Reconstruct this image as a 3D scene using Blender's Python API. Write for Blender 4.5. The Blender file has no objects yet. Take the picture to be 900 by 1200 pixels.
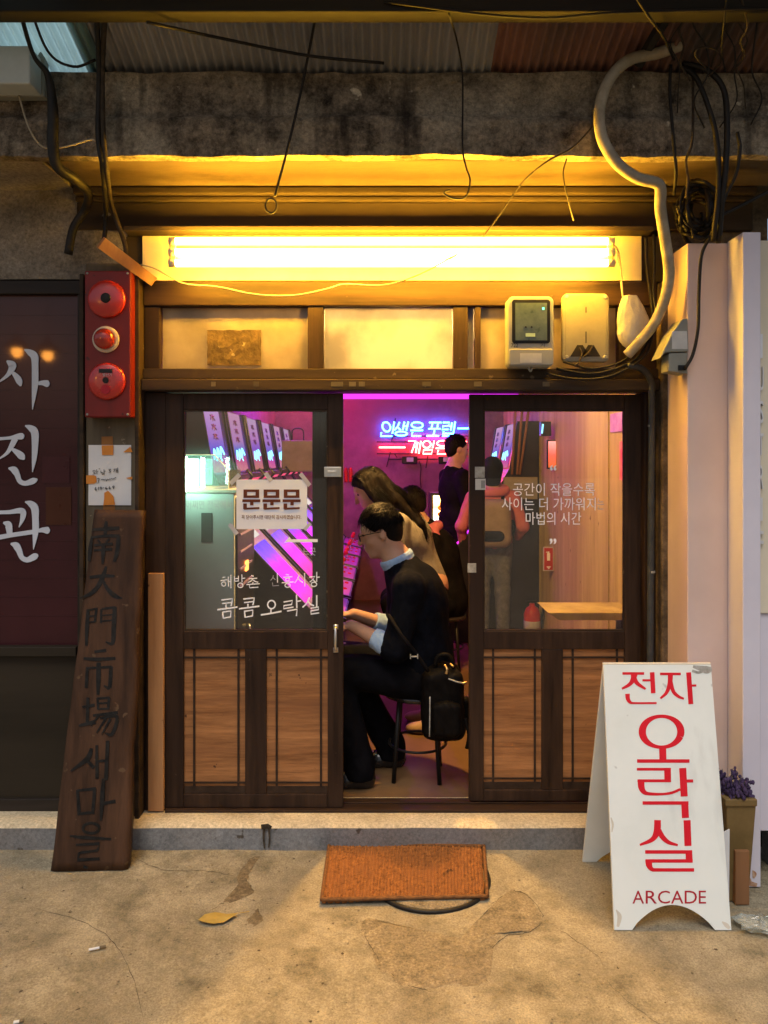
import bpy, bmesh, math, random
import numpy as np
from mathutils import Vector, Matrix, noise as mnoise

random.seed(7)
sc = bpy.context.scene
COL = sc.collection
R = math.radians

# ------------------------------------------------------------------ camera
CAM_Y, CAM_Z, FPX = -3.26, 1.65, 867.0      # door plane is y = 0; focal length in photo pixels (900 x 1200)
CX, CY = 450.0, 538.0                        # vanishing point of the depth direction
cd = bpy.data.cameras.new('camera'); cam = bpy.data.objects.new('camera', cd); COL.objects.link(cam)
cam.location = (0, CAM_Y, CAM_Z); cam.rotation_euler = (R(90), 0, 0)
cd.sensor_fit = 'VERTICAL'; cd.sensor_height = 36.0; cd.lens = 36.0 * FPX / 1200
cd.shift_y = -(600 - CY) / 1200.0
cd.clip_start = 0.05; cd.clip_end = 500
sc.camera = cam

# ------------------------------------------------------------------ sky and sun (overcast day, covered alley)
w = bpy.data.worlds.new('World'); sc.world = w; w.use_nodes = True
nt = w.node_tree; nt.nodes.clear()
sky = nt.nodes.new('ShaderNodeTexSky'); sky.sky_type = 'NISHITA'; sky.sun_disc = False
SUN_EL, SUN_AZ = 60.0, 190.0                 # azimuth measured from +Y, clockwise: behind the camera
sky.sun_elevation = R(SUN_EL); sky.sun_rotation = R(SUN_AZ)
sky.air_density = 1.0; sky.dust_density = 4.0; sky.ozone_density = 1.0
bg = nt.nodes.new('ShaderNodeBackground'); bg.inputs[1].default_value = 0.05
wo = nt.nodes.new('ShaderNodeOutputWorld')
nt.links.new(sky.outputs[0], bg.inputs[0]); nt.links.new(bg.outputs[0], wo.inputs[0])
sl = bpy.data.lights.new('sun', 'SUN'); sl.energy = 0.62; sl.angle = R(25); sl.color = (1.0, 0.98, 0.95)
so = bpy.data.objects.new('sun', sl); COL.objects.link(so)
dv = Vector((-math.sin(R(SUN_AZ)) * math.cos(R(SUN_EL)), -math.cos(R(SUN_AZ)) * math.cos(R(SUN_EL)), -math.sin(R(SUN_EL))))
so.rotation_euler = dv.to_track_quat('-Z', 'Y').to_euler(); so.location = (1, -6, 7)

sc.view_settings.view_transform = 'Standard'; sc.view_settings.look = 'None'
sc.view_settings.exposure = 1.0; sc.view_settings.gamma = 1.0
sc.render.engine = 'CYCLES'
try:
    sc.cycles.use_denoising = True; sc.cycles.denoiser = 'OPENIMAGEDENOISE'
except Exception: pass
sc.cycles.max_bounces = 5; sc.cycles.transparent_max_bounces = 12
sc.cycles.sample_clamp_indirect = 6.0; sc.cycles.caustics_reflective = False; sc.cycles.caustics_refractive = False

# ------------------------------------------------------------------ helpers
def P(px, py, Y):
    d = Y - CAM_Y
    return Vector(((px - CX) * d / FPX, Y, CAM_Z - (py - CY) * d / FPX))
def PX(px, Y): return (px - CX) * (Y - CAM_Y) / FPX
def PZ(py, Y): return CAM_Z - (py - CY) * (Y - CAM_Y) / FPX
class Plane:                                  # a real surface in the place; on(px, py) finds the point of it seen at a photo pixel
    def __init__(s, p, n): s.p = Vector(p); s.n = Vector(n).normalized()
    def on(s, px, py, off=0.0):
        o = Vector((0, CAM_Y, CAM_Z)); d = Vector(((px - CX) / FPX, 1, -(py - CY) / FPX))
        t = (s.p + s.n * off - o).dot(s.n) / d.dot(s.n)
        return o + d * t
def front(Y): return Plane((0, Y, 0), (0, -1, 0))

def tag(o, label=None, cat=None, group=None, kind=None):
    if label: o['label'] = label
    if cat: o['category'] = cat
    if group: o['group'] = group
    if kind: o['kind'] = kind
    return o
def thing(name, label, cat, loc=(0, 0, 0), group=None):
    o = bpy.data.objects.new(name, None); COL.objects.link(o); o.location = loc
    o.empty_display_size = 0.1
    return tag(o, label, cat, group)
def world_loc(o):
    v = Vector((0, 0, 0))
    while o: v += o.location; o = o.parent
    return v
def add_mesh(name, verts, faces, mat, parent=None, smooth=False, local=False, bevel=0.0, seg=2):
    if parent is not None and not local:
        b = world_loc(parent); verts = [(v[0] - b.x, v[1] - b.y, v[2] - b.z) for v in verts]
    me = bpy.data.meshes.new(name); me.from_pydata([tuple(v) for v in verts], [], faces); me.update()
    if smooth: me.polygons.foreach_set('use_smooth', [True] * len(me.polygons))
    o = bpy.data.objects.new(name, me); COL.objects.link(o)
    if mat is not None: me.materials.append(mat)
    if parent is not None: o.parent = parent
    if bevel > 0:
        m = o.modifiers.new('bevel', 'BEVEL'); m.width = bevel; m.segments = seg; m.limit_method = 'ANGLE'; m.angle_limit = R(40)
    return o
def copy_tree(o, parent=None):
    c = o.copy(); COL.objects.link(c)
    if parent is not None: c.parent = parent
    for ch in list(o.children): copy_tree(ch, c)
    return c
def crom(pts, n=6):
    pts = [np.array(p, float) for p in pts]
    if len(pts) < 3: 
        return [pts[0] + (pts[-1] - pts[0]) * i / n for i in range(n + 1)]
    q = [2 * pts[0] - pts[1]] + pts + [2 * pts[-1] - pts[-2]]; out = []
    for i in range(1, len(q) - 2):
        a, b, c, d = q[i - 1], q[i], q[i + 1], q[i + 2]
        for k in range(n):
            t = k / n
            out.append(0.5 * (2 * b + (c - a) * t + (2 * a - 5 * b + 4 * c - d) * t * t + (3 * b - a - 3 * c + d) * t ** 3))
    out.append(pts[-1]); return out

class MB:
    def __init__(s): s.v = []; s.f = []
    def add(s, vs, fs):
        b = len(s.v); s.v += [tuple(v) for v in vs]; s.f += [tuple(i + b for i in f) for f in fs]; return s
    def box(s, x0, x1, y0, y1, z0, z1):
        vs = [(x, y, z) for z in (z0, z1) for y in (y0, y1) for x in (x0, x1)]
        return s.add(vs, [(0, 2, 3, 1), (4, 5, 7, 6), (0, 1, 5, 4), (1, 3, 7, 5), (3, 2, 6, 7), (2, 0, 4, 6)])
    def hexa(s, b, t):                       # bottom ring and top ring of four points
        return s.add(list(b) + list(t), [(3, 2, 1, 0), (4, 5, 6, 7), (0, 1, 5, 4), (1, 2, 6, 5), (2, 3, 7, 6), (3, 0, 4, 7)])
    def tube(s, pts, r, n=8, sub=6, cap=True, rr=None):
        p = crom(pts, sub) if sub > 1 else [np.array(q, float) for q in pts]
        m = len(p); up = np.array((0.13, 0.37, 0.92)); vs = []; fs = []
        for i in range(m):
            t = p[min(i + 1, m - 1)] - p[max(i - 1, 0)]; t = t / (np.linalg.norm(t) + 1e-9)
            u = np.cross(t, up); u /= np.linalg.norm(u) + 1e-9; v = np.cross(t, u); up = -np.cross(t, u) * -1 if False else up
            ri = r if rr is None else np.interp(i / (m - 1), np.linspace(0, 1, len(rr)), rr)
            for k in range(n):
                a = 2 * math.pi * k / n; vs.append(p[i] + (u * math.cos(a) + v * math.sin(a)) * ri)
        for i in range(m - 1):
            for k in range(n):
                k2 = (k + 1) % n; fs.append((i * n + k, i * n + k2, (i + 1) * n + k2, (i + 1) * n + k))
        if cap: fs.append(tuple(range(n))[::-1]); fs.append(tuple((m - 1) * n + k for k in range(n)))
        return s.add(vs, fs)
    def lathe(s, c, axis, prof, n=24):       # prof: (radius, distance along axis)
        a = Vector(axis).normalized(); q = a.to_track_quat('Z', 'Y'); c = Vector(c); vs = []; fs = []
        for r, h in prof:
            for k in range(n):
                t = 2 * math.pi * k / n; vs.append(c + q @ Vector((r * math.cos(t), r * math.sin(t), h)))
        m = len(prof)
        for i in range(m - 1):
            for k in range(n):
                k2 = (k + 1) % n; fs.append((i * n + k, i * n + k2, (i + 1) * n + k2, (i + 1) * n + k))
        fs.append(tuple(range(n))[::-1]); fs.append(tuple((m - 1) * n + k for k in range(n)))
        return s.add(vs, fs)
    def prism(s, poly, ext):                 # poly: 3-D loop, ext: vector
        n = len(poly); e = Vector(ext); vs = [Vector(p) for p in poly] + [Vector(p) + e for p in poly]
        return s.add(vs, [tuple(range(n))[::-1], tuple(range(n, 2 * n))] + [(i, (i + 1) % n, n + (i + 1) % n, n + i) for i in range(n)])
    def sphere(s, c, r, n=12, m=8, sc=(1, 1, 1)):
        return s.add(*uvsphere(c, r, n, m, sc))
    def build(s, name, mat, parent=None, smooth=False, bevel=0.0, local=False, seg=2):
        return add_mesh(name, s.v, s.f, mat, parent, smooth, local, bevel, seg)
def uvsphere(c, r, n, m, sc=(1, 1, 1)):
    vs = [(c[0], c[1], c[2] + r * sc[2])]; fs = []
    for i in range(1, m):
        a = math.pi * i / m
        for k in range(n):
            b = 2 * math.pi * k / n
            vs.append((c[0] + r * sc[0] * math.sin(a) * math.cos(b), c[1] + r * sc[1] * math.sin(a) * math.sin(b), c[2] + r * sc[2] * math.cos(a)))
    vs.append((c[0], c[1], c[2] - r * sc[2])); L = len(vs) - 1
    for k in range(n):
        k2 = (k + 1) % n; fs.append((0, 1 + k, 1 + k2)); fs.append((L, 1 + (m - 2) * n + k2, 1 + (m - 2) * n + k))
        for i in range(m - 2): fs.append((1 + i * n + k, 1 + (i + 1) * n + k, 1 + (i + 1) * n + k2, 1 + i * n + k2))
    return vs, fs
def grid(nx, ny, fn):
    vs = [fn(i / nx, j / ny) for j in range(ny + 1) for i in range(nx + 1)]; W = nx + 1
    return vs, [(j * W + i, j * W + i + 1, (j + 1) * W + i + 1, (j + 1) * W + i) for j in range(ny) for i in range(nx)]
def nz(x, y, z=0.0): return mnoise.noise((x, y, z))

# lettering as brush strokes: lists of (px, py, width) in photo pixels, laid on a real plane
def ribbon(pts, w, sub=5, smooth=True, round_end=True):
    p3 = [(p[0], p[1], p[2] if len(p) > 2 else w) for p in pts]
    c = crom(p3, sub) if smooth else [np.array(q, float) for q in p3]
    L = []; Rr = []; m = len(c)
    for i in range(m):
        t = c[min(i + 1, m - 1)][:2] - c[max(i - 1, 0)][:2]; t = t / (np.linalg.norm(t) + 1e-9); nrm = np.array((-t[1], t[0]))
        h = max(c[i][2], 0.05) / 2; L.append(c[i][:2] + nrm * h); Rr.append(c[i][:2] - nrm * h)
    return L, Rr
def strokes(name, items, plane, mat, parent, sc_=1.0, off=(0, 0), thick=0.001, base=0.001, closed=(), smooth=True):
    mb = MB()
    for k, it in enumerate(items):
        L, Rr = ribbon(it['p'], it.get('w', 6), it.get('sub', 5), it.get('s', smooth))
        z0 = base; z1 = base + thick + 0.00012 * k; m = len(L)
        f = lambda q, z: plane.on(q[0] / sc_ + off[0], q[1] / sc_ + off[1]) + plane.n * z
        vs = [f(q, z1) for q in L] + [f(q, z1) for q in Rr] + [f(q, z0) for q in L] + [f(q, z0) for q in Rr]
        fs = []
        for i in range(m - 1):
            fs += [(i, i + 1, m + i + 1, m + i), (2 * m + i, i, i + 1, 2 * m + i + 1)[::-1], (m + i, m + i + 1, 3 * m + i + 1, 3 * m + i)]
        fs += [(0, m, 3 * m, 2 * m), (m - 1, 2 * m - 1, 4 * m - 1, 3 * m - 1)[::-1]]
        mb.add(vs, fs)
    return mb.build(name, mat, parent)
def S(*p, w=6, s=True): return {'p': list(p), 'w': w, 's': s}
def ring(cx, cy, rx, ry, w, w2=None, n=22, slant=0.0):
    w2 = w if w2 is None else w2; pts = []
    for i in range(n + 1):
        a = 2 * math.pi * i / n + 0.3
        pts.append((cx + rx * math.cos(a) - slant * ry * math.sin(a), cy + ry * math.sin(a), w * math.cos(a) ** 2 + w2 * math.sin(a) ** 2))
    return {'p': pts, 'w': w, 's': False}

_glyph_cache = {}
def glyphs(s, bold=0.0, spacing=1.0, shear=0.0):
    key = (s, bold, spacing, shear)
    if key in _glyph_cache: return _glyph_cache[key]
    c = bpy.data.curves.new('txt', 'FONT'); c.body = s; c.offset = bold; c.space_character = spacing; c.shear = shear; c.resolution_u = 3
    o = bpy.data.objects.new('txt', c); COL.objects.link(o)
    dg = bpy.context.evaluated_depsgraph_get(); me = bpy.data.meshes.new_from_object(o.evaluated_get(dg))
    vs = [tuple(v.co) for v in me.vertices]; fs = [tuple(p.vertices) for p in me.polygons]
    bpy.data.objects.remove(o); bpy.data.curves.remove(c); bpy.data.meshes.remove(me)
    _glyph_cache[key] = (vs, fs); return vs, fs
def text_px(name, s, rect, plane, mat, parent, bold=0.0, off=0.0012, spacing=1.0, shear=0.0):
    vs, fs = glyphs(s, bold, spacing, shear)
    x0 = min(v[0] for v in vs); x1 = max(v[0] for v in vs); y0 = min(v[1] for v in vs); y1 = max(v[1] for v in vs)
    a, b, c, d = rect
    out = [plane.on(a + (v[0] - x0) / (x1 - x0) * (c - a), d - (v[1] - y0) / (y1 - y0) * (d - b)) + plane.n * off for v in vs]
    return add_mesh(name, out, fs, mat, parent)

# ------------------------------------------------------------------ materials
def lin(c):                                   # sRGB 0..255 -> linear
    return tuple(((v / 255) / 12.92 if v / 255 <= 0.04045 else ((v / 255 + 0.055) / 1.055) ** 2.4) for v in c)
_m = {}
def mat(name, c1, c2=None, scale=6.0, rough=0.75, bump=0.0, stretch=(1, 1, 1), metal=0.0, c3=None, big=0.7, lo=0.35, hi=0.65,
        detail=8.0, spec=0.22, coat=0.0, speck=None, bscale=None, bdist=0.01, rvar=0.12, streak=None, nrough=0.62, grain=None):
    m = bpy.data.materials.new(name); m.use_nodes = True; n = m.node_tree.nodes; l = m.node_tree.links; b = n['Principled BSDF']
    b.inputs['Roughness'].default_value = rough; b.inputs['Metallic'].default_value = metal
    b.inputs['Specular IOR Level'].default_value = spec; b.inputs['Coat Weight'].default_value = coat
    if c2 is None: c2 = tuple(v * 0.8 for v in c1)
    tc = n.new('ShaderNodeTexCoord'); mp = n.new('ShaderNodeMapping'); mp.inputs['Scale'].default_value = stretch
    l.new(tc.outputs['Object'], mp.inputs['Vector'])
    a = n.new('ShaderNodeTexNoise'); a.inputs['Scale'].default_value = scale; a.inputs['Detail'].default_value = detail; a.inputs['Roughness'].default_value = nrough
    l.new(mp.outputs[0], a.inputs['Vector'])
    rp = n.new('ShaderNodeValToRGB'); rp.color_ramp.elements[0].position = lo; rp.color_ramp.elements[1].position = hi
    rp.color_ramp.elements[0].color = (*c1, 1); rp.color_ramp.elements[1].color = (*c2, 1); l.new(a.outputs['Fac'], rp.inputs[0])
    col = rp.outputs[0]
    def mixc(fac, src, color, mode='MIX'):
        x = n.new('ShaderNodeMix'); x.data_type = 'RGBA'; x.blend_type = mode
        l.new(fac, x.inputs[0]); l.new(src, x.inputs[6]); x.inputs[7].default_value = (*color, 1); return x.outputs[2]
    if c3 is not None:
        g = n.new('ShaderNodeTexNoise'); g.inputs['Scale'].default_value = scale * big * 0.35; g.inputs['Detail'].default_value = 6; g.inputs['Roughness'].default_value = 0.6
        l.new(mp.outputs[0], g.inputs['Vector'])
        r2 = n.new('ShaderNodeValToRGB'); r2.color_ramp.elements[0].position = 0.45; r2.color_ramp.elements[1].position = 0.66; l.new(g.outputs['Fac'], r2.inputs[0])
        col = mixc(r2.outputs[0], col, c3)
    if speck is not None:
        v = n.new('ShaderNodeTexNoise'); v.inputs['Scale'].default_value = speck[1]; v.inputs['Detail'].default_value = 3
        l.new(tc.outputs['Object'], v.inputs['Vector'])
        r3 = n.new('ShaderNodeValToRGB'); r3.color_ramp.elements[0].position = speck[2]; r3.color_ramp.elements[1].position = speck[2] + 0.04; l.new(v.outputs['Fac'], r3.inputs[0])
        col = mixc(r3.outputs[0], col, speck[0])
    if streak is not None:                    # runs of dirt down a face
        mp2 = n.new('ShaderNodeMapping'); mp2.inputs['Scale'].default_value = (1, 1, 0.12); l.new(tc.outputs['Object'], mp2.inputs['Vector'])
        v = n.new('ShaderNodeTexNoise'); v.inputs['Scale'].default_value = streak[1]; v.inputs['Detail'].default_value = 6; l.new(mp2.outputs[0], v.inputs['Vector'])
        r3 = n.new('ShaderNodeValToRGB'); r3.color_ramp.elements[0].position = streak[2]; r3.color_ramp.elements[1].position = streak[2] + 0.15; l.new(v.outputs['Fac'], r3.inputs[0])
        col = mixc(r3.outputs[0], col, streak[0])
    if grain is not None:                     # sand and grit in the surface
        gn = n.new('ShaderNodeTexNoise'); gn.inputs['Scale'].default_value = grain[0]; gn.inputs['Detail'].default_value = 5; gn.inputs['Roughness'].default_value = 0.8; l.new(tc.outputs['Object'], gn.inputs['Vector'])
        r4 = n.new('ShaderNodeMapRange'); r4.inputs[1].default_value = 0.32; r4.inputs[2].default_value = 0.68; r4.inputs[3].default_value = 1 - grain[1]; r4.inputs[4].default_value = 1 + grain[1]; l.new(gn.outputs['Fac'], r4.inputs[0])
        x = n.new('ShaderNodeVectorMath'); x.operation = 'SCALE'; l.new(col, x.inputs[0]); l.new(r4.outputs[0], x.inputs['Scale']); col = x.outputs[0]
    l.new(col, b.inputs['Base Color'])
    mr = n.new('ShaderNodeMapRange'); mr.inputs[3].default_value = max(0.02, rough - rvar); mr.inputs[4].default_value = min(1, rough + rvar)
    l.new(a.outputs['Fac'], mr.inputs[0]); l.new(mr.outputs[0], b.inputs['Roughness'])
    if bump > 0:
        src = a.outputs['Fac']
        if bscale:
            c = n.new('ShaderNodeTexNoise'); c.inputs['Scale'].default_value = bscale; c.inputs['Detail'].default_value = 6; c.inputs['Roughness'].default_value = 0.65
            l.new(mp.outputs[0], c.inputs['Vector']); src = c.outputs['Fac']
        bp = n.new('ShaderNodeBump'); bp.inputs['Strength'].default_value = bump; bp.inputs['Distance'].default_value = bdist
        l.new(src, bp.inputs['Height']); l.new(bp.outputs[0], b.inputs['Normal'])
    _m[name] = m; return m
def emis(name, color, strength, ramp=None, axis=2):
    m = bpy.data.materials.new(name); m.use_nodes = True; n = m.node_tree.nodes; l = m.node_tree.links; n.clear()
    e = n.new('ShaderNodeEmission'); e.inputs[0].default_value = (*color, 1); e.inputs[1].default_value = strength
    o = n.new('ShaderNodeOutputMaterial'); l.new(e.outputs[0], o.inputs[0])
    if ramp:
        tc = n.new('ShaderNodeTexCoord'); sp = n.new('ShaderNodeSeparateXYZ'); l.new(tc.outputs['Generated'], sp.inputs[0])
        rp = n.new('ShaderNodeValToRGB'); el = rp.color_ramp.elements
        while len(el) < len(ramp): el.new(0.5)
        for i, (p, c) in enumerate(ramp): el[i].position = p; el[i].color = (*c, 1)
        nzt = n.new('ShaderNodeTexNoise'); nzt.inputs['Scale'].default_value = 5; nzt.inputs['Detail'].default_value = 4; l.new(tc.outputs['Generated'], nzt.inputs['Vector'])
        ad = n.new('ShaderNodeMath'); ad.operation = 'MULTIPLY_ADD'; ad.inputs[1].default_value = 0.25; l.new(nzt.outputs['Fac'], ad.inputs[0])
        l.new(sp.outputs[axis], ad.inputs[2]); sb = n.new('ShaderNodeMath'); sb.operation = 'SUBTRACT'; sb.inputs[1].default_value = 0.125; l.new(ad.outputs[0], sb.inputs[0])
        l.new(sb.outputs[0], rp.inputs[0]); l.new(rp.outputs[0], e.inputs[0])
    _m[name] = m; return m
def glass(name, tint=(1, 1, 1), dirt=0.03, dirt_col=(0.5, 0.48, 0.42), rough=0.02, gain=1.0):
    m = bpy.data.materials.new(name); m.use_nodes = True; n = m.node_tree.nodes; l = m.node_tree.links; n.clear()
    tr = n.new('ShaderNodeBsdfTransparent'); tr.inputs[0].default_value = (*tint, 1)
    gl = n.new('ShaderNodeBsdfGlossy'); gl.inputs['Roughness'].default_value = rough
    fr = n.new('ShaderNodeFresnel'); fr.inputs[0].default_value = 1.5
    mg = n.new('ShaderNodeMath'); mg.operation = 'MULTIPLY'; mg.inputs[1].default_value = gain; l.new(fr.outputs[0], mg.inputs[0])
    m1 = n.new('ShaderNodeMixShader'); l.new(mg.outputs[0], m1.inputs[0]); l.new(tr.outputs[0], m1.inputs[1]); l.new(gl.outputs[0], m1.inputs[2])
    df = n.new('ShaderNodeBsdfDiffuse'); df.inputs[0].default_value = (*dirt_col, 1)
    tc = n.new('ShaderNodeTexCoord'); ns = n.new('ShaderNodeTexNoise'); ns.inputs['Scale'].default_value = 4; ns.inputs['Detail'].default_value = 8; l.new(tc.outputs['Object'], ns.inputs['Vector'])
    mr = n.new('ShaderNodeMapRange'); mr.inputs[1].default_value = 0.3; mr.inputs[2].default_value = 0.75; mr.inputs[3].default_value = dirt * 0.3; mr.inputs[4].default_value = dirt * 1.7; l.new(ns.outputs['Fac'], mr.inputs[0])
    m2 = n.new('ShaderNodeMixShader'); l.new(mr.outputs[0], m2.inputs[0]); l.new(m1.outputs[0], m2.inputs[1]); l.new(df.outputs[0], m2.inputs[2])
    o = n.new('ShaderNodeOutputMaterial'); l.new(m2.outputs[0], o.inputs[0]); _m[name] = m; return m
def translucent(name, col, trans, rough=0.5, mixf=0.6, scale=5, var=0.75):
    m = bpy.data.materials.new(name); m.use_nodes = True; n = m.node_tree.nodes; l = m.node_tree.links; n.clear()
    tc = n.new('ShaderNodeTexCoord'); ns = n.new('ShaderNodeTexNoise'); ns.inputs['Scale'].default_value = scale; ns.inputs['Detail'].default_value = 7; l.new(tc.outputs['Object'], ns.inputs['Vector'])
    def rc(c):
        rp = n.new('ShaderNodeValToRGB'); rp.color_ramp.elements[0].position = 0.35; rp.color_ramp.elements[1].position = 0.6
        rp.color_ramp.elements[0].color = (*[v * var for v in c], 1); rp.color_ramp.elements[1].color = (*c, 1); l.new(ns.outputs['Fac'], rp.inputs[0]); return rp.outputs[0]
    d = n.new('ShaderNodeBsdfDiffuse'); l.new(rc(col), d.inputs[0]); t = n.new('ShaderNodeBsdfTranslucent'); l.new(rc(trans), t.inputs[0])
    m1 = n.new('ShaderNodeMixShader'); m1.inputs[0].default_value = mixf; l.new(d.outputs[0], m1.inputs[1]); l.new(t.outputs[0], m1.inputs[2])
    g = n.new('ShaderNodeBsdfGlossy'); g.inputs['Roughness'].default_value = rough; m2 = n.new('ShaderNodeMixShader'); m2.inputs[0].default_value = 0.05
    l.new(m1.outputs[0], m2.inputs[1]); l.new(g.outputs[0], m2.inputs[2])
    o = n.new('ShaderNodeOutputMaterial'); l.new(m2.outputs[0], o.inputs[0]); _m[name] = m; return m

V_ = (1, 1, 0.09); H_ = (0.09, 1, 1)          # grain upright / lying
M = {}
M['ground'] = mat('ground_concrete', (0.125, 0.105, 0.066), (0.39, 0.335, 0.225), 5, 0.9, 0.9, c3=(0.24, 0.205, 0.14), speck=((0.07, 0.05, 0.03), 44, 0.70), bscale=34, bdist=0.008, big=0.9, detail=14, nrough=0.74, grain=(150, 0.4))
M['patch'] = mat('patch_cement', (0.12, 0.095, 0.058), (0.36, 0.295, 0.185), 12, 0.92, 1.0, bscale=50, bdist=0.012, detail=14, nrough=0.75, c3=(0.21, 0.17, 0.11), grain=(110, 0.5))
M['stain'] = mat('stain_damp', (0.09, 0.066, 0.038), (0.22, 0.17, 0.10), 14, 0.75, detail=12, nrough=0.7, grain=(80, 0.5))
M['step_face'] = mat('step_paint_blue_grey', (0.14, 0.14, 0.14), (0.25, 0.25, 0.245), 6, 0.75, 0.3, c3=(0.16, 0.14, 0.12), bscale=25, bdist=0.004, grain=(80, 0.35), speck=((0.08, 0.065, 0.05), 14, 0.68))
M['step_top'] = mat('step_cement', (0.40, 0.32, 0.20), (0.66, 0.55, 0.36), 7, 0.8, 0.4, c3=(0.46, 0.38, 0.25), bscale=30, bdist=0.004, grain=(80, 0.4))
M['wood_dark'] = mat('wood_dark_stain_upright', (0.016, 0.0078, 0.0045), (0.052, 0.027, 0.015), 22, 0.58, 0.25, V_, c3=(0.022, 0.011, 0.007), speck=((0.07, 0.04, 0.022), 40, 0.72), bdist=0.004, spec=0.2)
M['wood_dark_h'] = mat('wood_dark_stain_lying', (0.016, 0.0078, 0.0045), (0.052, 0.027, 0.015), 22, 0.58, 0.25, H_, c3=(0.022, 0.011, 0.007), speck=((0.07, 0.04, 0.022), 40, 0.72), bdist=0.004, spec=0.2)
M['rail_old'] = mat('rail_old_wood', (0.015, 0.009, 0.005), (0.055, 0.034, 0.018), 16, 0.65, 0.5, H_, c3=(0.05, 0.03, 0.018), speck=((0.13, 0.095, 0.055), 18, 0.67), bdist=0.006)
M['panel'] = mat('wood_panel_cedar', (0.18, 0.076, 0.027), (0.47, 0.215, 0.080), 20, 0.62, 0.5, (0.10, 1, 1.3), c3=(0.20, 0.085, 0.034), speck=((0.07, 0.03, 0.014), 34, 0.71), bdist=0.005, detail=13, nrough=0.72)
M['inlay'] = mat('inlay_dark_wood', (0.02, 0.011, 0.007), (0.045, 0.026, 0.016), 20, 0.6)
M['batten'] = mat('batten_pine', (0.32, 0.15, 0.06), (0.48, 0.25, 0.11), 12, 0.65, 0.3, V_, speck=((0.08, 0.04, 0.02), 14, 0.72), bdist=0.004)
M['sign_wood'] = mat('sign_wood_weathered', (0.026, 0.012, 0.006), (0.088, 0.042, 0.021), 13, 0.62, 0.7, V_, c3=(0.035, 0.016, 0.009), speck=((0.10, 0.058, 0.03), 22, 0.68), bdist=0.006)
M['ink'] = mat('carved_ink', (0.006, 0.006, 0.006), (0.016, 0.015, 0.014), 30, 0.45, 0.3)
M['conc_dark'] = mat('concrete_sooty', (0.014, 0.011, 0.008), (0.26, 0.21, 0.155), 8, 0.9, 1.0, detail=14, nrough=0.76, lo=0.36, hi=0.62, c3=(0.32, 0.275, 0.205), speck=((0.5, 0.44, 0.34), 13, 0.69), bscale=16, bdist=0.02, big=1.4, streak=((0.016, 0.012, 0.010), 9, 0.58), grain=(60, 0.5))
M['soffit'] = mat('soffit_plaster', (0.06, 0.041, 0.022), (0.145, 0.105, 0.06), 5, 0.85, 0.5, (0.4, 1, 1), c3=(0.08, 0.055, 0.032), detail=12, nrough=0.7, bscale=20, bdist=0.006)
M['fascia'] = mat('fascia_board', (0.022, 0.015, 0.009), (0.062, 0.042, 0.025), 6, 0.85, 0.5, (0.2, 1, 1), c3=(0.05, 0.035, 0.022), bdist=0.008)
M['conc_left'] = mat('concrete_peeled', (0.13, 0.11, 0.085), (0.30, 0.26, 0.20), 5, 0.9, 0.7, c3=(0.16, 0.14, 0.11), speck=((0.3, 0.27, 0.22), 7, 0.69), bscale=20, bdist=0.012, grain=(70, 0.45))
M['post'] = mat('post_plaster', (0.075, 0.06, 0.04), (0.15, 0.12, 0.08), 7, 0.85, 0.5, V_, speck=((0.24, 0.2, 0.14), 26, 0.7), bdist=0.006)
M['post_r'] = mat('post_brown_cement', (0.06, 0.042, 0.025), (0.17, 0.12, 0.072), 9, 0.9, 0.8, grain=(60, 0.4), speck=((0.30, 0.25, 0.17), 20, 0.72), bdist=0.008)
M['maroon'] = mat('maroon_film', (0.034, 0.008, 0.010), (0.048, 0.011, 0.014), 3, 0.3, 0.0, spec=0.2, coat=0.25, rvar=0.04)
M['maroon'].node_tree.nodes['Principled BSDF'].inputs['Coat Roughness'].default_value = 0.045
M['letter_grey'] = mat('letter_pale_blue', (0.52, 0.56, 0.62), (0.6, 0.64, 0.7), 9, 0.5)
M['low_panel'] = mat('panel_brown_green', (0.016, 0.012, 0.007), (0.034, 0.025, 0.015), 4, 0.6, 0.1, H_)
M['frame_old'] = mat('frame_old', (0.012, 0.009, 0.007), (0.03, 0.022, 0.016), 12, 0.55, 0.2, H_)
M['red'] = mat('alarm_red', (0.13, 0.006, 0.005), (0.20, 0.010, 0.008), 5, 0.5, 0.08, spec=0.35, c3=(0.15, 0.012, 0.009), speck=((0.06, 0.008, 0.006), 22, 0.68), streak=((0.09, 0.008, 0.006), 8, 0.6))
M['red_hi'] = mat('alarm_red_gloss', (0.40, 0.014, 0.009), (0.50, 0.022, 0.012), 6, 0.3, 0.0, spec=0.6, coat=0.3)
M['red_lens'] = mat('alarm_lens', (0.35, 0.03, 0.012), (0.30, 0.02, 0.01), 6, 0.12, 0.0, coat=0.8)
M['cream_plastic'] = mat('ring_cream', (0.55, 0.46, 0.36), (0.6, 0.5, 0.4), 6, 0.4)
M['black'] = mat('black_plastic', (0.008, 0.008, 0.008), (0.014, 0.013, 0.012), 10, 0.45)
M['cable'] = mat('cable_rubber', (0.008, 0.007, 0.006), (0.02, 0.017, 0.014), 20, 0.5, 0.15)
M['wire_old'] = mat('wire_dusty', (0.02, 0.015, 0.01), (0.06, 0.045, 0.03), 30, 0.7, 0.2)
M['wire_pale'] = mat('wire_pale', (0.3, 0.25, 0.17), (0.42, 0.36, 0.26), 20, 0.6)
M['hose'] = mat('hose_wrap', (0.26, 0.225, 0.16), (0.42, 0.37, 0.28), 18, 0.7, 0.5, c3=(0.22, 0.19, 0.14), bdist=0.004)
M['paper'] = mat('paper', (0.62, 0.62, 0.62), (0.7, 0.7, 0.69), 6, 0.8, 0.25, bscale=9, bdist=0.01)
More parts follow.
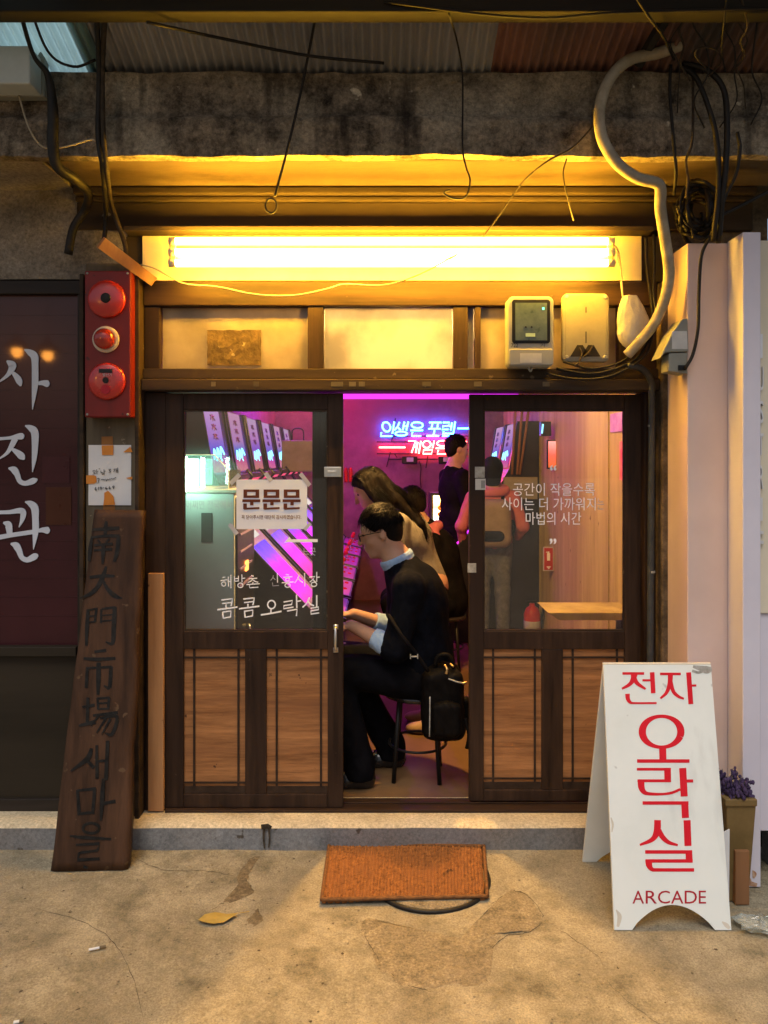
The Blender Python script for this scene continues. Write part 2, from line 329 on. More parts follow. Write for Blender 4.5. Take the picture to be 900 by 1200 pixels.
M['paper_w'] = mat('poster_paper', (0.66, 0.70, 0.82), (0.74, 0.78, 0.88), 4, 0.7)
M['tape'] = mat('tape_orange', (0.55, 0.19, 0.03), (0.62, 0.24, 0.045), 8, 0.4)
M['tape_old'] = mat('tape_orange_thin', (0.22, 0.09, 0.025), (0.28, 0.12, 0.03), 8, 0.4)
M['tape_clear'] = mat('tape_milky', (0.42, 0.42, 0.46), (0.5, 0.5, 0.55), 8, 0.35)
M['pen'] = mat('pen_ink', (0.02, 0.02, 0.022), (0.03, 0.03, 0.03), 8, 0.7)
M['brown_print'] = mat('print_brown', (0.10, 0.028, 0.016), (0.12, 0.035, 0.02), 8, 0.7)
M['decal'] = mat('decal_white', (0.86, 0.88, 0.90), (0.92, 0.92, 0.92), 8, 0.5)
M['decal_thin'] = mat('decal_worn', (0.42, 0.42, 0.42), (0.52, 0.52, 0.52), 8, 0.5)
M['board_white'] = mat('board_white_paint', (0.72, 0.75, 0.70), (0.80, 0.825, 0.775), 4, 0.5, 0.04, c3=(0.74, 0.77, 0.72), speck=((0.40, 0.40, 0.37), 11, 0.735), streak=((0.56, 0.57, 0.53), 6, 0.6))
M['board_edge'] = mat('board_edge', (0.55, 0.5, 0.4), (0.65, 0.6, 0.5), 6, 0.6)
M['sign_red'] = mat('vinyl_red', (0.62, 0.010, 0.022), (0.68, 0.014, 0.028), 6, 0.4, rvar=0.05)
M['sign_red_d'] = mat('vinyl_dark_red', (0.36, 0.012, 0.025), (0.4, 0.016, 0.03), 6, 0.4)
M['scuff'] = mat('scuff_grey', (0.24, 0.23, 0.2), (0.45, 0.44, 0.4), 40, 0.8)
M['pillar'] = mat('pillar_pink_paint', (0.60, 0.455, 0.40), (0.67, 0.52, 0.46), 2.5, 0.55, 0.03, streak=((0.54, 0.41, 0.36), 3, 0.58), speck=((0.42, 0.35, 0.32), 12, 0.76))
M['pillar2'] = mat('pillar_lilac_paint', (0.58, 0.55, 0.62), (0.64, 0.61, 0.68), 2.5, 0.55, 0.03, streak=((0.52, 0.49, 0.54), 3, 0.58), speck=((0.40, 0.36, 0.36), 12, 0.76))
M['rust'] = mat('rust_patch', (0.30, 0.12, 0.05), (0.55, 0.40, 0.28), 40, 0.9, 0.5)
M['cream'] = mat('cream_paint', (0.60, 0.55, 0.42), (0.66, 0.6, 0.47), 3, 0.5)
M['letter_metal'] = mat('letter_metal', (0.62, 0.62, 0.64), (0.7, 0.7, 0.72), 6, 0.35, metal=0.3)
M['teal'] = mat('teal_window', (0.05, 0.16, 0.15), (0.07, 0.20, 0.19), 3, 0.15, coat=0.4)
M['mat'] = mat('coir_mat', (0.14, 0.052, 0.014), (0.36, 0.145, 0.038), 60, 0.9, 0.6, c3=(0.24, 0.095, 0.028), speck=((0.08, 0.036, 0.014), 9, 0.7))
M['mat_edge'] = mat('coir_mat_edge', (0.10, 0.045, 0.018), (0.20, 0.09, 0.03), 50, 0.9, 0.5)
M['iron'] = mat('cover_iron', (0.05, 0.042, 0.032), (0.14, 0.12, 0.09), 18, 0.75, 0.5)
M['sheet'] = mat('roof_sheet_grey', (0.22, 0.22, 0.24), (0.42, 0.415, 0.41), 4, 0.5, 0.2, (1, 0.25, 1), metal=0.2, c3=(0.07, 0.05, 0.04), streak=None)
M['sheet_rust'] = mat('roof_sheet_rust', (0.20, 0.085, 0.06), (0.38, 0.19, 0.13), 5, 0.75, 0.3, (1, 0.25, 1), c3=(0.07, 0.06, 0.055))
M['sheet_clear'] = translucent('roof_sheet_fibreglass', (0.4, 0.55, 0.56), (0.52, 0.80, 0.80), 0.4, 0.75)
M['steel'] = mat('purlin_steel', (0.008, 0.007, 0.006), (0.022, 0.019, 0.015), 6, 0.7, 0.3, H_)
M['meter'] = mat('meter_plastic', (0.27, 0.27, 0.245), (0.33, 0.33, 0.30), 5, 0.45, 0.02)
M['meter_old'] = mat('meter_plate_yellowed', (0.21, 0.185, 0.13), (0.31, 0.28, 0.20), 5, 0.5, 0.1, c3=(0.2, 0.175, 0.125))
M['meter_face'] = mat('meter_face', (0.05, 0.075, 0.07), (0.10, 0.13, 0.115), 12, 0.3, coat=0.6)
M['green_led'] = emis('led_green', (0.1, 1.0, 0.35), 3.0)
M['green_lcd'] = mat('lcd', (0.35, 0.5, 0.38), (0.4, 0.55, 0.42), 8, 0.3)
M['bag'] = mat('bag_white_plastic', (0.44, 0.41, 0.34), (0.54, 0.51, 0.43), 7, 0.35, 0.5, bscale=14, bdist=0.02)
M['grey_box'] = mat('box_grey_green', (0.20, 0.20, 0.17), (0.26, 0.26, 0.22), 6, 0.5)
M['label_pale'] = mat('label_pale', (0.45, 0.45, 0.43), (0.55, 0.54, 0.5), 20, 0.6)
M['white_box'] = mat('white_box', (0.42, 0.46, 0.44), (0.5, 0.54, 0.52), 5, 0.5)
M['silver'] = mat('chrome', (0.55, 0.54, 0.52), (0.66, 0.65, 0.62), 12, 0.28, metal=0.9)
M['brass'] = mat('brass', (0.5, 0.33, 0.12), (0.6, 0.4, 0.16), 12, 0.3, metal=0.9)
M['glass'] = glass('door_glass', (0.94, 0.95, 0.945), 0.03, gain=1.3)
M['frost_mid'] = translucent('frosted_glass', (0.36, 0.33, 0.26), (0.66, 0.64, 0.56), 0.35, 0.7, 4, 0.5)
M['frost_side'] = translucent('frosted_glass_side', (0.38, 0.31, 0.20), (0.55, 0.48, 0.34), 0.35, 0.4, scale=4, var=0.5)
M['putty'] = mat('board_stuck', (0.06, 0.038, 0.02), (0.13, 0.085, 0.045), 20, 0.9, 0.8, speck=((0.25, 0.2, 0.14), 25, 0.68))
M['lampboard'] = mat('lamp_board_cream', (0.70, 0.58, 0.34), (0.80, 0.68, 0.42), 5, 0.6, 0.1)
M['tube_lamp'] = emis('fluorescent_warm', (1.0, 0.52, 0.034), 86.0)
M['bulb'] = emis('bulb_warm', (1.0, 0.72, 0.35), 12.0)
M['bulb_out'] = emis('bulb_orange', (1.0, 0.36, 0.05), 60.0)
M['neon_blue'] = emis('neon_blue', (0.02, 0.13, 1.0), 24)
M['neon_red'] = emis('neon_red', (1.0, 0.06, 0.05), 24)
M['header_glow'] = emis('header_glow', (0.9, 0.03, 0.95), 1.2)  # emission in place of magenta light falling on the header board
M['tint_purple'] = emis('tint_purple', (0.45, 0.01, 0.95), 170.0)
M['tint_red'] = emis('tint_red', (1.0, 0.02, 0.24), 90.0)
M['wall_in'] = mat('inner_wall_plaster', (0.14, 0.055, 0.085), (0.30, 0.13, 0.18), 2.6, 0.85, 0.6, c3=(0.19, 0.08, 0.12), bscale=9, bdist=0.01)
M['floor_in'] = mat('inner_floor_cement', (0.10, 0.056, 0.026), (0.20, 0.115, 0.052), 3, 0.55, 0.3, c3=(0.12, 0.07, 0.033), bscale=18, bdist=0.004)
M['ply'] = mat('plywood', (0.32, 0.23, 0.08), (0.62, 0.50, 0.20), 6, 0.6, 0.15, (1, 1, 0.1), c3=(0.30, 0.18, 0.09), speck=((0.12, 0.06, 0.03), 10, 0.71))
M['ceil_in'] = mat('inner_ceiling', (0.10, 0.09, 0.09), (0.16, 0.14, 0.14), 4, 0.9)
M['cab_black'] = mat('cabinet_black', (0.008, 0.008, 0.010), (0.016, 0.015, 0.018), 8, 0.35, spec=0.5)
M['cab_panel'] = mat('control_panel_purple', (0.34, 0.07, 0.36), (0.42, 0.09, 0.44), 5, 0.3)
M['cab_trim'] = mat('cabinet_trim_lilac', (0.32, 0.24, 0.45), (0.36, 0.27, 0.5), 5, 0.35)
M['joy_red'] = mat('joystick_red', (0.5, 0.01, 0.02), (0.55, 0.015, 0.03), 5, 0.2, coat=0.5)
M['screen'] = emis('screen_glow', (1, 0, 1), 1.25, [(0.0, (0.55, 0.04, 0.35)), (0.3, (0.95, 0.03, 0.72)), (0.58, (0.75, 0.03, 0.95)), (0.8, (0.22, 0.07, 0.9)), (1.0, (0.12, 0.05, 0.6))])
M['marquee'] = emis('marquee_glow', (1, 0, 1), 0.42, [(0.0, (0.95, 0.22, 0.42)), (0.16, (0.85, 0.08, 0.6)), (0.34, (0.20, 0.16, 0.95)), (0.55, (0.55, 0.25, 0.80)), (1.0, (0.78, 0.42, 0.80))])
M['logo'] = emis('logo_cyan', (0.25, 0.75, 1.0), 1.5)
M['card'] = emis('card_lit', (0.9, 0.78, 0.72), 0.62)
M['glyph_dark'] = mat('glyph_dark_purple', (0.10, 0.04, 0.16), (0.12, 0.05, 0.18), 5, 0.6)
M['machine'] = mat('machine_grey_green', (0.68, 0.76, 0.68), (0.74, 0.82, 0.74), 5, 0.5, 0.03)
M['acrylic'] = glass('acrylic', (0.95, 0.99, 0.975), 0.05, (0.6, 0.9, 0.8), 0.05)
M['led_green_white'] = emis('lamp_green_white', (0.45, 1.0, 0.78), 9.0)
M['led_orange'] = emis('led_orange', (1.0, 0.25, 0.05), 3.0)
M['backglass'] = emis('backglass', (1, 0.6, 0.1), 8, [(0.0, (1.0, 0.5, 0.15)), (0.35, (0.35, 0.4, 0.35)), (0.5, (1.0, 0.75, 0.25)), (0.7, (0.9, 0.28, 0.04)), (1.0, (1.0, 0.7, 0.2))], 2)
M['skin'] = mat('skin', (0.40, 0.22, 0.145), (0.46, 0.26, 0.175), 20, 0.5)
M['hair'] = mat('hair_black', (0.004, 0.0035, 0.003), (0.012, 0.009, 0.008), 60, 0.6, 0.5, (1, 1, 0.3), spec=0.06, bdist=0.01)
M['hair_brown'] = mat('hair_dark_brown', (0.0018, 0.0014, 0.0013), (0.006, 0.004, 0.0035), 70, 0.6, 0.5, (1, 1, 0.2), spec=0.08, bdist=0.01)
M['navy'] = mat('sweater_navy', (0.0022, 0.0026, 0.0045), (0.005, 0.006, 0.010), 30, 0.9, 0.5, bscale=120, bdist=0.003, spec=0.05)
M['shirt'] = mat('shirt_blue', (0.24, 0.36, 0.56), (0.32, 0.45, 0.65), 16, 0.8, 0.5, bdist=0.008)
M['trouser'] = mat('trousers_black', (0.003, 0.003, 0.004), (0.006, 0.006, 0.008), 20, 0.85, 0.4, bdist=0.008, spec=0.05)
M['leather'] = mat('shoe_leather', (0.010, 0.009, 0.009), (0.018, 0.016, 0.015), 14, 0.25, spec=0.6)
M['cardigan'] = mat('cardigan_grey', (0.15, 0.135, 0.11), (0.21, 0.19, 0.16), 30, 0.9, 0.5, bscale=90, bdist=0.003)
M['black_cloth'] = mat('cloth_black', (0.004, 0.004, 0.005), (0.009, 0.008, 0.009), 14, 0.9, 0.3, spec=0.05)
M['pink_cloth'] = mat('cloth_pink', (0.42, 0.12, 0.14), (0.50, 0.16, 0.18), 12, 0.9, 0.4)
M['denim'] = mat('cloth_denim', (0.09, 0.10, 0.12), (0.15, 0.16, 0.18), 25, 0.9, 0.3)
M['khaki'] = mat('bag_khaki', (0.20, 0.16, 0.11), (0.26, 0.21, 0.15), 12, 0.8, 0.3)
M['shoe_tan'] = mat('shoe_tan', (0.32, 0.22, 0.13), (0.42, 0.30, 0.18), 12, 0.7)
M['nylon'] = mat('backpack_nylon', (0.003, 0.0026, 0.0026), (0.007, 0.006, 0.0055), 22, 0.55, 0.4, bdist=0.006, spec=0.05)
M['ext_red'] = mat('extinguisher_red', (0.38, 0.02, 0.012), (0.44, 0.025, 0.015), 5, 0.3)
M['lavender'] = mat('lavender', (0.035, 0.02, 0.055), (0.085, 0.055, 0.12), 30, 0.9)
M['stem'] = mat('dry_stem', (0.09, 0.075, 0.05), (0.13, 0.11, 0.07), 20, 0.9)
M['planter'] = mat('planter_brown', (0.13, 0.085, 0.03), (0.20, 0.13, 0.05), 6, 0.6, 0.2)
M['wood_block'] = mat('planter_wood', (0.17, 0.08, 0.033), (0.24, 0.115, 0.05), 9, 0.7, 0.2, V_)
M['leaf'] = mat('leaf_dry_yellow', (0.34, 0.23, 0.05), (0.44, 0.30, 0.075), 20, 0.7)
M['clearbag'] = glass('clear_plastic', (0.92, 0.94, 0.9), 0.22, (0.75, 0.77, 0.68), 0.08, 1.6)
M['strand'] = mat('hair_strand', (0.0015, 0.0012, 0.0011), (0.004, 0.003, 0.0028), 40, 0.45, spec=0.12)
M['crack'] = mat('crack_dark', (0.03, 0.022, 0.014), (0.08, 0.06, 0.038), 40, 0.9)
for k_, rmp in enumerate(([(0.0, (0.6, 0.03, 0.20)), (0.35, (0.95, 0.05, 0.45)), (0.6, (0.90, 0.04, 0.85)), (0.85, (0.35, 0.10, 0.9)), (1.0, (0.2, 0.08, 0.6))], [(0.0, (0.4, 0.03, 0.5)), (0.25, (0.7, 0.03, 0.95)), (0.5, (0.95, 0.03, 0.7)), (0.75, (0.5, 0.03, 0.9)), (1.0, (0.1, 0.1, 0.8))])): M['screen%d' % (k_ + 1)] = emis('screen_glow_b%d' % k_, (1, 0, 1), 1.1, rmp)
for k_, rmp in enumerate(([(0.0, (0.95, 0.35, 0.42)), (0.2, (0.85, 0.12, 0.4)), (0.34, (0.12, 0.25, 0.95)), (0.5, (0.65, 0.3, 0.70)), (1.0, (0.80, 0.38, 0.62))], [(0.0, (0.85, 0.30, 0.25)), (0.25, (0.9, 0.15, 0.5)), (0.4, (0.35, 0.14, 0.85)), (0.6, (0.7, 0.28, 0.75)), (1.0, (0.7, 0.45, 0.72))])): M['marquee%d' % (k_ + 1)] = emis('marquee_glow_b%d' % k_, (1, 0, 1), 0.40, rmp)
M['lamp_green'] = emis('tube_green_white', (0.5, 1.0, 0.8), 45.0)

# ================================================================== GROUND AND STEP
def ground_fn(x0, x1, y0, y1):
    def f(u, v):
        x = x0 + (x1 - x0) * u; y = y0 + (y1 - y0) * v
        z = 0.006 * nz(x * 1.3, y * 1.3, 3) + 0.003 * nz(x * 5, y * 5, 8) + 0.0015 * nz(x * 16, y * 16, 2)
        return (x, y, z - 0.004)
    return f
vs, fs = grid(170, 130, ground_fn(-2.6, 2.6, -3.4, -0.1))
mb = MB(); mb.add(vs, fs)
def skirt(a, b, c, d): mb.add([a, b, c, d], [(0, 1, 2, 3)])
Zg = -0.012
skirt((-60, -60, Zg), (60, -60, Zg), (60, -3.35, Zg), (-60, -3.35, Zg))
skirt((-60, -3.35, Zg), (-2.55, -3.35, Zg), (-2.55, 30, Zg), (-60, 30, Zg))
skirt((2.55, -3.35, Zg), (60, -3.35, Zg), (60, 30, Zg), (2.55, 30, Zg))
tag(mb.build('ground', M['ground'], smooth=True), kind='structure')

def step_mesh(x0, x1, yf, yb, zt, n=70):
    mb = MB()
    def f(u, v):                              # face from ground to nose, then tread to the back
        x = x0 + (x1 - x0) * u
        k = v * 6
        wob = 0.006 * nz(x * 3, 1.0, 0) + 0.003 * nz(x * 11, k, 4)
        if k <= 2: y, z = yf + wob, -0.03 + (zt - 0.012 + 0.03) * k / 2
        elif k <= 3: y, z = yf + wob + 0.012 * (k - 2), zt - 0.012 + 0.012 * (k - 2)
        else: y, z = yf + 0.012 + wob * (1 - (k - 3) / 3) + (yb - yf - 0.012) * (k - 3) / 3, zt + 0.0015 * nz(x * 6, k, 9)
        return (x, y, z)
    return grid(n, 6, f)
vs, fs = step_mesh(-2.4, 1.22, -0.13, 0.13, 0.10, 120)
step = thing('step', None, None); del_keys = None
step['kind'] = 'structure'
W = 121
nf = [f for i, f in enumerate(fs) if i < 120 * 2]; tf = [f for i, f in enumerate(fs) if i >= 120 * 2]
add_mesh('riser', vs, nf, M['step_face'], step, True)
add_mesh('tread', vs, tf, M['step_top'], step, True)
strokes('drip_stain', [S((306, 969, 6), (314, 968, 6), (318, 970, 4), s=False), S((310, 969, 3), (309, 980, 2.4), (310, 994, 1.6)), S((315, 969, 2.5), (316, 982, 2), (315, 993, 1.4))], front(-0.1385), M['crack'], step, thick=0.0004, base=0.0012)

# flat marks on the ground: old cement repair, damp runs
def blot(name, px_poly, m, parent, z=0.004, label=None):
    c = [Plane((0, 0, 0), (0, 0, 1)).on(*q) for q in px_poly]
    pts = crom([(q.x, q.y, 0) for q in c] + [(c[0].x, c[0].y, 0)], 4)[:-1]
    n = len(pts); ctr = sum((np.array(p) for p in pts), np.zeros(3)) / n
    vs = []; fs = []; K = 6
    for k in range(K + 1):
        for p in pts:
            q = ctr + (p - ctr) * (k / K if k else 0.02); 
            j = 0.016 * nz(q[0] * 34, q[1] * 34, 1) + 0.008 * nz(q[0] * 90, q[1] * 90, 4) if k == K else 0
            x, y = q[0] + j, q[1] + j
            g = 0.006 * nz(x * 1.3, y * 1.3, 3) + 0.003 * nz(x * 5, y * 5, 8) + 0.0015 * nz(x * 16, y * 16, 2) - 0.004
            vs.append((x, y, g + (z + 0.0025 * nz(x * 30, y * 30, 5) if k < K else 0.0006)))
    for k in range(K):
        for i in range(n):
            i2 = (i + 1) % n; fs.append((k * n + i, k * n + i2, (k + 1) * n + i2, (k + 1) * n + i))
    return tag(add_mesh(name, vs, fs, m, parent, True), kind='structure') if parent is None else add_mesh(name, vs, fs, m, parent, True)
blot('cement_patch', [(578, 1060), (600, 1042), (622, 1052), (634, 1075), (622, 1090), (598, 1088), (578, 1110), (570, 1150), (520, 1155), (478, 1158), (448, 1135), (424, 1090), (432, 1075), (455, 1100), (490, 1128), (540, 1132), (560, 1095)], M['patch'], None)
blot('damp_run', [(300, 1001), (303, 1004), (292, 1020), (290, 1034), (297, 1044), (280, 1052), (262, 1055), (276, 1040), (282, 1022), (290, 1008)], M['stain'], None, 0.002)
blot('damp_spot', [(303, 1062), (308, 1075), (300, 1082), (290, 1078), (298, 1068)], M['stain'], None, 0.002)

def crack(pts, w, seed):
    g_ = Plane((0, 0, 0), (0, 0, 1)); c = crom([(*p, 0) for p in pts], 10); L = []; Rr = []
    for k, p in enumerate(c):
        q = g_.on(p[0] + 3 * nz(k * .45, seed), p[1] + 1.6 * nz(k * .6, seed + 9)); h = w * (0.35 + 0.9 * abs(nz(k * .7, seed + 3))) * min(1, k / 4, (len(c) - 1 - k) / 4 + .15)
        g = 0.006 * nz(q.x * 1.3, q.y * 1.3, 3) + 0.003 * nz(q.x * 5, q.y * 5, 8) + 0.0015 * nz(q.x * 16, q.y * 16, 2) - 0.004 + 0.0012
        L.append((q.x, q.y - h, g)); Rr.append((q.x + h * .3, q.y + h, g))
    n = len(L); tag(add_mesh('ground_crack', L + Rr, [(i, i + 1, n + i + 1, n + i) for i in range(n - 1)], M['crack']), kind='structure')
crack([(300, 1002), (292, 1022), (290, 1036), (276, 1048), (262, 1056), (246, 1066)], .0035, 1)
crack([(572, 1062), (600, 1044), (622, 1052), (636, 1076), (618, 1092), (590, 1098), (566, 1130), (560, 1160)], .004, 2)
crack([(424, 1086), (440, 1118), (470, 1150), (505, 1162)], .003, 3)
crack([(150, 1000), (190, 1018), (240, 1020), (276, 1026)], .002, 4)
crack([(636, 1076), (700, 1120), (720, 1160), (780, 1205)], .0022, 5)
crack([(30, 1060), (110, 1085), (150, 1130), (170, 1205)], .002, 6)
# ================================================================== ROOF OVER THE ALLEY
roof = thing('market_roof', 'corrugated metal roof over the alley with one pale cyan translucent sheet', 'roof', (0, -0.3, 3.17))
def roof_z(y): return 3.17 - 0.35 * (y + 0.30)
SHEETS = [(-2.6, -1.10, 'sheet_clear'), (-1.17, -0.35, 'sheet'), (-0.41, 0.42, 'sheet'), (0.36, 1.16, 'sheet_rust'), (1.10, 1.9, 'sheet_rust'), (1.85, 2.6, 'sheet')]
for i, (a, b, mm) in enumerate(SHEETS):
    per = 0.036; nxs = int((b - a) / per * 6)
    zo = 0.014 * (i % 2); sk = 0.03 * nz(i * 3.7, 0.5)
    vs, fs = grid(nxs, 5, lambda u, v: (a + (b - a) * u, 0.12 - 1.38 * v, roof_z(0.12 - 1.38 * v) + zo + 0.011 * math.sin(2 * math.pi * (a + (b - a) * u) / per) + 0.006 * nz(u * 4, v * 3, i) + sk * v * 0.2))
    add_mesh('corrugated_sheet', vs, fs, M[mm], roof, True)
MB().box(-2.6, 2.6, -0.69, -0.62, 3.205, 3.272).build('purlin', M['steel'], roof, bevel=0.006)
MB().box(-2.6, 2.6, -1.24, -1.17, 3.39, 3.455).build('purlin', M['steel'], roof, bevel=0.006)
a = P(797, -8, -0.62); b = P(748, 76, -0.40)
MB().tube([a, b], 0.022, 6, 1).build('strut', M['steel'], roof)

# ================================================================== ARCADE SHOP BUILDING
bld = thing('arcade_building', 'sooty concrete shopfront of the arcade with dark wooden sliding doors', 'building', (0, 0, 0))
# concrete beam, rough cast
def rough_beam(x0, x1, yf, yb, z0, z1, nx=150, nzv=16):
    mb = MB()
    def disp(x, z): return 0.020 * nz(x * 2.2, z * 4, 1) + 0.010 * nz(x * 8, z * 9, 5) + 0.005 * nz(x * 22, z * 22, 7)
    ledge = lambda z: 0.022 if z < z0 + (z1 - z0) * 0.44 else 0.0     # upper lift set back a little
    zb = lambda x: 0.008 * nz(x * 5, 0, 2) + 0.005 * nz(x * 17, 0, 3)
    mb.add(*grid(nx, nzv, lambda u, v: (x0 + (x1 - x0) * u, yf + disp(x0 + (x1 - x0) * u, z0 + (z1 - z0) * v) - ledge(z0 + (z1 - z0) * v) + 0.01, z0 + (z1 - z0) * v + (zb(x0 + (x1 - x0) * u) if v == 0 else 0.006 * nz(u * 60, v * 3, 6)))))
    mb.add(*grid(nx, 2, lambda u, v: (x0 + (x1 - x0) * u, yf - 0.012 + disp(x0 + (x1 - x0) * u, z0) + (yb - yf) * v, z0 + zb(x0 + (x1 - x0) * u) * (1 - v))))
    mb.add(*grid(nx, 2, lambda u, v: (x0 + (x1 - x0) * u, yf + 0.01 + disp(x0 + (x1 - x0) * u, z1) * (1 - v) + (yb - yf) * v, z1 + 0.01 * nz(u * 40, v, 2))))
    return mb
rough_beam(-2.4, 2.4, -0.37, -0.32, 2.83, 3.165).build('beam', M['conc_dark'], bld, True)
MB().box(-1.35, 2.4, -0.322, 0.4, 2.836, 3.10).build('soffit', M['soffit'], bld, bevel=0.01)
MB().box(-2.4, -1.36, -0.322, 0.4, 2.832, 3.10).build('soffit', M['conc_left'], bld)
mb = MB(); mb.box(-1.35, 1.62, -0.055, 0.05, 2.802, 2.833); mb.box(-1.35, 1.62, -0.030, 0.05, 2.778, 2.8); mb.build('moulding', M['fascia'], bld, bevel=0.006)
MB().box(-1.35, 1.62, -0.012, 0.1, 2.655, 2.777).build('fascia', M['fascia'], bld, bevel=0.004)
MB().box(-1.12, 1.16, -0.085, 0.02, 2.630, 2.652).build('ledge', M['fascia'], bld, bevel=0.004)
# concrete wall over the studio front, and behind the posts
vs, fs = grid(50, 20, lambda u, v: (-2.4 + 1.27 * u, -0.008 - 0.012 * nz(u * 5, v * 3, 2) - 0.006 * nz(u * 16, v * 9, 4), 2.44 + 0.4 * v))
mb = MB(); mb.add(vs, fs); mb.build('wall', M['conc_left'], bld, True)
MB().box(-2.4, -1.36, 0.12, 0.3, 0.0, 2.84).build('wall', M['conc_left'], bld)
MB().box(1.235, 1.7, 0.02, 0.3, 0.0, 2.84).build('wall', M['post_r'], bld)
MB().box(-1.295, -1.075, -0.05, 0.1, 0.09, 2.50).build('post', M['post'], bld, bevel=0.006)
mb = MB(); mb.box(-1.315, -1.297, -0.068, 0.0, 0.10, 2.45); mb.box(-1.0735, -1.055, -0.075, 0.1, 0.10, 2.44); mb.build('post_strip', M['rail_old'], bld, bevel=0.003)
MB().box(1.198, 1.262, -0.075, 0.1, 0.0, 2.42).build('post', M['post_r'], bld, bevel=0.008)
for a, b in ((-1.135, -1.061), (1.131, 1.235)): MB().box(a, b, -0.006, 0.06, 2.43, 2.629).build('side_board', M['fascia'], bld, bevel=0.003)
# jambs, head, rails
for a, b in ((-1.054, -0.962), (1.148, 1.197)): MB().box(a, b, 0.0, 0.1, 0.10, 1.945).build('jamb', M['wood_dark'], bld, bevel=0.004)
MB().box(-1.054, 1.197, -0.055, 0.12, 1.947, 1.998).build('door_head', M['rail_old'], bld, bevel=0.005)
MB().box(-1.054, 1.197, -0.02, 0.10, 2.322, 2.43).build('transom_head', M['wood_dark_h'], bld, bevel=0.004)
MB().box(-1.054, 1.197, -0.03, 0.10, 2.0, 2.046).build('transom_sill', M['rail_old'], bld, bevel=0.004)
for a, b in ((-1.054, -0.985), (-0.335, -0.265), (0.305, 0.368), (0.40, 0.425), (1.03, 1.197)): MB().box(a, b, -0.012, 0.09, 2.0465, 2.3215).build('transom_post', M['wood_dark'], bld, bevel=0.004)
for a, b, mm in ((-0.984, -0.336, 'frost_side'), (-0.264, 0.304, 'frost_mid'), (0.369, 0.399, 'frost_mid'), (0.426, 1.029, 'frost_side')):
    MB().box(a, b, 0.03, 0.034, 2.047, 2.321).build('transom_pane', M[mm], bld)
mb = MB(); mb.add(*grid(10, 6, lambda u, v: (PX(243 + 63 * u, 0.02) + 0.004 * nz(u * 5, v * 5, 1), 0.016 + 0.004 * nz(u * 9, v * 9, 2), PZ(428 - 41 * v, 0.02) + 0.004 * nz(u * 6, v * 6, 9)))); mb.box(PX(244, 0.02), PX(305, 0.02), 0.019, 0.0295, PZ(427, 0.02), PZ(388, 0.02)); 
mb.build('stuck_board', M['putty'], bld)
# paint flecks left on the rail
for px, wpx in ((395, 14), (413, 8), (424, 7), (500, 10), (300, 6), (560, 9), (250, 5), (640, 8)):
    MB().box(PX(px - wpx / 2, -0.056), PX(px + wpx / 2, -0.056), -0.0565, -0.054, 1.965 + 0.01 * nz(px, 1), 1.985 + 0.006 * nz(px, 2)).build('paint_fleck', M['post'], bld)
mb = MB(); mb.box(-0.96, 1.148, -0.02, 0.10, 0.0995, 0.112); mb.box(-0.96, 1.148, 0.038, 0.043, 0.112, 0.119); mb.build('track', M['wood_dark_h'], bld, bevel=0.002)

# sliding doors
def door(x0, x1, Y, th, gx0, gx1, panels, mux, pzt, pzb, zb, zt):
    z_g0, z_g1 = PZ(740, Y), PZ(480, Y)
    zm = PZ(761, Y)
    root = MB()
    root.box(x0, gx0, Y, Y + th, zb, zt); root.box(gx1, x1, Y, Y + th, zb, zt)
    root.box(gx0, gx1, Y + .001, Y + th - .001, z_g1, zt); root.box(gx0, gx1, Y + .001, Y + th - .001, zm, z_g0); root.box(gx0, gx1, Y + .001, Y + th - .001, zb, pzb)
    root.box(mux[0], mux[1], Y + .002, Y + th - .002, pzb, zm)
    d = root.build('sliding_door', M['wood_dark'], bld, bevel=0.003)
    MB().box(gx0 + .001, gx1 - .001, Y + th / 2 - .002, Y + th / 2 + .002, z_g0, z_g1).build('glass_pane', M['glass'], d)
    mb = MB(); e = 0.008
    mb.box(gx0, gx1, Y + .004, Y + th / 2 - .003, z_g0 + 0.0005, z_g0 + e); mb.box(gx0, gx1, Y + .004, Y + th / 2 - .003, z_g1 - e, z_g1 - 0.0005)
    mb.box(gx0 + .0005, gx0 + e * .7, Y + .004, Y + th / 2 - .003, z_g0 + e, z_g1 - e); mb.box(gx1 - e * .7, gx1 - .0005, Y + .004, Y + th / 2 - .003, z_g0 + e, z_g1 - e)
    mb.build('glazing_bead', M['rail_old'], d)
    for (a, b) in panels:
        MB().box(a, b, Y + 0.014, Y + th - 0.01, pzb, zm).build('wood_panel', M['panel'], d)
        mb = MB(); wd = 0.009
        for q in (a + 0.040 * (b - a) / 0.27, b - 0.035 * (b - a) / 0.27): mb.box(q, q + wd, Y + 0.008, Y + 0.0135, pzb + 0.0005, zm - 0.0005)
        for z in (zm - 0.042, pzb + 0.045): mb.box(a, b, Y + 0.006, Y + 0.0075, z, z + wd)
        mb.box(a + .002, b - 0.002, Y + 0.0085, Y + 0.0133, pzb + .0005, pzb + 0.032)
        mb.build('inlay_strip', M['inlay'], d)
    return d
YL, YR = 0.0, 0.046
X = lambda px, Y: PX(px, Y)
dl = door(X(194, 0), X(402, 0), YL, 0.036, X(215, 0), X(384, 0), [(X(215, 0), X(287, 0)), (X(312, 0), X(384, 0))], (X(287, 0), X(312, 0)), 0, PZ(931, 0), 0.113, 1.940)
dr = door(X(550, YR), X(757, YR), YR, 0.036, X(567, YR), X(732, YR), [(X(567, YR), X(635, YR)), (X(660, YR), X(732, YR))], (X(635, YR), X(660, YR)), 0, PZ(926, YR), 0.121, 1.940)
dl['label'] = 'dark wooden left sliding door with white shop lettering on its glass'
dr['label'] = 'dark wooden right sliding door with a white quotation on its glass'
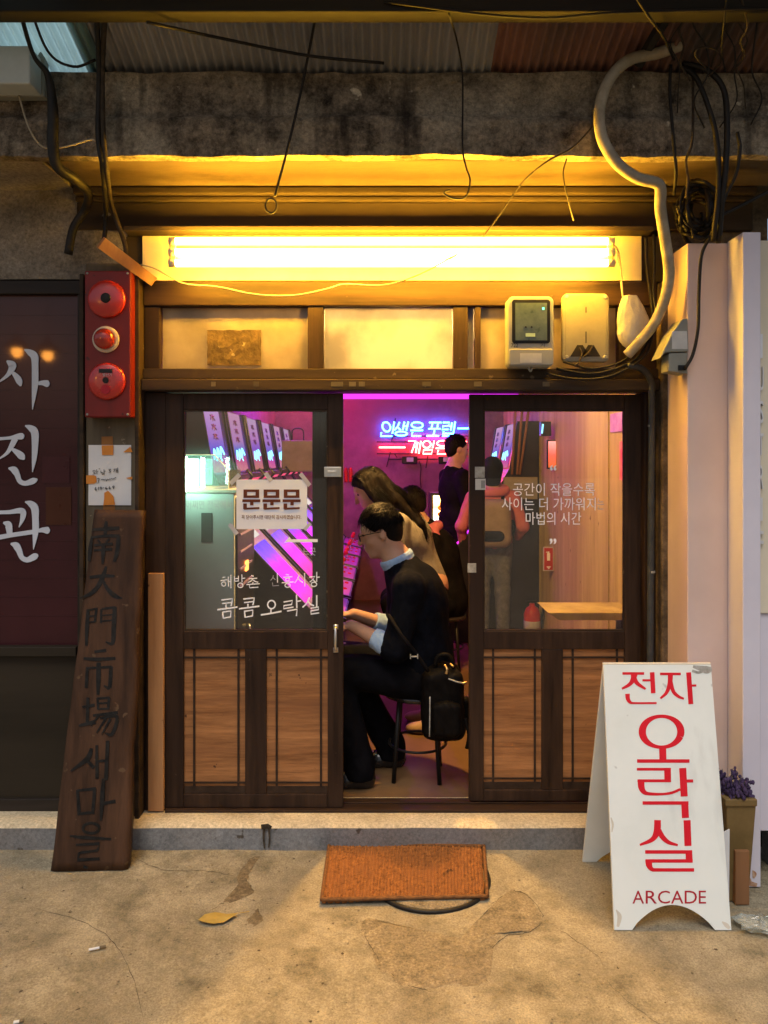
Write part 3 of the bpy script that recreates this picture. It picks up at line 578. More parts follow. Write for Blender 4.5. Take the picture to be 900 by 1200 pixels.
# odd wedge of dark wood behind the left glass
MB().box(X(366, .05), X(392, .05), 0.048, 0.085, 0.121, 1.94).build('inner_stile', M['wood_dark'], bld, bevel=0.003)
# handle, hasp
mb = MB(); hx = X(393.5, 0); hz = PZ(748, 0)
mb.tube([(hx, -0.002, hz + 0.048), (hx, -0.02, hz + 0.042), (hx, -0.027, hz), (hx, -0.02, hz - 0.042), (hx, -0.002, hz - 0.048)], 0.006, 8, rr=[0.009, 0.006, 0.0075, 0.006, 0.009])
mb.box(hx - 0.011, hx + 0.011, -0.004, 0.0, hz + 0.04, hz + 0.062); mb.box(hx - 0.011, hx + 0.011, -0.004, 0.0, hz - 0.062, hz - 0.04)
mb.build('pull_handle', M['silver'], dl, True)
mb = MB(); z = PZ(553, 0); mb.box(X(380, 0), X(400, 0), -0.007, -0.001, z - 0.022, z + 0.022); mb.box(X(384, 0), X(394, 0), -0.010, -0.0072, z - 0.005, z + 0.005)
mb.build('hasp', M['silver'], dl, bevel=0.003)
# stickers on the right door
MB().box(X(556.5, YR), X(568, YR), YR - 0.0015, YR - 0.0003, PZ(560, YR), PZ(547, YR)).build('round_sticker', M['scuff'], dr)
MB().box(X(557, YR), X(569, YR), YR - 0.002, YR - 0.0004, PZ(574, YR), PZ(561, YR)).build('barcode_sticker', M['label_pale'], dr)
mb = MB()
for k in range(5): mb.box(X(564 + k * 0.9, YR), X(564.45 + k * 0.9, YR), YR - 0.0024, YR - 0.0021, PZ(572, YR), PZ(563, YR))
mb.build('barcode_bars', M['pen'], dr)
MB().box(X(548, YR), X(558, YR), YR - 0.0015, YR - 0.0003, PZ(671, YR), PZ(660, YR)).build('torn_sticker', M['scuff'], dr)

# lettering on the left glass
gp = Plane((0, 0.015, 0), (0, -1, 0))
o5 = dict(sc_=5.625, off=(240, 640))
def kom(dx, dy): 
    f = lambda *p: [(a + dx, b + dy) for a, b in p]
    return [S(*f((110, 355), (150, 350), (182, 347), (178, 375), (172, 396)), w=9, s=False), S(*f((115, 378), (175, 371)), w=8), S(*f((140, 385), (141, 408)), w=9), S(*f((82, 419), (150, 410), (216, 401)), w=10),
            S(*f((118, 432), (122, 476)), w=9), S(*f((117, 435), (173, 427), (170, 468)), w=9, s=False), S(*f((122, 474), (170, 466)), w=8)]
big = kom(0, 0) + kom(144, -6)
big += [ring(440, 385, 25, 27, 9), S((437, 410), (436, 440), w=9), S((370, 453), (440, 442), (506, 429), w=10)]
big += [S((520, 368), (578, 358), (572, 385), w=8, s=False), S((522, 392), (574, 384), w=8), S((523, 390), (520, 412), (585, 401), w=8, s=False), S((605, 320), (607, 407), w=9), S((607, 364), (634, 359), w=8), S((543, 427), (609, 415), (604, 460), w=9, s=False)]
big += [S((690, 338), (675, 372), (645, 403), w=9), S((680, 362), (695, 380), (720, 393), w=9), S((738, 323), (738, 400), w=9), S((697, 409), (750, 401), (748, 419), w=8, s=False), S((700, 426), (749, 418), w=8), S((701, 424), (700, 447), (754, 439), w=8, s=False)]
strokes('lettering', big, gp, M['decal'], dl, thick=0.0004, base=0.0006, **o5)
sm = [S((117, 206), (136, 203)), S((103, 228), (150, 221)), ring(125, 249, 14, 14, 6), S((155, 200), (157, 268)), S((172, 188), (173, 278)), S((157, 233), (172, 231)),
      S((195, 198), (197, 232)), S((222, 195), (222, 232)), S((197, 214), (222, 213)), S((197, 231), (222, 229)), S((245, 186), (246, 238)), S((246, 213), (266, 210)), ring(235, 258, 17, 15, 6),
      S((306, 192), (322, 199)), S((290, 215), (345, 211)), S((318, 213), (306, 228), (285, 240)), S((318, 222), (332, 232), (352, 238)), S((318, 236), (318, 250)), S((275, 253), (362, 247)), S((295, 257), (297, 274), (353, 270), s=False),
      S((478, 178), (480, 240)), S((535, 186), (555, 190)), S((518, 206), (577, 201)), ring(546, 219, 13, 11, 6), S((508, 241), (587, 235)), ring(546, 258, 17, 13, 6),
      S((622, 188), (612, 215), (593, 242)), S((614, 208), (628, 226), (647, 239)), S((658, 178), (660, 264)), S((688, 206), (727, 199), (712, 220), (692, 237), s=False), S((709, 216), (730, 236)), S((738, 170), (738, 234)), S((738, 205), (757, 203)), ring(720, 251, 18, 14, 6)]
strokes('lettering', sm, gp, M['decal'], dl, thick=0.0004, base=0.0006, **o5)
strokes('lettering', [S((452, 192), (448, 208), (434, 226), w=4), S((449, 206), (466, 222), w=4), S((446, 240), (448, 262), (488, 259), w=4, s=False)], gp, M['decal_thin'], dl, thick=0.0004, base=0.0006, **o5)
text_px('lettering', '어쩌면 전국에서', (218, 586, 272, 597), gp, M['decal_thin'], dl, off=0.0009)
text_px('lettering', '느곳', (355, 642, 370, 651), gp, M['decal_thin'], dl, off=0.0009)
a4 = dict(sc_=7.5, off=(260, 550))
strokes('arrow', [S((600, 628, 26), (842, 626, 27), s=False), S((552, 642, 3), (606, 614, 50), s=False)], gp, M['decal'], dl, thick=0.0004, base=0.0006, **a4)
# lettering on the right glass
gr = Plane((0, YR + 0.015, 0), (0, -1, 0))
text_px('lettering', '“', (644.5, 545, 652, 551.5), gr, M['decal'], dr, bold=0.02, off=0.0009)
text_px('lettering', '공간이 작을수록', (601, 566, 697, 581), gr, M['decal'], dr, off=0.0009)
text_px('lettering', '사이는 더 가까워지', (588, 583, 698, 598), gr, M['decal'], dr, off=0.0009)
text_px('lettering', '는', (699.5, 584, 708, 597), gr, M['decal_thin'], dr, off=0.0009)
text_px('lettering', '마법의 시간', (616, 600, 681, 615), gr, M['decal'], dr, off=0.0009)
text_px('lettering', '”', (644, 631, 652, 638), gr, M['decal'], dr, bold=0.02, off=0.0009)

# notice taped on the left glass
npz = Plane((0, 0.0135, 0), (0, -1, 0))
a_ = npz.on(277, 620); b_ = npz.on(360, 562)
nt_ = thing('door_notice', 'pale paper notice with large brown blocky letters taped to the left door glass', 'notice', ((a_.x + b_.x) / 2, 0.0135, a_.z))
vs, fs = grid(6, 4, lambda u, v: (a_.x + (b_.x - a_.x) * u, 0.0125 - 0.0006 * math.sin(u * 5 + v * 3), a_.z + (b_.z - a_.z) * v))
add_mesh('sheet', vs, fs, M['paper_w'], nt_)
np2 = Plane((0, 0.0115, 0), (0, -1, 0))
for k in range(3):
    d = 177 * k; q = lambda *p: [(a + d, b) for a, b in p]; mb = MB(); it = []
    it += [S(*q((190, 188), (328, 188)), w=22, s=False), S(*q((190, 240), (328, 240)), w=22, s=False), S(*q((206, 178), (206, 250)), w=32, s=False), S(*q((312, 178), (312, 250)), w=32, s=False),
           S(*q((180, 276), (338, 276)), w=24, s=False), S(*q((263, 286), (263, 316)), w=30, s=False), S(*q((204, 300), (204, 350)), w=32, s=False), S(*q((196, 346), (330, 340)), w=17, s=False)]
    strokes('block_letter', it, np2, M['brown_print'], nt_, thick=0.0001, base=0.0001, **a4)
text_px('print_line', '꼭 닫아주시면 대단히 감사하겠습니다.', (283, 603.5, 353, 608.5), np2, M['brown_print'], nt_, bold=0.012, off=0.0003)
for (p, q, wd) in (((270, 567), (281, 556), 5), ((311, 554), (318, 564), 5), ((352, 555), (363, 569), 5), ((269, 614), (278, 626), 5), ((357, 621), (364, 613), 4)):
    strokes('tape_strip', [S((*p, wd), (*q, wd), s=False)], npz, M['tape_clear'], nt_, thick=0.0002, base=0.0024)

# fluorescent light over the door
lamp = thing('fluorescent_lamp', 'long glowing warm yellow fluorescent batten above the shop door', 'lamp', (0.02, -0.03, 2.44))
MB().box(-1.06, 1.13, -0.018, 0.03, 2.432, 2.629).build('backboard', M['lampboard'], lamp, bevel=0.003)
x0, x1 = PX(206, -0.162), PX(712, -0.162)
for zz in (2.562, 2.516, 2.470):
    MB().tube([(x0, -0.162, zz), (x1, -0.162, zz)], 0.0145, 14, 1).build('tube', M['tube_lamp'], lamp, True)
    for xx in (x0 - 0.028, x1 + 0.001): MB().tube([(xx, -0.162, zz), (xx + 0.027, -0.162, zz)], 0.0165, 14, 1).build('tube_holder', M['lampboard'], lamp, True)
MB().box(x0 - 0.02, x1 + 0.02, -0.135, -0.0185, 2.494, 2.538).build('body', M['lampboard'], lamp, bevel=0.008)
for xx in (x0 - 0.030, x1 + 0.004): MB().box(xx, xx + 0.026, -0.150, -0.136, 2.462, 2.570).build('end_bracket', M['lampboard'], lamp, bevel=0.003)

# ================================================================== PHOTO STUDIO FRONT (left)
st = thing('studio_front', 'dark maroon studio window with pale grey vertical lettering left of the arcade', 'shopfront', (-1.85, 0.02, 0.1))
MB().box(-2.4, X(93, .02), 0.02, 0.05, PZ(757, .02), PZ(345, .02)).build('window_film', M['maroon'], st)
mb = MB(); mb.box(-2.4, -1.316, -0.01, 0.06, PZ(345, .0), 2.436); mb.box(X(91, 0), -1.316, -0.005, 0.06, 0.10, PZ(345, 0)); mb.build('window_frame', M['frame_old'], st, bevel=0.004)
mb = MB(); mb.box(-2.4, X(91, 0), -0.02, 0.06, PZ(768, 0), PZ(757, 0)); mb.build('window_sill', M['low_panel'], st, bevel=0.003)
MB().box(-2.4, X(91, 0), 0.01, 0.05, PZ(936, 0), PZ(768, 0)).build('lower_panel', M['low_panel'], st)
mb = MB(); mb.box(-2.4, X(91, 0), -0.005, 0.06, 0.098, PZ(936, 0)); mb.build('bottom_rail', M['frame_old'], st, bevel=0.003)
mb = MB()
for k in range(17):
    z = PZ(370 + k * 22, 0.02); mb.box(-2.4, X(93, .02), 0.0185, 0.0205, z, z + 0.003)
mb.build('seam', M['maroon'], st)
# paper slips behind the film
MB().box(X(54, 0.02), X(84, 0.02), 0.0165, 0.018, PZ(615, .02), PZ(571, .02)).build('notice_slip', mat('slip_brown', (0.055, 0.017, 0.009), (0.065, 0.022, 0.011), 8, 0.3), st)
MB().box(X(50, 0.02), X(82, 0.02), 0.0165, 0.018, PZ(566, .02), PZ(535, .02)).build('notice_slip', mat('slip_maroon', (0.046, 0.012, 0.015), (0.052, 0.014, 0.017), 8, 0.3), st)
sp = front(0.018); s1 = dict(sc_=4.286, off=(0, 390))
sa = [S((36, 141, 8), (60, 160, 40), (62, 178, 34), (38, 215, 18), (-12, 254, 5)), S((60, 193, 12), (88, 225, 30), (100, 248, 30), (106, 268, 8)),
      S((124, 84, 6), (150, 98, 30), (174, 118, 38), (178, 160, 33), (178, 250, 32), (172, 320, 20), (165, 386, 3)), S((186, 256, 14), (215, 252, 24), (240, 256, 34), (251, 257, 10))]
ji = [S((-10, 533, 16), (50, 528, 16), (95, 521, 30), (115, 519, 30), (124, 518, 8)), S((78, 532, 30), (62, 565, 26), (36, 605, 16), (-10, 638, 5)), S((58, 580, 10), (92, 604, 30), (112, 622, 34), (124, 637, 8)),
      S((128, 466, 6), (155, 478, 30), (176, 500, 38), (178, 560, 32), (174, 630, 24), (165, 700, 3)), S((45, 680, 8), (72, 688, 34), (88, 712, 28), (102, 745, 24), (130, 756, 24), (170, 743, 30), (189, 735, 8))]
gw = [S((-10, 902, 18), (50, 900, 20), (100, 893, 28), (118, 902, 30), (114, 935, 22), (97, 977, 3)), S((18, 953, 8), (42, 962, 34), (48, 985, 32), (50, 1012, 26)), S((-10, 1028, 24), (70, 1014, 22), (165, 1000, 22)),
      S((128, 848, 6), (155, 858, 30), (176, 880, 38), (180, 930, 33), (180, 1000, 30), (170, 1088, 3)), S((186, 996, 14), (215, 990, 24), (242, 992, 34), (253, 992, 8)), S((56, 1058, 8), (82, 1068, 34), (98, 1094, 30), (112, 1128, 24), (140, 1140, 26), (178, 1122, 32), (194, 1118, 8))]
for it in (sa, ji, gw): strokes('lettering', it, sp, M['letter_grey'], st, thick=0.003, base=0.001, **s1)

# two orange lamps hanging across the alley, mirrored in the studio window
for k, (px, py, lab) in enumerate(((20, 412, 'hanging orange lamp across the alley, left of two reflected in the studio window'), (56, 416, 'hanging orange lamp across the alley, right of two reflected in the studio window'))):
    d = 7.2; x = (px - CX) * d / FPX; z = CAM_Z - (py - CY) * d / FPX; y = 0.02 - (d + CAM_Y - 0.02)
    l_ = thing('pendant_lamp', lab, 'lamp', (x, y, z), 'lamps mirrored in the studio window')
    mb = MB(); mb.sphere((0, 0, 0), 0.05, 12, 8, (1, 1, 1.2)); mb.build('bulb', M['bulb_out'], l_, True, local=True)
    mb = MB(); mb.lathe((0, 0, 0.03), (0, 0, 1), [(0.12, 0.0), (0.09, 0.06), (0.03, 0.10), (0.02, 0.14)], 16); mb.build('shade', M['black'], l_, True, local=True)
    MB().tube([(0, 0, 0.16), (0, 0, 0.9)], 0.004, 6, 1).build('cord', M['cable'], l_, local=True)

# ================================================================== NEIGHBOURING SHOP FRONT (right)
rs = thing('neighbour_front', 'pale pink and lilac metal pillars of the neighbouring shopfront at the right edge', 'shopfront', (1.45, -0.3, 0))
MB().box(1.222, 1.42, -0.28, -0.06, 0.0, 2.52).build('pink_pillar', M['pillar'], rs, bevel=0.004)
MB().box(1.382, 1.452, -0.41, -0.281, 0.0, 2.525).build('lilac_pillar', M['pillar2'], rs, bevel=0.004)
MB().box(1.4525, 1.62, -0.385, -0.06, 1.05, 2.50).build('cream_fascia', M['cream'], rs, bevel=0.003)
MB().box(1.4525, 1.70, -0.375, -0.06, 0.20, 1.0495).build('cream_fascia', M['pillar2'], rs, bevel=0.003)
cp = front(-0.385)
for k, (ch, y0, y1) in enumerate((('I', 392, 420), ('U', 430, 458), ('S', 470, 496), ('T', 508, 533), ('R', 545, 573), ('I', 583, 610), ('F', 622, 650))):
    gv, gf = glyphs(ch, 0.0); gx0 = min(v[0] for v in gv); gx1 = max(v[0] for v in gv); gy0 = min(v[1] for v in gv); gy1 = max(v[1] for v in gv)
    wpx = 5.0 if ch != 'I' else 3.0
    lo = [cp.on(890.5 - wpx / 2 + (v[0] - gx0) / (gx1 - gx0) * wpx, y1 - (v[1] - gy0) / (gy1 - gy0) * (y1 - y0)) + Vector((0, -0.012, 0)) for v in gv]
    add_mesh('raised_letter', lo, gf, M['letter_metal'], rs).modifiers.new('solid', 'SOLIDIFY').thickness = 0.011
MB().box(1.63, 2.3, -0.25, -0.2, 0.42, 2.5).build('teal_window', M['teal'], rs)
MB().box(1.60, 2.3, -0.30, -0.2, 0.30, 0.415).build('window_sill', M['pillar2'], rs, bevel=0.003)
MB().box(1.56, 2.3, -0.36, -0.2, 0.0, 0.14).build('plinth', M['step_face'], rs, bevel=0.006)
MB().box(1.56, 2.3, -0.32, -0.2, 0.142, 0.298).build('plinth', M['low_panel'], rs, bevel=0.003)
blotp = Plane((0, -0.411, 0), (0, -1, 0))
strokes('rust_patch', [S((871.5, 1036, 6), (875, 1030, 8), (879, 1035, 6), (887, 1037, 4)), S((882, 1020, 1), (884, 1024, 5), (883, 1029, 2))], blotp, M['rust'], rs, thick=0.0006, base=0.0004)

# ================================================================== FIXTURES ON THE FRONT
fa = thing('fire_alarm_panel', 'red fire alarm panel with bell, lamp and call button on the post', 'fire alarm', (-1.17, -0.09, 1.82))
ax0, ax1, ay = PX(99, -0.13), PX(153, -0.13), -0.13
MB().box(ax0, ax1, ay, -0.052, PZ(489, ay), PZ(317, ay)).build('case', M['red'], fa, bevel=0.006)
c = P(126, 351, ay)
MB().lathe(c, (0, -1, 0), [(0.078, 0.0), (0.080, 0.008), (0.076, 0.018), (0.060, 0.026), (0.030, 0.031), (0.012, 0.032)], 40).build('bell', M['red_hi'], fa, True)
MB().lathe(c + Vector((0.004, -0.031, 0)), (0, -1, 0), [(0.021, 0.0), (0.021, 0.003), (0.017, 0.005)], 24).build('bell_badge', M['black'], fa, True)
c = P(124.5, 398, ay)
MB().lathe(c, (0, -1, 0), [(0.056, 0.0), (0.056, 0.008), (0.046, 0.012)], 36).build('lamp_ring', M['cream_plastic'], fa, True)
MB().lathe(c + Vector((0, -0.0125, 0)), (0, -1, 0), [(0.045, 0.0), (0.043, 0.016), (0.034, 0.030), (0.018, 0.038), (0.005, 0.040)], 32).build('lamp_lens', M['red_lens'], fa, True)
c = P(126, 447, ay)
MB().lathe(c, (0, -1, 0), [(0.078, 0.0), (0.078, 0.010), (0.068, 0.018), (0.04, 0.020)], 40).build('call_button', M['red_hi'], fa, True)
mb = MB(); mb.lathe(c + Vector((0, -0.021, 0.003)), (0, -1, 0), [(0.013, 0), (0.013, 0.002)], 20); mb.build('button_hole', M['black'], fa)
MB().lathe(c + Vector((0, -0.0205, -0.035)), (0, -1, 0), [(0.02, 0), (0.02, 0.002)], 20).build('push_knob', M['sign_red_d'], fa)
MB().box(c.x - 0.028, c.x + 0.028, -0.1535, -0.151, c.z + 0.034, c.z + 0.05).build('button_label', M['pen'], fa)

mb = MB()
for a, b in ((.012, .012), (.012, -.012), (-.012, .012), (-.012, -.012)):
    sx = (ax0 if a > 0 else ax1) + a; sz = (PZ(489, ay) if b > 0 else PZ(317, ay)) + b
    MB().lathe((sx, ay, sz), (0, -1, 0), [(.005, 0), (.005, .002), (.003, .003)], 10).build('screw', M['scuff'], fa, True)
text_px('button_text', '발신기', (120.5, 437.5, 131, 441), front(-0.1536), M['decal_thin'], fa, off=0.0004)
# note taped on the post
pn = thing('handwritten_note', 'creased white handwritten note stuck on the post with orange tape', 'note', (-1.17, -0.052, 1.42))
Yp = -0.0515; a_ = P(104, 592, Yp); b_ = P(154, 521.5, Yp)
vs, fs = grid(12, 16, lambda u, v: (a_.x + (b_.x - a_.x) * u, Yp - 0.003 - 0.0025 * nz(u * 3.2, v * 4.2, 3) - 0.0015 * abs(nz(u * 7, v * 7, 6)), a_.z + (b_.z - a_.z) * v))
add_mesh('sheet', vs, fs, M['paper'], pn, True)
pp = front(Yp - 0.007)
nn = dict(sc_=10.0, off=(90, 490))
strokes('tape_strip', [S((355, 215, 130), (358, 318, 135), s=False)], front(Yp - 0.0008), M['tape_old'], pn, thick=0.0003, base=0.0, **nn)
strokes('tape_strip', [S((360, 318, 138), (362, 432, 132), s=False)], pp, M['tape'], pn, thick=0.0004, base=0, **nn)
strokes('tape_strip', [S((110, 720, 100), (200, 718, 100), (230, 716, 70), s=False)], pp, M['tape'], pn, thick=0.0004, base=0, **nn)
strokes('tape_strip', [S((345, 862, 50), (375, 925, 110), (380, 1018, 140), s=False)], pp, M['tape'], pn, thick=0.0004, base=0, **nn)
strokes('tape_strip', [S((378, 1018, 138), (378, 1075, 138), s=False)], front(Yp - 0.0008), M['tape_old'], pn, thick=0.0003, base=0, **nn)
strokes('tape_strip', [S((550, 398, 6), (640, 365, 70), s=False), S((580, 702, 6), (650, 702, 34), s=False)], pp, M['tape'], pn, thick=0.0004, base=0, **nn)
hw = [ring(203, 622, 14, 12, 5), S((203, 636), (203, 652), w=5), S((186, 656), (225, 648), w=5), S((232, 600), (236, 660), w=5), S((236, 625), (250, 622), w=5), S((258, 590), (272, 598), w=5), S((282, 615), (284, 645), w=5), S((284, 640), (306, 636), w=5), S((318, 600), (320, 650), w=5), S((320, 622), (338, 620), w=5), ring(310, 655, 12, 8, 5),
      S((372, 600), (396, 598), (380, 615), (398, 628), (374, 638), w=5), S((428, 600), (448, 598), (432, 632), w=5), S((462, 586), (464, 640), w=5), S((480, 580), (482, 645), w=5), S((464, 612), (481, 610), w=5),
      S((240, 712), (262, 706), (248, 765), w=5), S((288, 722), (305, 716), (322, 724), (340, 714), w=6), S((348, 740), (356, 716), (372, 722), (390, 710), w=6), S((392, 716), (410, 708), (428, 712), (460, 692), w=5),
      S((224, 808), (214, 832), (226, 846), (232, 834), (218, 830), w=5), S((256, 806), (252, 842), w=5), S((282, 804), (272, 818), (286, 820), (290, 806), (284, 838), w=5), S((302, 818), (322, 812), w=5), S((345, 804), (338, 826), (352, 832), (354, 820), (340, 822), w=5), S((385, 800), (378, 822), (392, 828), (392, 814), w=5), S((432, 792), (420, 806), (436, 810), (440, 794), (432, 830), w=5)]
strokes('handwriting', hw, front(Yp - 0.0065), M['pen'], pn, thick=0.0003, base=0, **nn)

# leaning wooden sign
A, B, C_, D_ = Vector((-1.337, -0.300, 0.0)), Vector((-1.030, -0.290, 0.0)), None, None
tp = P(168, 598, -0.115); tl = P(110, 597, -0.115); C_, D_ = tp, tl
nrm = (B - A).cross(D_ - A).normalized()
ws = thing('wooden_signboard', 'weathered dark wooden signboard with carved black characters leaning on the post', 'signboard', (-1.18, -0.28, 0.0))
def sf(u, v):
    l = A.lerp(D_, v); r = B.lerp(C_, v); r = r + Vector((0.010 * nz(v * 5, 1) + 0.006 * nz(v * 17, 3), 0, 0)); l = l + Vector((0.004 * nz(v * 7, 5), 0, 0))
    p = l.lerp(r, u); return p + nrm * (0.0025 * nz(u * 6, v * 5, 2) - (0.008 if u in (0, 1) else 0))
mb = MB(); g1, f1 = grid(16, 40, sf); mb.add(g1, f1)
e = -nrm * 0.034
g2 = [Vector(v) + e for v in g1]; mb.add(g2, [f[::-1] for f in f1])
W = 17; H = 40; N = len(g1); bd = [j * W for j in range(H + 1)] + [H * W + i for i in range(1, W)] + [j * W + W - 1 for j in range(H - 1, -1, -1)] + [i for i in range(W - 2, 0, -1)]
mb.f += [(bd[i], bd[(i + 1) % len(bd)], N + bd[(i + 1) % len(bd)], N + bd[i]) for i in range(len(bd))]
mb.build('board', M['sign_wood'], ws, True)
wp = Plane(A + nrm * 0.001, nrm)
z6 = dict(sc_=5.4545, off=(60, 590)); z7 = dict(sc_=5.0, off=(50, 790))
nam = [S((263, 168, 14), (350, 162, 24), (436, 157, 22)), S((354, 113, 16), (350, 150, 24), (346, 200, 18)), S((262, 212, 14), (250, 290, 26), (243, 368, 18)), S((255, 218, 14), (345, 208, 18), (436, 208, 22)), S((432, 208, 24), (425, 300, 28), (405, 372, 18)), S((300, 232, 12), (318, 256, 12)), S((372, 226, 12), (352, 252, 12)), S((274, 267, 14), (395, 258, 18)), S((274, 300, 12), (390, 292, 18)), S((335, 254, 22), (334, 320, 24), (330, 388, 14))]
dae = [S((247, 472, 18), (330, 463, 22), (408, 464, 16)), S((352, 402, 14), (338, 450, 26), (300, 530, 28), (250, 578, 24), (184, 606, 8)), S((328, 486, 14), (365, 550, 26), (410, 592, 30), (456, 606, 6))]
mun = [S((236, 676, 18), (230, 790, 24), (226, 908, 16)), S((232, 682, 12), (298, 672, 14)), S((290, 672, 16), (280, 762, 14)), S((238, 722, 9), (286, 716, 9)), S((238, 760, 9), (280, 754, 9)), S((322, 674, 14), (320, 764, 14)), S((326, 674, 14), (416, 662, 16)), S((326, 716, 9), (392, 710, 9)), S((324, 752, 9), (390, 746, 9)), S((408, 660, 26), (402, 790, 30), (394, 892, 24), (350, 884, 8))]
si = [S((278, 948, 16), (352, 938, 20)), S((208, 990, 16), (300, 996, 24), (412, 990, 20)), S((304, 1016, 26), (303, 1110, 30), (300, 1222, 18)), S((232, 1046, 18), (226, 1178, 22)), S((230, 1052, 12), (388, 1044, 18)), S((384, 1042, 24), (374, 1172, 24), (338, 1164, 8))]
for it in (nam, dae, mun, si): strokes('carved_character', it, wp, M['ink'], ws, thick=0.0015, base=0.001, **z6)
jang = [S((232, 192, 14), (306, 180, 18)), S((266, 136, 18), (262, 282, 18)), S((212, 302, 14), (312, 278, 26)), S((318, 142, 12), (394, 138, 14)), S((322, 140, 14), (326, 206, 14)), S((390, 138, 16), (385, 206, 14)), S((326, 171, 10), (385, 168, 10)), S((326, 204, 10), (386, 202, 10)), S((296, 242, 14), (442, 224, 18)), S((334, 236, 16), (284, 304, 8)), S((338, 258, 12), (436, 248, 20), (408, 350, 20), (366, 344, 6)), S((372, 258, 14), (318, 342, 8)), S((398, 262, 14), (348, 352, 8))]
sae = [S((288, 434, 18), (262, 495, 30), (165, 568, 10)), S((256, 500, 14), (302, 548, 24)), S((318, 416, 16), (320, 612, 20)), S((382, 390, 20), (372, 618, 22)), S((322, 510, 14), (372, 505, 14))]
ma = [S((204, 676, 16), (216, 826, 22)), S((206, 682, 14), (312, 670, 18)), S((306, 672, 20), (294, 818, 18)), S((214, 818, 16), (300, 808, 16)), S((358, 612, 18), (350, 720, 26), (342, 856, 14)), S((352, 758, 16), (428, 744, 20))]
eul = [ring(285, 902, 48, 30, 16), S((160, 948, 10), (240, 956, 20), (402, 966, 14)), S((196, 1000, 12), (332, 992, 18), (322, 1032, 16), s=False), S((322, 1032, 14), (214, 1046, 14)), S((216, 1044, 18), (206, 1088, 18), (334, 1080, 16), s=False), S((240, 1126, 16), (266, 1136, 12))]
for it in (jang, sae, ma, eul): strokes('carved_character', it, wp, M['ink'], ws, thick=0.0015, base=0.001, **z7)

bt = MB().box(PX(173.5, -.02), PX(191.5, -.02), -0.022, -0.001, 0.108, PZ(672, -.02)).build('wooden_batten', M['batten'], bevel=0.002)
tag(bt, 'pale orange plank standing upright beside the left sliding door', 'plank')
a = P(118, 284, -0.22); b = P(180, 330, -0.03)
d = (b - a).normalized(); u = Vector((0.25, -0.4, 1)).normalized(); u = (u - d * u.dot(d)).normalized(); s_ = d.cross(u)
mb = MB(); mb.hexa([a + s_ * .012 - u * .026, a - s_ * .012 - u * .026, a - s_ * .012 + u * .026, a + s_ * .012 + u * .026], [b + s_ * .012 - u * .022, b - s_ * .012 - u * .022, b - s_ * .012 + u * .022, b + s_ * .012 + u * .022])
tag(mb.build('wooden_bracket', M['batten'], bevel=0.002), 'short slanting orange timber bracket above the fire alarm panel', 'bracket')

# electricity meter and the empty meter plate
em = thing('electricity_meter', 'grey electricity meter with dark window and green light over the right door', 'electricity meter', (PX(621, -.1), -0.05, 2.05))
Ym = -0.115
def rrect(x0, x1, z0, z1, r, Y, n=5, top_arc=0.0):
    pts = []
    for cx, cz, a0 in ((x1 - r, z1 - r, 0), (x0 + r, z1 - r, 90), (x0 + r, z0 + r, 180), (x1 - r, z0 + r, 270)):
        for k in range(n + 1):
            a = R(a0 + 90 * k / n); x = cx + r * math.cos(a); z = cz + r * math.sin(a)
            if z > (z0 + z1) / 2: z += top_arc * (1 - ((x - (x0 + x1) / 2) / ((x1 - x0) / 2)) ** 2)
            pts.append((x, Y, z))
    return pts
x0, x1, z0, z1 = PX(595, Ym), PX(649, Ym), PZ(430, Ym), PZ(348, Ym)
MB().prism(rrect(x0, x1, z0, z1, 0.022, Ym, top_arc=0.008), (0, 0.08, 0)).build('case', M['meter'], em, bevel=0.006)
MB().prism(rrect(x0 + .018, x1 - .016, z0 + .10, z1 - .012, 0.012, Ym - .004), (0, 0.006, 0)).build('window_bezel', M['black'], em, bevel=0.001)
MB().box(x0 + .032, x1 - .030, Ym - .006, Ym - .004, z0 + .112, z1 - .026).build('meter_face', M['meter_face'], em)
MB().box(x1 - .05, x1 - .042, Ym - .008, Ym - .0062, z1 - .055, z1 - .046).build('green_light', M['green_led'], em)
MB().box(x0 + .075, x0 + .115, Ym - .008, Ym - .0062, z0 + .128, z0 + .142).build('display', M['green_lcd'], em)
mb = MB(); mb.lathe((x0 + .075, Ym - .006, z0 + .168), (0, -1, 0), [(.004, 0), (.004, .003)], 10); mb.lathe((x0 + .100, Ym - .006, z0 + .168), (0, -1, 0), [(.004, 0), (.004, .003)], 10); mb.build('screw', M['black'], em)
MB().prism(rrect(x0 + .004, x1 - .004, z0 + .006, z0 + .075, 0.01, Ym - .014), (0, 0.0135, 0)).build('terminal_cover', M['meter'], em, bevel=0.004)
MB().box(x0 + .05, x1 - .055, Ym - .0155, Ym - .0142, z0 + .016, z0 + .056).build('data_label', M['label_pale'], em)
mb = MB(); mb.tube([((x0 + x1) / 2 - .01, Ym + .01, z0), ((x0 + x1) / 2, Ym + .005, z0 - .018), ((x0 + x1) / 2 + .01, Ym + .01, z0)], 0.004, 6); mb.build('seal_loop', M['meter_old'], em)
text_px('mark', '기', (633, 402.5, 638, 407), front(Ym - 0.0002), M['pen'], em, off=0.001)
text_px('mark', '722', (599, 402.5, 607, 407), front(Ym - 0.0002), M['pen'], em, off=0.001)

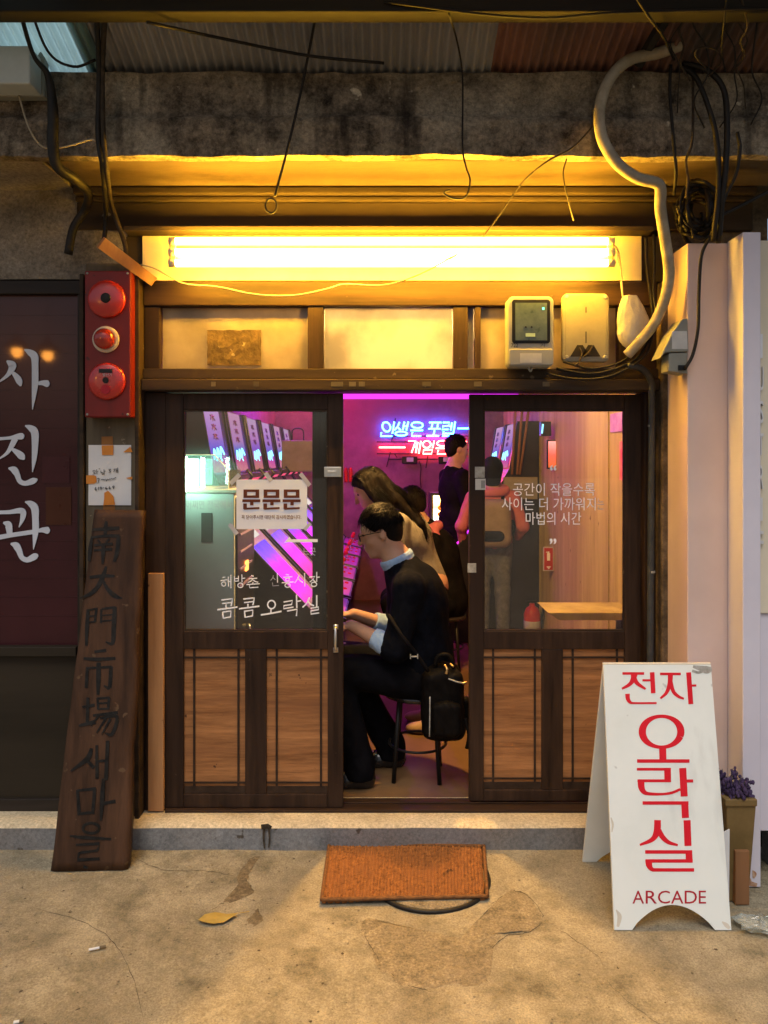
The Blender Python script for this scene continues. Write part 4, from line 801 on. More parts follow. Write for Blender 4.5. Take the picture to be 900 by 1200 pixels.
pl = thing('meter_backplate', 'yellowed empty meter plate with triangular wire holes beside the electricity meter', 'meter plate', (PX(687, -.06), -0.03, 2.05))
Yq = -0.07; x0, x1, z0, z1 = PX(659, Yq), PX(714, Yq), PZ(424, Yq), PZ(345, Yq)
MB().prism(rrect(x0, x1, z0, z1, 0.020, Yq, top_arc=0.012), (0, 0.03, 0)).build('plate', M['meter_old'], pl, bevel=0.005)
MB().prism(rrect(x0 + .012, x1 - .012, z0 + .012, z1 - .006, 0.012, Yq - .002, top_arc=0.01), (0, 0.003, 0)).build('plate_rim', M['meter_old'], pl, bevel=0.0015)
mb = MB()
for cx in (x0 + .075, x0 + .122):
    mb.prism([(cx - .042, Yq - .004, z0 + .022), (cx + .042, Yq - .004, z0 + .022), (cx + .012, Yq - .004, z0 + .072), (cx - .012, Yq - .004, z0 + .072)], (0, .0015, 0)); 
mb.build('wire_hole', M['low_panel'], pl)
mb = MB()
for a, b in ((x0 + .018, z0 + .02), (x1 - .018, z0 + .02), (x0 + .018, z1 - .012), (x1 - .018, z1 - .012)): mb.lathe((a, Yq - .002, b), (0, -1, 0), [(.009, 0), (.009, .003), (.006, .005)], 12)
mb.build('screw', M['scuff'], pl)
mb = MB(); xc = (x0 + x1) / 2
mb.box(xc - .002, xc + .002, Yq - .0035, Yq - .0022, z1 - .08, z1 - .055); mb.box(xc - .002, xc + .002, Yq - .0035, Yq - .0022, z0 + .08, z0 + .13); mb.build('slot', M['black'], pl)
mb = MB(); mb.tube([(xc - .03, Yq - .006, z0 + .06), (xc - .02, Yq - .012, z0 + .03), (xc - .035, Yq - .012, z0 - .005), (xc - .05, Yq - .01, z0 - .02)], .004, 6); mb.tube([(xc + .03, Yq - .006, z0 + .07), (xc + .01, Yq - .014, z0 + .04), (xc - .01, Yq - .012, z0 + .02)], .004, 6)
mb.build('loose_wire', M['wire_old'], pl, True)

# bagged joint beside the meters
mb = MB(); c = P(739, 376, -0.12); vs = []; fs = []
def bagf(u, v):
    a = 2 * math.pi * u; t = v; z = 0.105 - 0.23 * t; rr_ = 0.058 * (math.sin(math.pi * min(1, 0.08 + t * 0.95)) ** 0.55) * (0.8 + 0.45 * t) + 0.008
    f_ = 1 + 0.16 * nz(math.cos(a) * 1.6, math.sin(a) * 1.6, t * 3) + 0.07 * nz(math.cos(a) * 4, math.sin(a) * 4, t * 8)
    return (c.x + rr_ * f_ * math.cos(a) + 0.01 * math.sin(t * 3), c.y + rr_ * 0.7 * f_ * math.sin(a), c.z + z)
vs, fs = grid(28, 20, bagf); mb.add(vs, fs)
tag(mb.build('plastic_bag', M['bag'], None, True), 'crumpled white plastic bag wrapped over a cable joint below the pale hose', 'plastic bag')

# grey box on the pink pillar
gb = thing('grey_sensor_box', 'small grey slanted box with pale label on the edge of the pink pillar', 'box', (1.2, -0.2, 1.98))
Yg = -0.31
def fx(px, py, Y=Yg): return P(px, py, Y)
pr = [fx(773, 420), fx(787, 391), fx(799, 374), fx(806, 373), fx(807, 412), fx(780, 413)]
MB().prism([(p.x, p.y, p.z) for p in pr], (0, 0.10, 0)).build('case', M['grey_box'], gb, bevel=0.004)
pr = [fx(783, 435, Yg + .004), fx(784, 414, Yg + .004), fx(806, 413, Yg + .004), fx(806, 438, Yg + .004)]
MB().prism([(p.x, p.y, p.z) for p in pr], (0, 0.08, 0)).build('lower_case', M['grey_box'], gb, bevel=0.004)
pr = [fx(787.5, 409, Yg - .001), fx(787.5, 388, Yg - .001), fx(805, 388, Yg - .001), fx(806, 409, Yg - .001)]
MB().prism([(p.x, p.y, p.z) for p in pr], (0, 0.0008, 0)).build('data_label', M['label_pale'], gb)
MB().box(PX(795, Yg), PX(804, Yg), Yg - 0.004, Yg + .003, PZ(434, Yg), PZ(428, Yg)).build('socket', M['black'], gb)
MB().box(PX(800, Yg), 1.2215, Yg + .09, Yg + 0.12, PZ(420, Yg), PZ(380, Yg)).build('bracket', M['black'], gb)

# white junction box at the top left
jb = thing('junction_box', 'pale grey junction box at the top left corner under the roof', 'junction box', (-1.4, -0.5, 2.9))
MB().box(PX(-60, -.5), PX(35, -.5), -0.5, -0.40, PZ(98, -.5), PZ(53, -.5)).build('lid', M['white_box'], jb, bevel=0.006)
MB().box(PX(-60, -.5), PX(39, -.5), -0.41, -0.371, PZ(113, -.41), PZ(56, -.41)).build('case', M['grey_box'], jb, bevel=0.004)

# ---- hose, conduits and cables
def cable(name, label, pts, r, m, cat='cable', group=None, sub=6, n=8, rr=None):
    w_ = [P(*p) for p in pts]
    o = MB().tube(w_, r, n, sub, rr=rr).build(name, m, None, True)
    return tag(o, label, cat, group)
cable('insulated_hose', 'thick pale wrapped hose looping down from the roof beside the electricity meter', [(800, 52, -.43), (772, 62, -.44), (738, 70, -.45), (715, 92, -.46), (703, 125, -.46), (705, 160, -.46), (722, 190, -.46), (746, 208, -.45), (768, 214, -.45), (774, 222, -.44), (774, 245, -.40), (780, 285, -.34), (784, 320, -.29), (779, 350, -.25), (766, 380, -.21), (748, 402, -.17), (735, 416, -.14)], 0.0215, M['hose'], 'hose', n=14)
cable('black_conduit', 'thick black ribbed conduit hanging at the top left below the junction box', [(18, -8, -.62), (38, 62, -.52), (56, 88, -.47), (62, 130, -.45), (62, 172, -.44), (68, 196, -.42), (88, 210, -.35), (103, 226, -.22), (100, 245, -.12), (86, 268, -.10), (80, 298, -.09)], 0.018, M['cable'], 'conduit', n=12, rr=[.008, .008, .013, .020, .021, .021, .02, .018, .018, .018, .018])
LC = 'black cables hanging down the left side of the shopfront'
cable('hanging_cable', 'long black cable running straight down to the alarm panel, left of a pair', [(112, -6, -.6), (116, 84, -.44), (115, 160, -.42), (120, 196, -.4), (124, 250, -.12), (122, 285, -.09)], 0.010, M['cable'], group=LC)
cable('hanging_cable', 'long black cable running straight down to the alarm panel, right of a pair', [(124, -6, -.6), (120, 84, -.435), (121, 160, -.415), (125, 200, -.39), (131, 240, -.14), (146, 285, -.10), (147, 300, -.09)], 0.010, M['wire_old'], group=LC)
cable('thin_wire', 'thin wire curling below the junction box across the sooty beam', [(22, 112, -.41), (34, 150, -.42), (50, 172, -.42), (76, 172, -.42), (104, 164, -.42), (112, 165, -.42)], 0.0035, M['wire_pale'], 'wire')
cable('thin_wire', 'thin dark wire slanting under the cyan roof sheet at the top left', [(30, -6, -.62), (56, 60, -.5), (86, 78, -.47), (112, 70, -.45)], 0.005, M['cable'], 'wire')
cable('thin_wire', 'dark wire sagging across the front of the corrugated roof', [(172, 26, -.68), (260, 45, -.55), (360, 65, -.5), (450, 74, -.46)], 0.0055, M['cable'], 'wire')
cable('thin_wire', 'dark wire lying along the roof purlin above the door', [(450, 2, -.70), (560, 16, -.70), (640, 21, -.70), (720, 15, -.70), (900, 10, -.70)], 0.0045, M['cable'], 'wire')
cable('hanging_wire', 'dark wire hanging in front of the lamp ending in a small ring', [(374, -5, -.70), (366, 40, -.52), (352, 110, -.42), (336, 178, -.41), (328, 208, -.41), (322, 230, -.41)], 0.005, M['cable'], 'wire')
rg = [(317.5 + 6.5 * math.cos(a), 241 + 8.5 * math.sin(a), -.41) for a in [2 * math.pi * k / 14 - math.pi / 2 for k in range(15)]]
cable('wire_ring', 'small ring of twisted wire hanging in front of the lamp', rg, 0.004, M['wire_old'], 'wire', sub=2)
cable('hanging_wire', 'thin dark wire hanging in front of the beam, hooked at its end', [(526, 16, -.74), (536, 50, -.5), (542, 92, -.42), (542, 170, -.41), (546, 195, -.41), (551, 212, -.41), (545, 231, -.40), (530, 232, -.40), (520, 226, -.40), (527, 222, -.4)], 0.0035, M['cable'], 'wire')
cable('lamp_flex', 'thin brown wire slanting from the hose down to the glowing lamp', [(700, 142, -.43), (672, 172, -.42), (640, 190, -.40), (612, 214, -.30), (590, 245, -.22), (566, 278, -.18)], 0.0035, M['wire_old'], 'wire')
cable('thin_wire', 'short thin wire dangling between hose and slanting wire', [(664, 186, -.40), (660, 205, -.38), (666, 235, -.3), (672, 258, -.2)], 0.003, M['wire_old'], 'wire')
cable('slack_wire', 'pale slack wire drooping across the transom under the lamp', [(165, 310, -.06), (182, 315, -.07), (215, 332, -.08), (255, 336, -.08), (300, 345, -.08), (345, 346, -.08), (385, 338, -.08), (404, 333, -.08), (450, 334, -.13), (490, 322, -.19), (536, 298, -.20)], 0.0032, M['wire_pale'], 'wire')
cable('white_wire', 'white wire dropping from the end of the lamp to the plastic bag', [(706, 284, -.13), (722, 290, -.10), (727, 312, -.07), (729, 340, -.09), (731, 356, -.1)], 0.0045, M['wire_pale'], 'cord')
RC = 'black cables bundled at the top right'
for k, (lab, pts, r) in enumerate((
    ('thin black cable hanging straight down right of the pale hose', [(786, 76, -.42), (785, 110, -.41), (789, 160, -.41), (792, 200, -.41), (790, 228, -.3)], .006),
    ('frayed brown wire dangling between the black cables at the top right', [(812, 80, -.41), (812, 150, -.41), (810, 172, -.41), (804, 188, -.4), (806, 210, -.4), (804, 232, -.38)], .005),
    ('thick black cable arching over and down, inner one of the top right bundle', [(798, 78, -.41), (815, 90, -.43), (830, 125, -.44), (840, 165, -.44), (842, 220, -.43), (838, 262, -.4), (836, 282, -.36)], .010),
    ('thick black cable arching over and down, outermost of the top right bundle', [(800, 74, -.41), (828, 82, -.44), (848, 105, -.45), (852, 150, -.45), (850, 200, -.44), (846, 235, -.42), (842, 285, -.36)], .011),
    ('black cable curling off the beam at the far right of the bundle', [(864, 155, -.42), (867, 175, -.42), (862, 205, -.42), (850, 230, -.41), (840, 262, -.39)], .007),
    ('thin brown wire looped under the rusty roof sheet at the top right', [(830, 90, -.45), (845, 72, -.5), (838, 58, -.55), (820, 56, -.58), (815, 66, -.56), (828, 80, -.5)], .003),
    ('thin wire strung from the purlin at the far top right', [(868, -5, -.7), (876, 30, -.66), (868, 48, -.62), (872, 66, -.55), (858, 84, -.48)], .0035),
    ('slanting black cable running off to the right under the beam', [(842, 254, -.34), (870, 240, -.33), (905, 222, -.32)], .007),
    ('black cable running down beside the grey box on the pink pillar', [(832, 278, -.34), (822, 300, -.33), (819, 345, -.32), (818, 385, -.32), (812, 415, -.32), (803, 432, -.32)], .0065),
    ('dark wire crossing the purlin above the top right bundle', [(745, -4, -.74), (762, 22, -.7), (778, 44, -.6), (790, 70, -.47)], .005),
    ('thin hanging wire at the right of the roof strut', [(852, -5, -.72), (848, 30, -.66), (846, 60, -.56), (850, 84, -.46)], .003))):
    cable('hanging_cable' if r > .005 else 'thin_wire', lab, pts, r, M['cable'] if k not in (1, 5, 6) else M['wire_old'], 'cable', RC)
rnd = random.Random(17)
for k in range(7):
    x = 790 + k * 16 + rnd.uniform(-5, 5); y1 = rnd.uniform(60, 150); pts = [(x, -6, -.62)]
    for j in range(1, 6): t = j / 5; pts.append((x + rnd.uniform(-11, 11), -6 + (y1 + 6) * t, -.62 + .2 * t))
    cable('stray_wire', 'thin stray wire dangling under the roof at the top right, number %s from the strut' % ('one two three four five six seven'.split()[k]), pts, rnd.uniform(.002, .004), M['wire_old'] if k % 2 else M['cable'], 'wire', 'stray wires at the top right')
# dark bundle of coiled wires
mb = MB(); rnd = random.Random(3)
for k in range(16):
    cx, cy = 815 + rnd.uniform(-8, 10), 248 + rnd.uniform(-8, 10); rx = rnd.uniform(12, 24); ry = rnd.uniform(16, 34); a0 = rnd.uniform(0, 6)
    mb.tube([P(cx + rx * math.cos(a0 + t), cy + ry * math.sin(a0 + t), -.22 + .05 * math.sin(t * 2 + k) - 0.004 * k) for t in np.linspace(0, 5.2, 9)], rnd.uniform(.004, .009), 6, 4)
tag(mb.build('cable_coil', M['cable'], None, True), 'tangled coil of black cables above the pink pillar', 'cable')
GC = 'dark cables looping below the meters'
for k, (lab, pts, r) in enumerate((
    ('dark cable sagging below the meters, lowest of three', [(640, 438, -.07), (672, 444, -.08), (706, 443, -.09), (735, 432, -.10), (757, 415, -.12), (766, 390, -.14)], .006),
    ('dark cable sagging below the meters, middle of three', [(652, 432, -.07), (690, 438, -.08), (722, 432, -.09), (748, 418, -.11), (764, 392, -.13)], .006),
    ('dark cable sagging below the meters, uppermost of three', [(660, 424, -.07), (694, 432, -.08), (728, 424, -.09), (750, 405, -.11)], .005))):
    cable('looped_cable', lab, pts, r, M['cable'], 'cable', GC)
DC = 'dark cables beside the lamp'
for k, (lab, pts) in enumerate((('dark upright cable right of the lamp, left of two', [(757, 278, -.05), (758, 310, -.05), (763, 350, -.06), (768, 385, -.1)]), ('dark upright cable right of the lamp, right of two', [(766, 275, -.05), (767, 312, -.05), (766, 345, -.06), (772, 380, -.1)]))):
    cable('upright_cable', lab, pts, .007, M['cable'], 'cable', DC)
cable('conduit_pipe', 'dark grey conduit pipe running down the right jamb', [(735, 428, -.1), (752, 432, -.09), (762, 445, -.06), (764, 470, -.05), (763, 600, -.045), (762, 775, -.045), (761, 940, -.045)], 0.0145, mat('pipe_grey', (0.035, 0.037, 0.038), (0.06, 0.062, 0.062), 14, 0.45, 0.1), 'pipe', n=12)
mb = MB()
for py in (499, 670): mb.tube([P(763.5, py - 1.2, -.045), P(763.5, py + 1.2, -.045)], 0.0155, 12, 1)
cl = mb.build('pipe_clip', M['scuff']); cl.parent = bpy.data.objects['conduit_pipe']

# ================================================================== THINGS ON THE GROUND
# A-board
ab = thing('a_board_sign', 'white folding A-board sign with red Korean lettering and ARCADE at its foot', 'A-board', (1.02, -0.45, 0.0))
fl, fr_ = Vector((0.807, -0.668, 0.0)), Vector((1.217, -0.668, 0.0))
tl_, tr_ = Plane((0, -0.44, 0), (0, -1, 0)).on(707, 779), Plane((0, -0.44, 0), (0, -1, 0)).on(833, 779)
n1 = (fr_ - fl).cross(tl_ - fl).normalized()
def board_poly(bl, br, tr, tl, arch=True):
    pts = [bl]
    if arch:
        for k in range(17):
            t = k / 16; u = 0.152 + (0.862 - 0.152) * t; h = 0.088 * math.sin(math.pi * t) ** 0.8
            pts.append(bl.lerp(br, u) + (tl - bl) * h)
    return pts + [br, tr, tl]
bp_ = board_poly(fl, fr_, tr_, tl_)
def slab(poly, nrm_, th): return MB().prism(poly, -nrm_ * th)
slab([fl, fr_, tr_, tl_], n1, 0.0)
mbf = bmesh.new(); vsb = [mbf.verts.new(p - Vector(ab.location)) for p in bp_]; f0 = mbf.faces.new(vsb); mbf.normal_update()
ex = bmesh.ops.extrude_face_region(mbf, geom=[f0]); bmesh.ops.translate(mbf, verts=[v for v in ex['geom'] if isinstance(v, bmesh.types.BMVert)], vec=-n1 * 0.012)
bmesh.ops.recalc_face_normals(mbf, faces=mbf.faces); bmesh.ops.triangulate(mbf, faces=[f for f in mbf.faces if len(f.verts) > 4])
me = bpy.data.meshes.new('front_board'); mbf.to_mesh(me); mbf.free(); me.materials.append(M['board_white'])
fo = bpy.data.objects.new('front_board', me); COL.objects.link(fo); fo.parent = ab
b1, b2 = Vector((0.815, -0.215, 0)), Vector((1.228, -0.215, 0)); t1, t2 = tl_ + Vector((0.002, 0.016, -0.004)), tr_ + Vector((-0.002, 0.016, -0.004))
n2 = (b1 - b2).cross(t2 - b2).normalized()
bq = board_poly(b2, b1, t1, t2); mbf = bmesh.new(); f0 = mbf.faces.new([mbf.verts.new(p - Vector(ab.location)) for p in bq])
ex = bmesh.ops.extrude_face_region(mbf, geom=[f0]); bmesh.ops.translate(mbf, verts=[v for v in ex['geom'] if isinstance(v, bmesh.types.BMVert)], vec=-n2 * 0.010)
bmesh.ops.recalc_face_normals(mbf, faces=mbf.faces); bmesh.ops.triangulate(mbf, faces=[f for f in mbf.faces if len(f.verts) > 4])
me = bpy.data.meshes.new('back_board'); mbf.to_mesh(me); mbf.free(); me.materials.append(M['board_white'])
fo = bpy.data.objects.new('back_board', me); COL.objects.link(fo); fo.parent = ab
MB().tube([tl_ + Vector((0.0, 0.007, 0.001)), tr_ + Vector((0, 0.007, 0.001))], 0.006, 8, 1).build('hinge_edge', M['board_edge'], ab)
ap = Plane(fl, n1); r2 = dict(sc_=5.625, off=(700, 770)); r3 = dict(sc_=5.625, off=(700, 900)); kw = dict(thick=0.0003, base=0.0005)
jeon = [S((165, 108), (308, 108), w=17, s=False), S((243, 108, 46), (236, 145, 34), (212, 180, 24), (162, 209, 14)), S((240, 130, 30), (262, 172, 26), (318, 211, 13)), S((297, 153), (350, 153), w=14, s=False), S((361, 100), (368, 238), w=30, s=False), S((198, 242, 30), (201, 275, 27), (216, 297, 20), (245, 303, 13), (390, 303, 13))]
ja = [S((413, 111), (550, 111), w=17, s=False), S((482, 108, 34), (477, 175, 30), (455, 235, 22), (415, 273, 13)), S((482, 160, 26), (500, 225, 24), (532, 258, 20), (570, 275, 13)), S((601, 101), (616, 310), w=32, s=False), S((612, 188), (652, 187), w=14, s=False)]
oh = [ring(423, 492, 127, 102, 48, 22, 48), S((430, 596), (432, 682), w=46, s=False), S((262, 685), (607, 685), w=23, s=False)]
for it in (jeon, ja, oh): strokes('letter', it, ap, M['sign_red'], ab, **kw, **r2)
rak = [S((260, 8), (485, 8), w=18, s=False), S((462, 0), (464, 93), w=44, s=False), S((264, 84), (484, 84), w=19, s=False), S((287, 76, 44), (290, 125, 42), (305, 155, 32), (335, 169, 22), (420, 172, 16), (490, 163, 17), (546, 140, 17)), S((562, 0), (572, 187), w=46, s=False), S((590, 85), (631, 85), w=20, s=False), S((298, 230), (600, 230), w=22, s=False), S((575, 222), (580, 328), w=46, s=False)]
sil = [S((397, 343, 44), (392, 420, 44), (360, 472, 30), (280, 507, 14)), S((400, 405, 36), (430, 455, 34), (470, 490, 26), (530, 508, 14)), S((591, 344), (597, 513), w=46, s=False), S((315, 553), (625, 553), w=23, s=False), S((602, 545), (606, 620), w=44, s=False), S((317, 612), (628, 612), w=22, s=False), S((338, 604, 46), (341, 640, 40), (360, 667, 26), (400, 671, 22), (637, 671, 22))]
for it in (rak, sil): strokes('letter', it, ap, M['sign_red'], ab, **kw, **r3)
for ch, xa, xb in (('A', 231, 307), ('R', 318, 392), ('C', 398, 478), ('A', 485, 567), ('D', 575, 656), ('E', 668, 716)):
    text_px('letter', ch, (700 + xa / 5.625, 900 + 808 / 5.625, 700 + xb / 5.625, 900 + 893 / 5.625), ap, M['sign_red_d'], ab, off=0.0012)
strokes('scuff', [S((812, 781, 3), (820, 783, 6), (828, 785, 9), (834, 784, 5)), S((811, 786, 3), (818, 788, 3), (826, 786, 3))], ap, M['scuff'], ab, thick=0.0002, base=0.0004)

strokes('scuff', [S((722, 1066, 1), (726, 1074, 5), (724, 1086, 3)), S((846, 1080, 1), (851, 1084, 5), (855, 1088, 3)), S((716, 958, 1), (718, 966, 2.5), (717, 975, 1))], ap, M['board_edge'], ab, thick=0.0002, base=0.0004)
# doormat
ml = thing('doormat', 'orange brown woven coir doormat lying in front of the open door', 'doormat', (0.09, -0.3, 0.0))
gp0 = Plane((0, 0, 0.012), (0, 0, 1))
q00, q10, q11, q01 = gp0.on(377, 1055), gp0.on(571, 1051), gp0.on(567, 992), gp0.on(386, 989)
nu, nv = 96, 58
def matf(u, v):
    p = q00.lerp(q10, u).lerp(q01.lerp(q11, u), v)
    edge = min(u * nu, (1 - u) * nu, v * nv, (1 - v) * nv)
    z = 0.012 + 0.0065 * abs(math.sin(math.pi * u * nu / 2)) * abs(math.sin(math.pi * v * nv / 2 + (math.pi / 2 if int(u * nu / 2) % 2 else 0))) + 0.004 * nz(u * 4, v * 3, 1) + 0.0015 * nz(u * 50, v * 40, 2)
    if edge < 1: z -= 0.012
    z += 0.022 * max(0, 1 - abs(u - 0.42) * 3.4) * max(0, 0.22 - v) * 2.2          # buckle at the near edge
    return (p.x + 0.004 * nz(v * 6, 3, u * 3), p.y + 0.004 * nz(u * 8, 5, v * 3), z)
vs, fs = grid(nu, nv, matf); add_mesh('weave', vs, fs, M['mat'], ml, False)
mb = MB(); per = [q00, q10, q11, q01, q00]
for a, b in zip(per[:-1], per[1:]): mb.tube([a.lerp(b, t) + Vector((0, 0, 0.0025 + 0.002 * nz(t * 9, a.x, 2))) for t in np.linspace(0, 1, 16)], 0.0075, 7, 2)
mb.build('bound_edge', M['mat_edge'], ml, True)
mc = thing('drain_cover', 'round worn drain cover showing from under the doormat', 'drain cover', (0.18, -0.33, 0.0))
MB().lathe((0.18, -0.335, -0.006), (0, 0, 1), [(0.222, 0.0), (0.222, 0.009), (0.216, 0.0125), (0.05, 0.0125)], 56).build('lid', M['patch'], mc, True)
mb = MB(); pts = [(0.18 + 0.232 * math.cos(t), -0.335 + 0.232 * math.sin(t), 0.001) for t in np.linspace(0, 2 * math.pi, 50)]
mb.tube(pts, 0.009, 6, 1); mb.build('rim', M['cable'], mc, True)

# planter with dried lavender
pt = thing('planter', 'tapered brown planter of dried lavender between the A-board and the lilac pillar', 'planter', (1.315, -0.455, 0.0))
mb = MB(); mb.hexa([(1.285, -0.50, 0.0), (1.360, -0.50, 0.0), (1.360, -0.41, 0.0), (1.285, -0.41, 0.0)], [(1.268, -0.52, 0.375), (1.3795, -0.52, 0.375), (1.3795, -0.415, 0.375), (1.268, -0.415, 0.375)]); mb.box(1.262, 1.3805, -0.526, -0.4115, 0.365, 0.392)
mb.build('pot', M['planter'], pt, bevel=0.004)
MB().box(1.300, 1.352, -0.5235, -0.498, 0.001, 0.20).build('wood_slip', M['wood_block'], pt, bevel=0.002)
rnd = random.Random(5); mbs = MB(); mbl = MB()
for k in range(46):
    x = rnd.uniform(1.27, 1.37); y = rnd.uniform(-0.51, -0.42); a = rnd.uniform(0, 6.3); h = rnd.uniform(0.015, 0.085) ; tx, ty = x + rnd.uniform(-.035, .035), y + rnd.uniform(-.03, .03)
    mbs.tube([(x, y, 0.37), ((x + tx) / 2, (y + ty) / 2, 0.37 + h * .6), (tx, ty, 0.38 + h)], 0.0012, 4, 2)
    for j in range(9):
        t = 0.35 + 0.65 * j / 8; c = (x + (tx - x) * t + rnd.uniform(-.008, .008), y + (ty - y) * t + rnd.uniform(-.008, .008), 0.375 + h * t + rnd.uniform(-.006, .006))
        mbl.sphere(c, rnd.uniform(.004, .0085), 5, 4, (1, 1, 1.3))
mbs.build('stem', M['stem'], pt); mbl.build('flower', M['lavender'], pt)
ptc = thing('white_card', 'upright white card tucked between the A-board and the brown planter', 'card', (1.26, -0.533, 0.0))
MB().hexa([(1.240, -0.545, 0.0), (1.268, -0.541, 0.0), (1.268, -0.536, 0.0), (1.240, -0.540, 0.0)], [(1.240, -0.537, .27), (1.274, -0.533, .285), (1.274, -0.528, .285), (1.240, -0.532, .27)]).build('card', M['paper'], ptc)

# crumpled clear plastic, leaf, butt
c = Plane((0, 0, 0), (0, 0, 1)).on(884, 1090)
def crf(u, v):
    a = 2 * math.pi * u; rr_ = (0.075 * math.sin(math.pi * v) + 0.002) * (1 + 0.5 * nz(math.cos(a) * 2.2, math.sin(a) * 2.2, v * 4)); z = 0.021 - 0.019 * math.cos(math.pi * v)
    return (c.x + 0.03 + rr_ * 1.1 * math.cos(a) + 0.02 * nz(v * 6, u * 9, 3), c.y + rr_ * 0.6 * math.sin(a) - 0.25 * rr_ * math.cos(a), max(0.001, z + 0.014 * nz(math.cos(a) * 4, math.sin(a) * 4, v * 6)))
mb = MB(); mb.add(*grid(30, 14, crf)); tag(mb.build('crumpled_plastic', M['clearbag'], None, False), 'crumpled clear plastic bag on the ground right of the A-board', 'plastic bag')
g0 = Plane((0, 0, 0.006), (0, 0, 1)); 
lp = [g0.on(*q) for q in ((232, 1078), (240, 1072), (252, 1070), (266, 1071), (280, 1070), (272, 1076), (262, 1081), (250, 1083), (240, 1082))]
ctr = g0.on(255, 1076); mb = MB(); mb.add([ctr + Vector((0, 0, .006))] + [p + Vector((0, 0, 0.002 * (k % 3))) for k, p in enumerate(lp)], [(0, 1 + k, 1 + (k + 1) % 9) for k in range(9)])
mb.tube([g0.on(280, 1070), g0.on(292, 1068)], 0.0012, 4, 1)
tag(mb.build('fallen_leaf', M['leaf']), 'dry yellow leaf lying on the concrete left of the doormat', 'leaf')
a, b = Plane((0, 0, .005), (0, 0, 1)).on(104, 1113), Plane((0, 0, .005), (0, 0, 1)).on(124, 1109)
cg = thing('cigarette_butt', 'white cigarette butt with brown tip on the concrete at lower left', 'cigarette butt', a)
MB().tube([a, a.lerp(b, .62)], 0.004, 8, 1).build('paper', M['paper'], cg); MB().tube([a.lerp(b, .625), b], 0.0042, 8, 1).build('filter', M['stain'], cg)
a, b = Plane((0, 0, .005), (0, 0, 1)).on(16, 1198), Plane((0, 0, .005), (0, 0, 1)).on(28, 1196)
cg = thing('cigarette_butt', 'short cigarette butt with dark tip at the very bottom left corner', 'cigarette butt', a)
MB().tube([a, a.lerp(b, .55)], 0.0042, 8, 1).build('paper', M['paper'], cg); MB().tube([a.lerp(b, .56), b], 0.0044, 8, 1).build('filter', M['stain'], cg)
rnd = random.Random(11); mb = MB(); 
for k in range(260):
    x = rnd.uniform(-1.5, 1.6); y = rnd.uniform(-1.2, -0.16); s_ = rnd.uniform(.0012, .0042)
    g = 0.006 * nz(x * 1.3, y * 1.3, 3) + 0.003 * nz(x * 5, y * 5, 8) + 0.0015 * nz(x * 16, y * 16, 2) - 0.004
    mb.sphere((x, y, g + s_ * .5), s_, 5, 3, (1.3, 1, .6))
tag(mb.build('grit', M['patch']), 'loose grit scattered over the concrete', 'grit', kind='stuff')

# ================================================================== INSIDE THE ARCADE
YB = 4.90
XL, XR, ZC = -1.20, 1.32, 2.62
MB().box(XL - .1, XR + .1, 0.13, YB + .1, 0.0, 0.10).build('floor', M['floor_in'], bld)
MB().box(XL - .1, XL, 0.10, YB, 0.10, ZC).build('inner_wall', M['wall_in'], bld)
MB().box(XL - .1, XR + .1, YB, YB + .1, 0.10, ZC).build('inner_wall', M['wall_in'], bld)
MB().box(XL - .1, XR + .1, 0.10, YB + .1, ZC, ZC + .1).build('inner_ceiling', M['ceil_in'], bld)
for k in range(5):                            # plywood lining of the right wall, sheet by sheet
    y0 = 0.12 + k * 0.957; MB().box(XR - 0.006 * (k % 2), XR + .05, y0, y0 + 0.954, 0.10, ZC - .002).build('plywood_sheet', M['ply'], bld)
MB().box(XL, XR, 0.105, 0.14, 1.998, ZC).build('inner_header', M['ceil_in'], bld).location  # above the door, inside
# open it behind the panes
hd = bpy.data.objects['inner_header']; bpy.data.objects.remove(hd)
mb = MB(); mb.box(XL, XR, 0.105, 0.13, 2.43, ZC); mb.box(XL, -1.0, 0.105, 0.13, 0.1, 2.43); mb.box(1.15, XR, 0.105, 0.13, 0.1, 2.43); mb.build('inner_header', M['wood_dark_h'], bld)
ls = thing('header_glow_bar', 'added glowing magenta bar standing in for coloured light on the inner door head', 'glow bar', (0.3, 0.16, 1.93))  # added bar: its glow replaces magenta light on the header's inner face
MB().box(-0.33, 0.62, 0.150, 0.168, 1.9285, 1.958).build('glow_bar', M['header_glow'], ls)
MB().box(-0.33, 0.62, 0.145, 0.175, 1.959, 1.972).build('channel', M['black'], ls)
# bulb just inside the transom
bl_ = thing('ceiling_bulb', 'bright warm bulb glowing behind the middle transom pane', 'bulb', (0.055, 0.62, 2.46))
MB().sphere((0.055, 0.62, 2.43), 0.03, 14, 10, (1, 1, 1.2)).build('glass_bulb', M['bulb'], bl_, True)
MB().lathe((0.055, 0.62, 2.46), (0, 0, 1), [(0.018, 0), (0.018, 0.05), (0.03, 0.06), (0.03, 0.07)], 14).build('socket', M['black'], bl_, True)
mb = MB(); mb.add(*grid(28, 3, lambda u, v: (0.055 + (0.11 - 0.085 * v) * math.cos(2 * math.pi * u), 0.62 + (0.11 - 0.085 * v) * math.sin(2 * math.pi * u), 2.405 + 0.10 * v ** 0.8))); mb.build('shade', M['cream_plastic'], bl_, True)  # unseen shade, added to keep the bulb's light off the back wall
MB().tube([(0.055, 0.62, 2.52), (0.055, 0.62, ZC)], 0.004, 6, 1).build('cord', M['cable'], bl_)
pl_ = bpy.data.lights.new('bulb_light', 'POINT'); pl_.energy = 140; pl_.color = (1.0, 0.55, 0.15); pl_.shadow_soft_size = 0.04
po = bpy.data.objects.new('bulb_light', pl_); COL.objects.link(po); po.parent = bl_; po.location = (0, 0.0, -0.075)
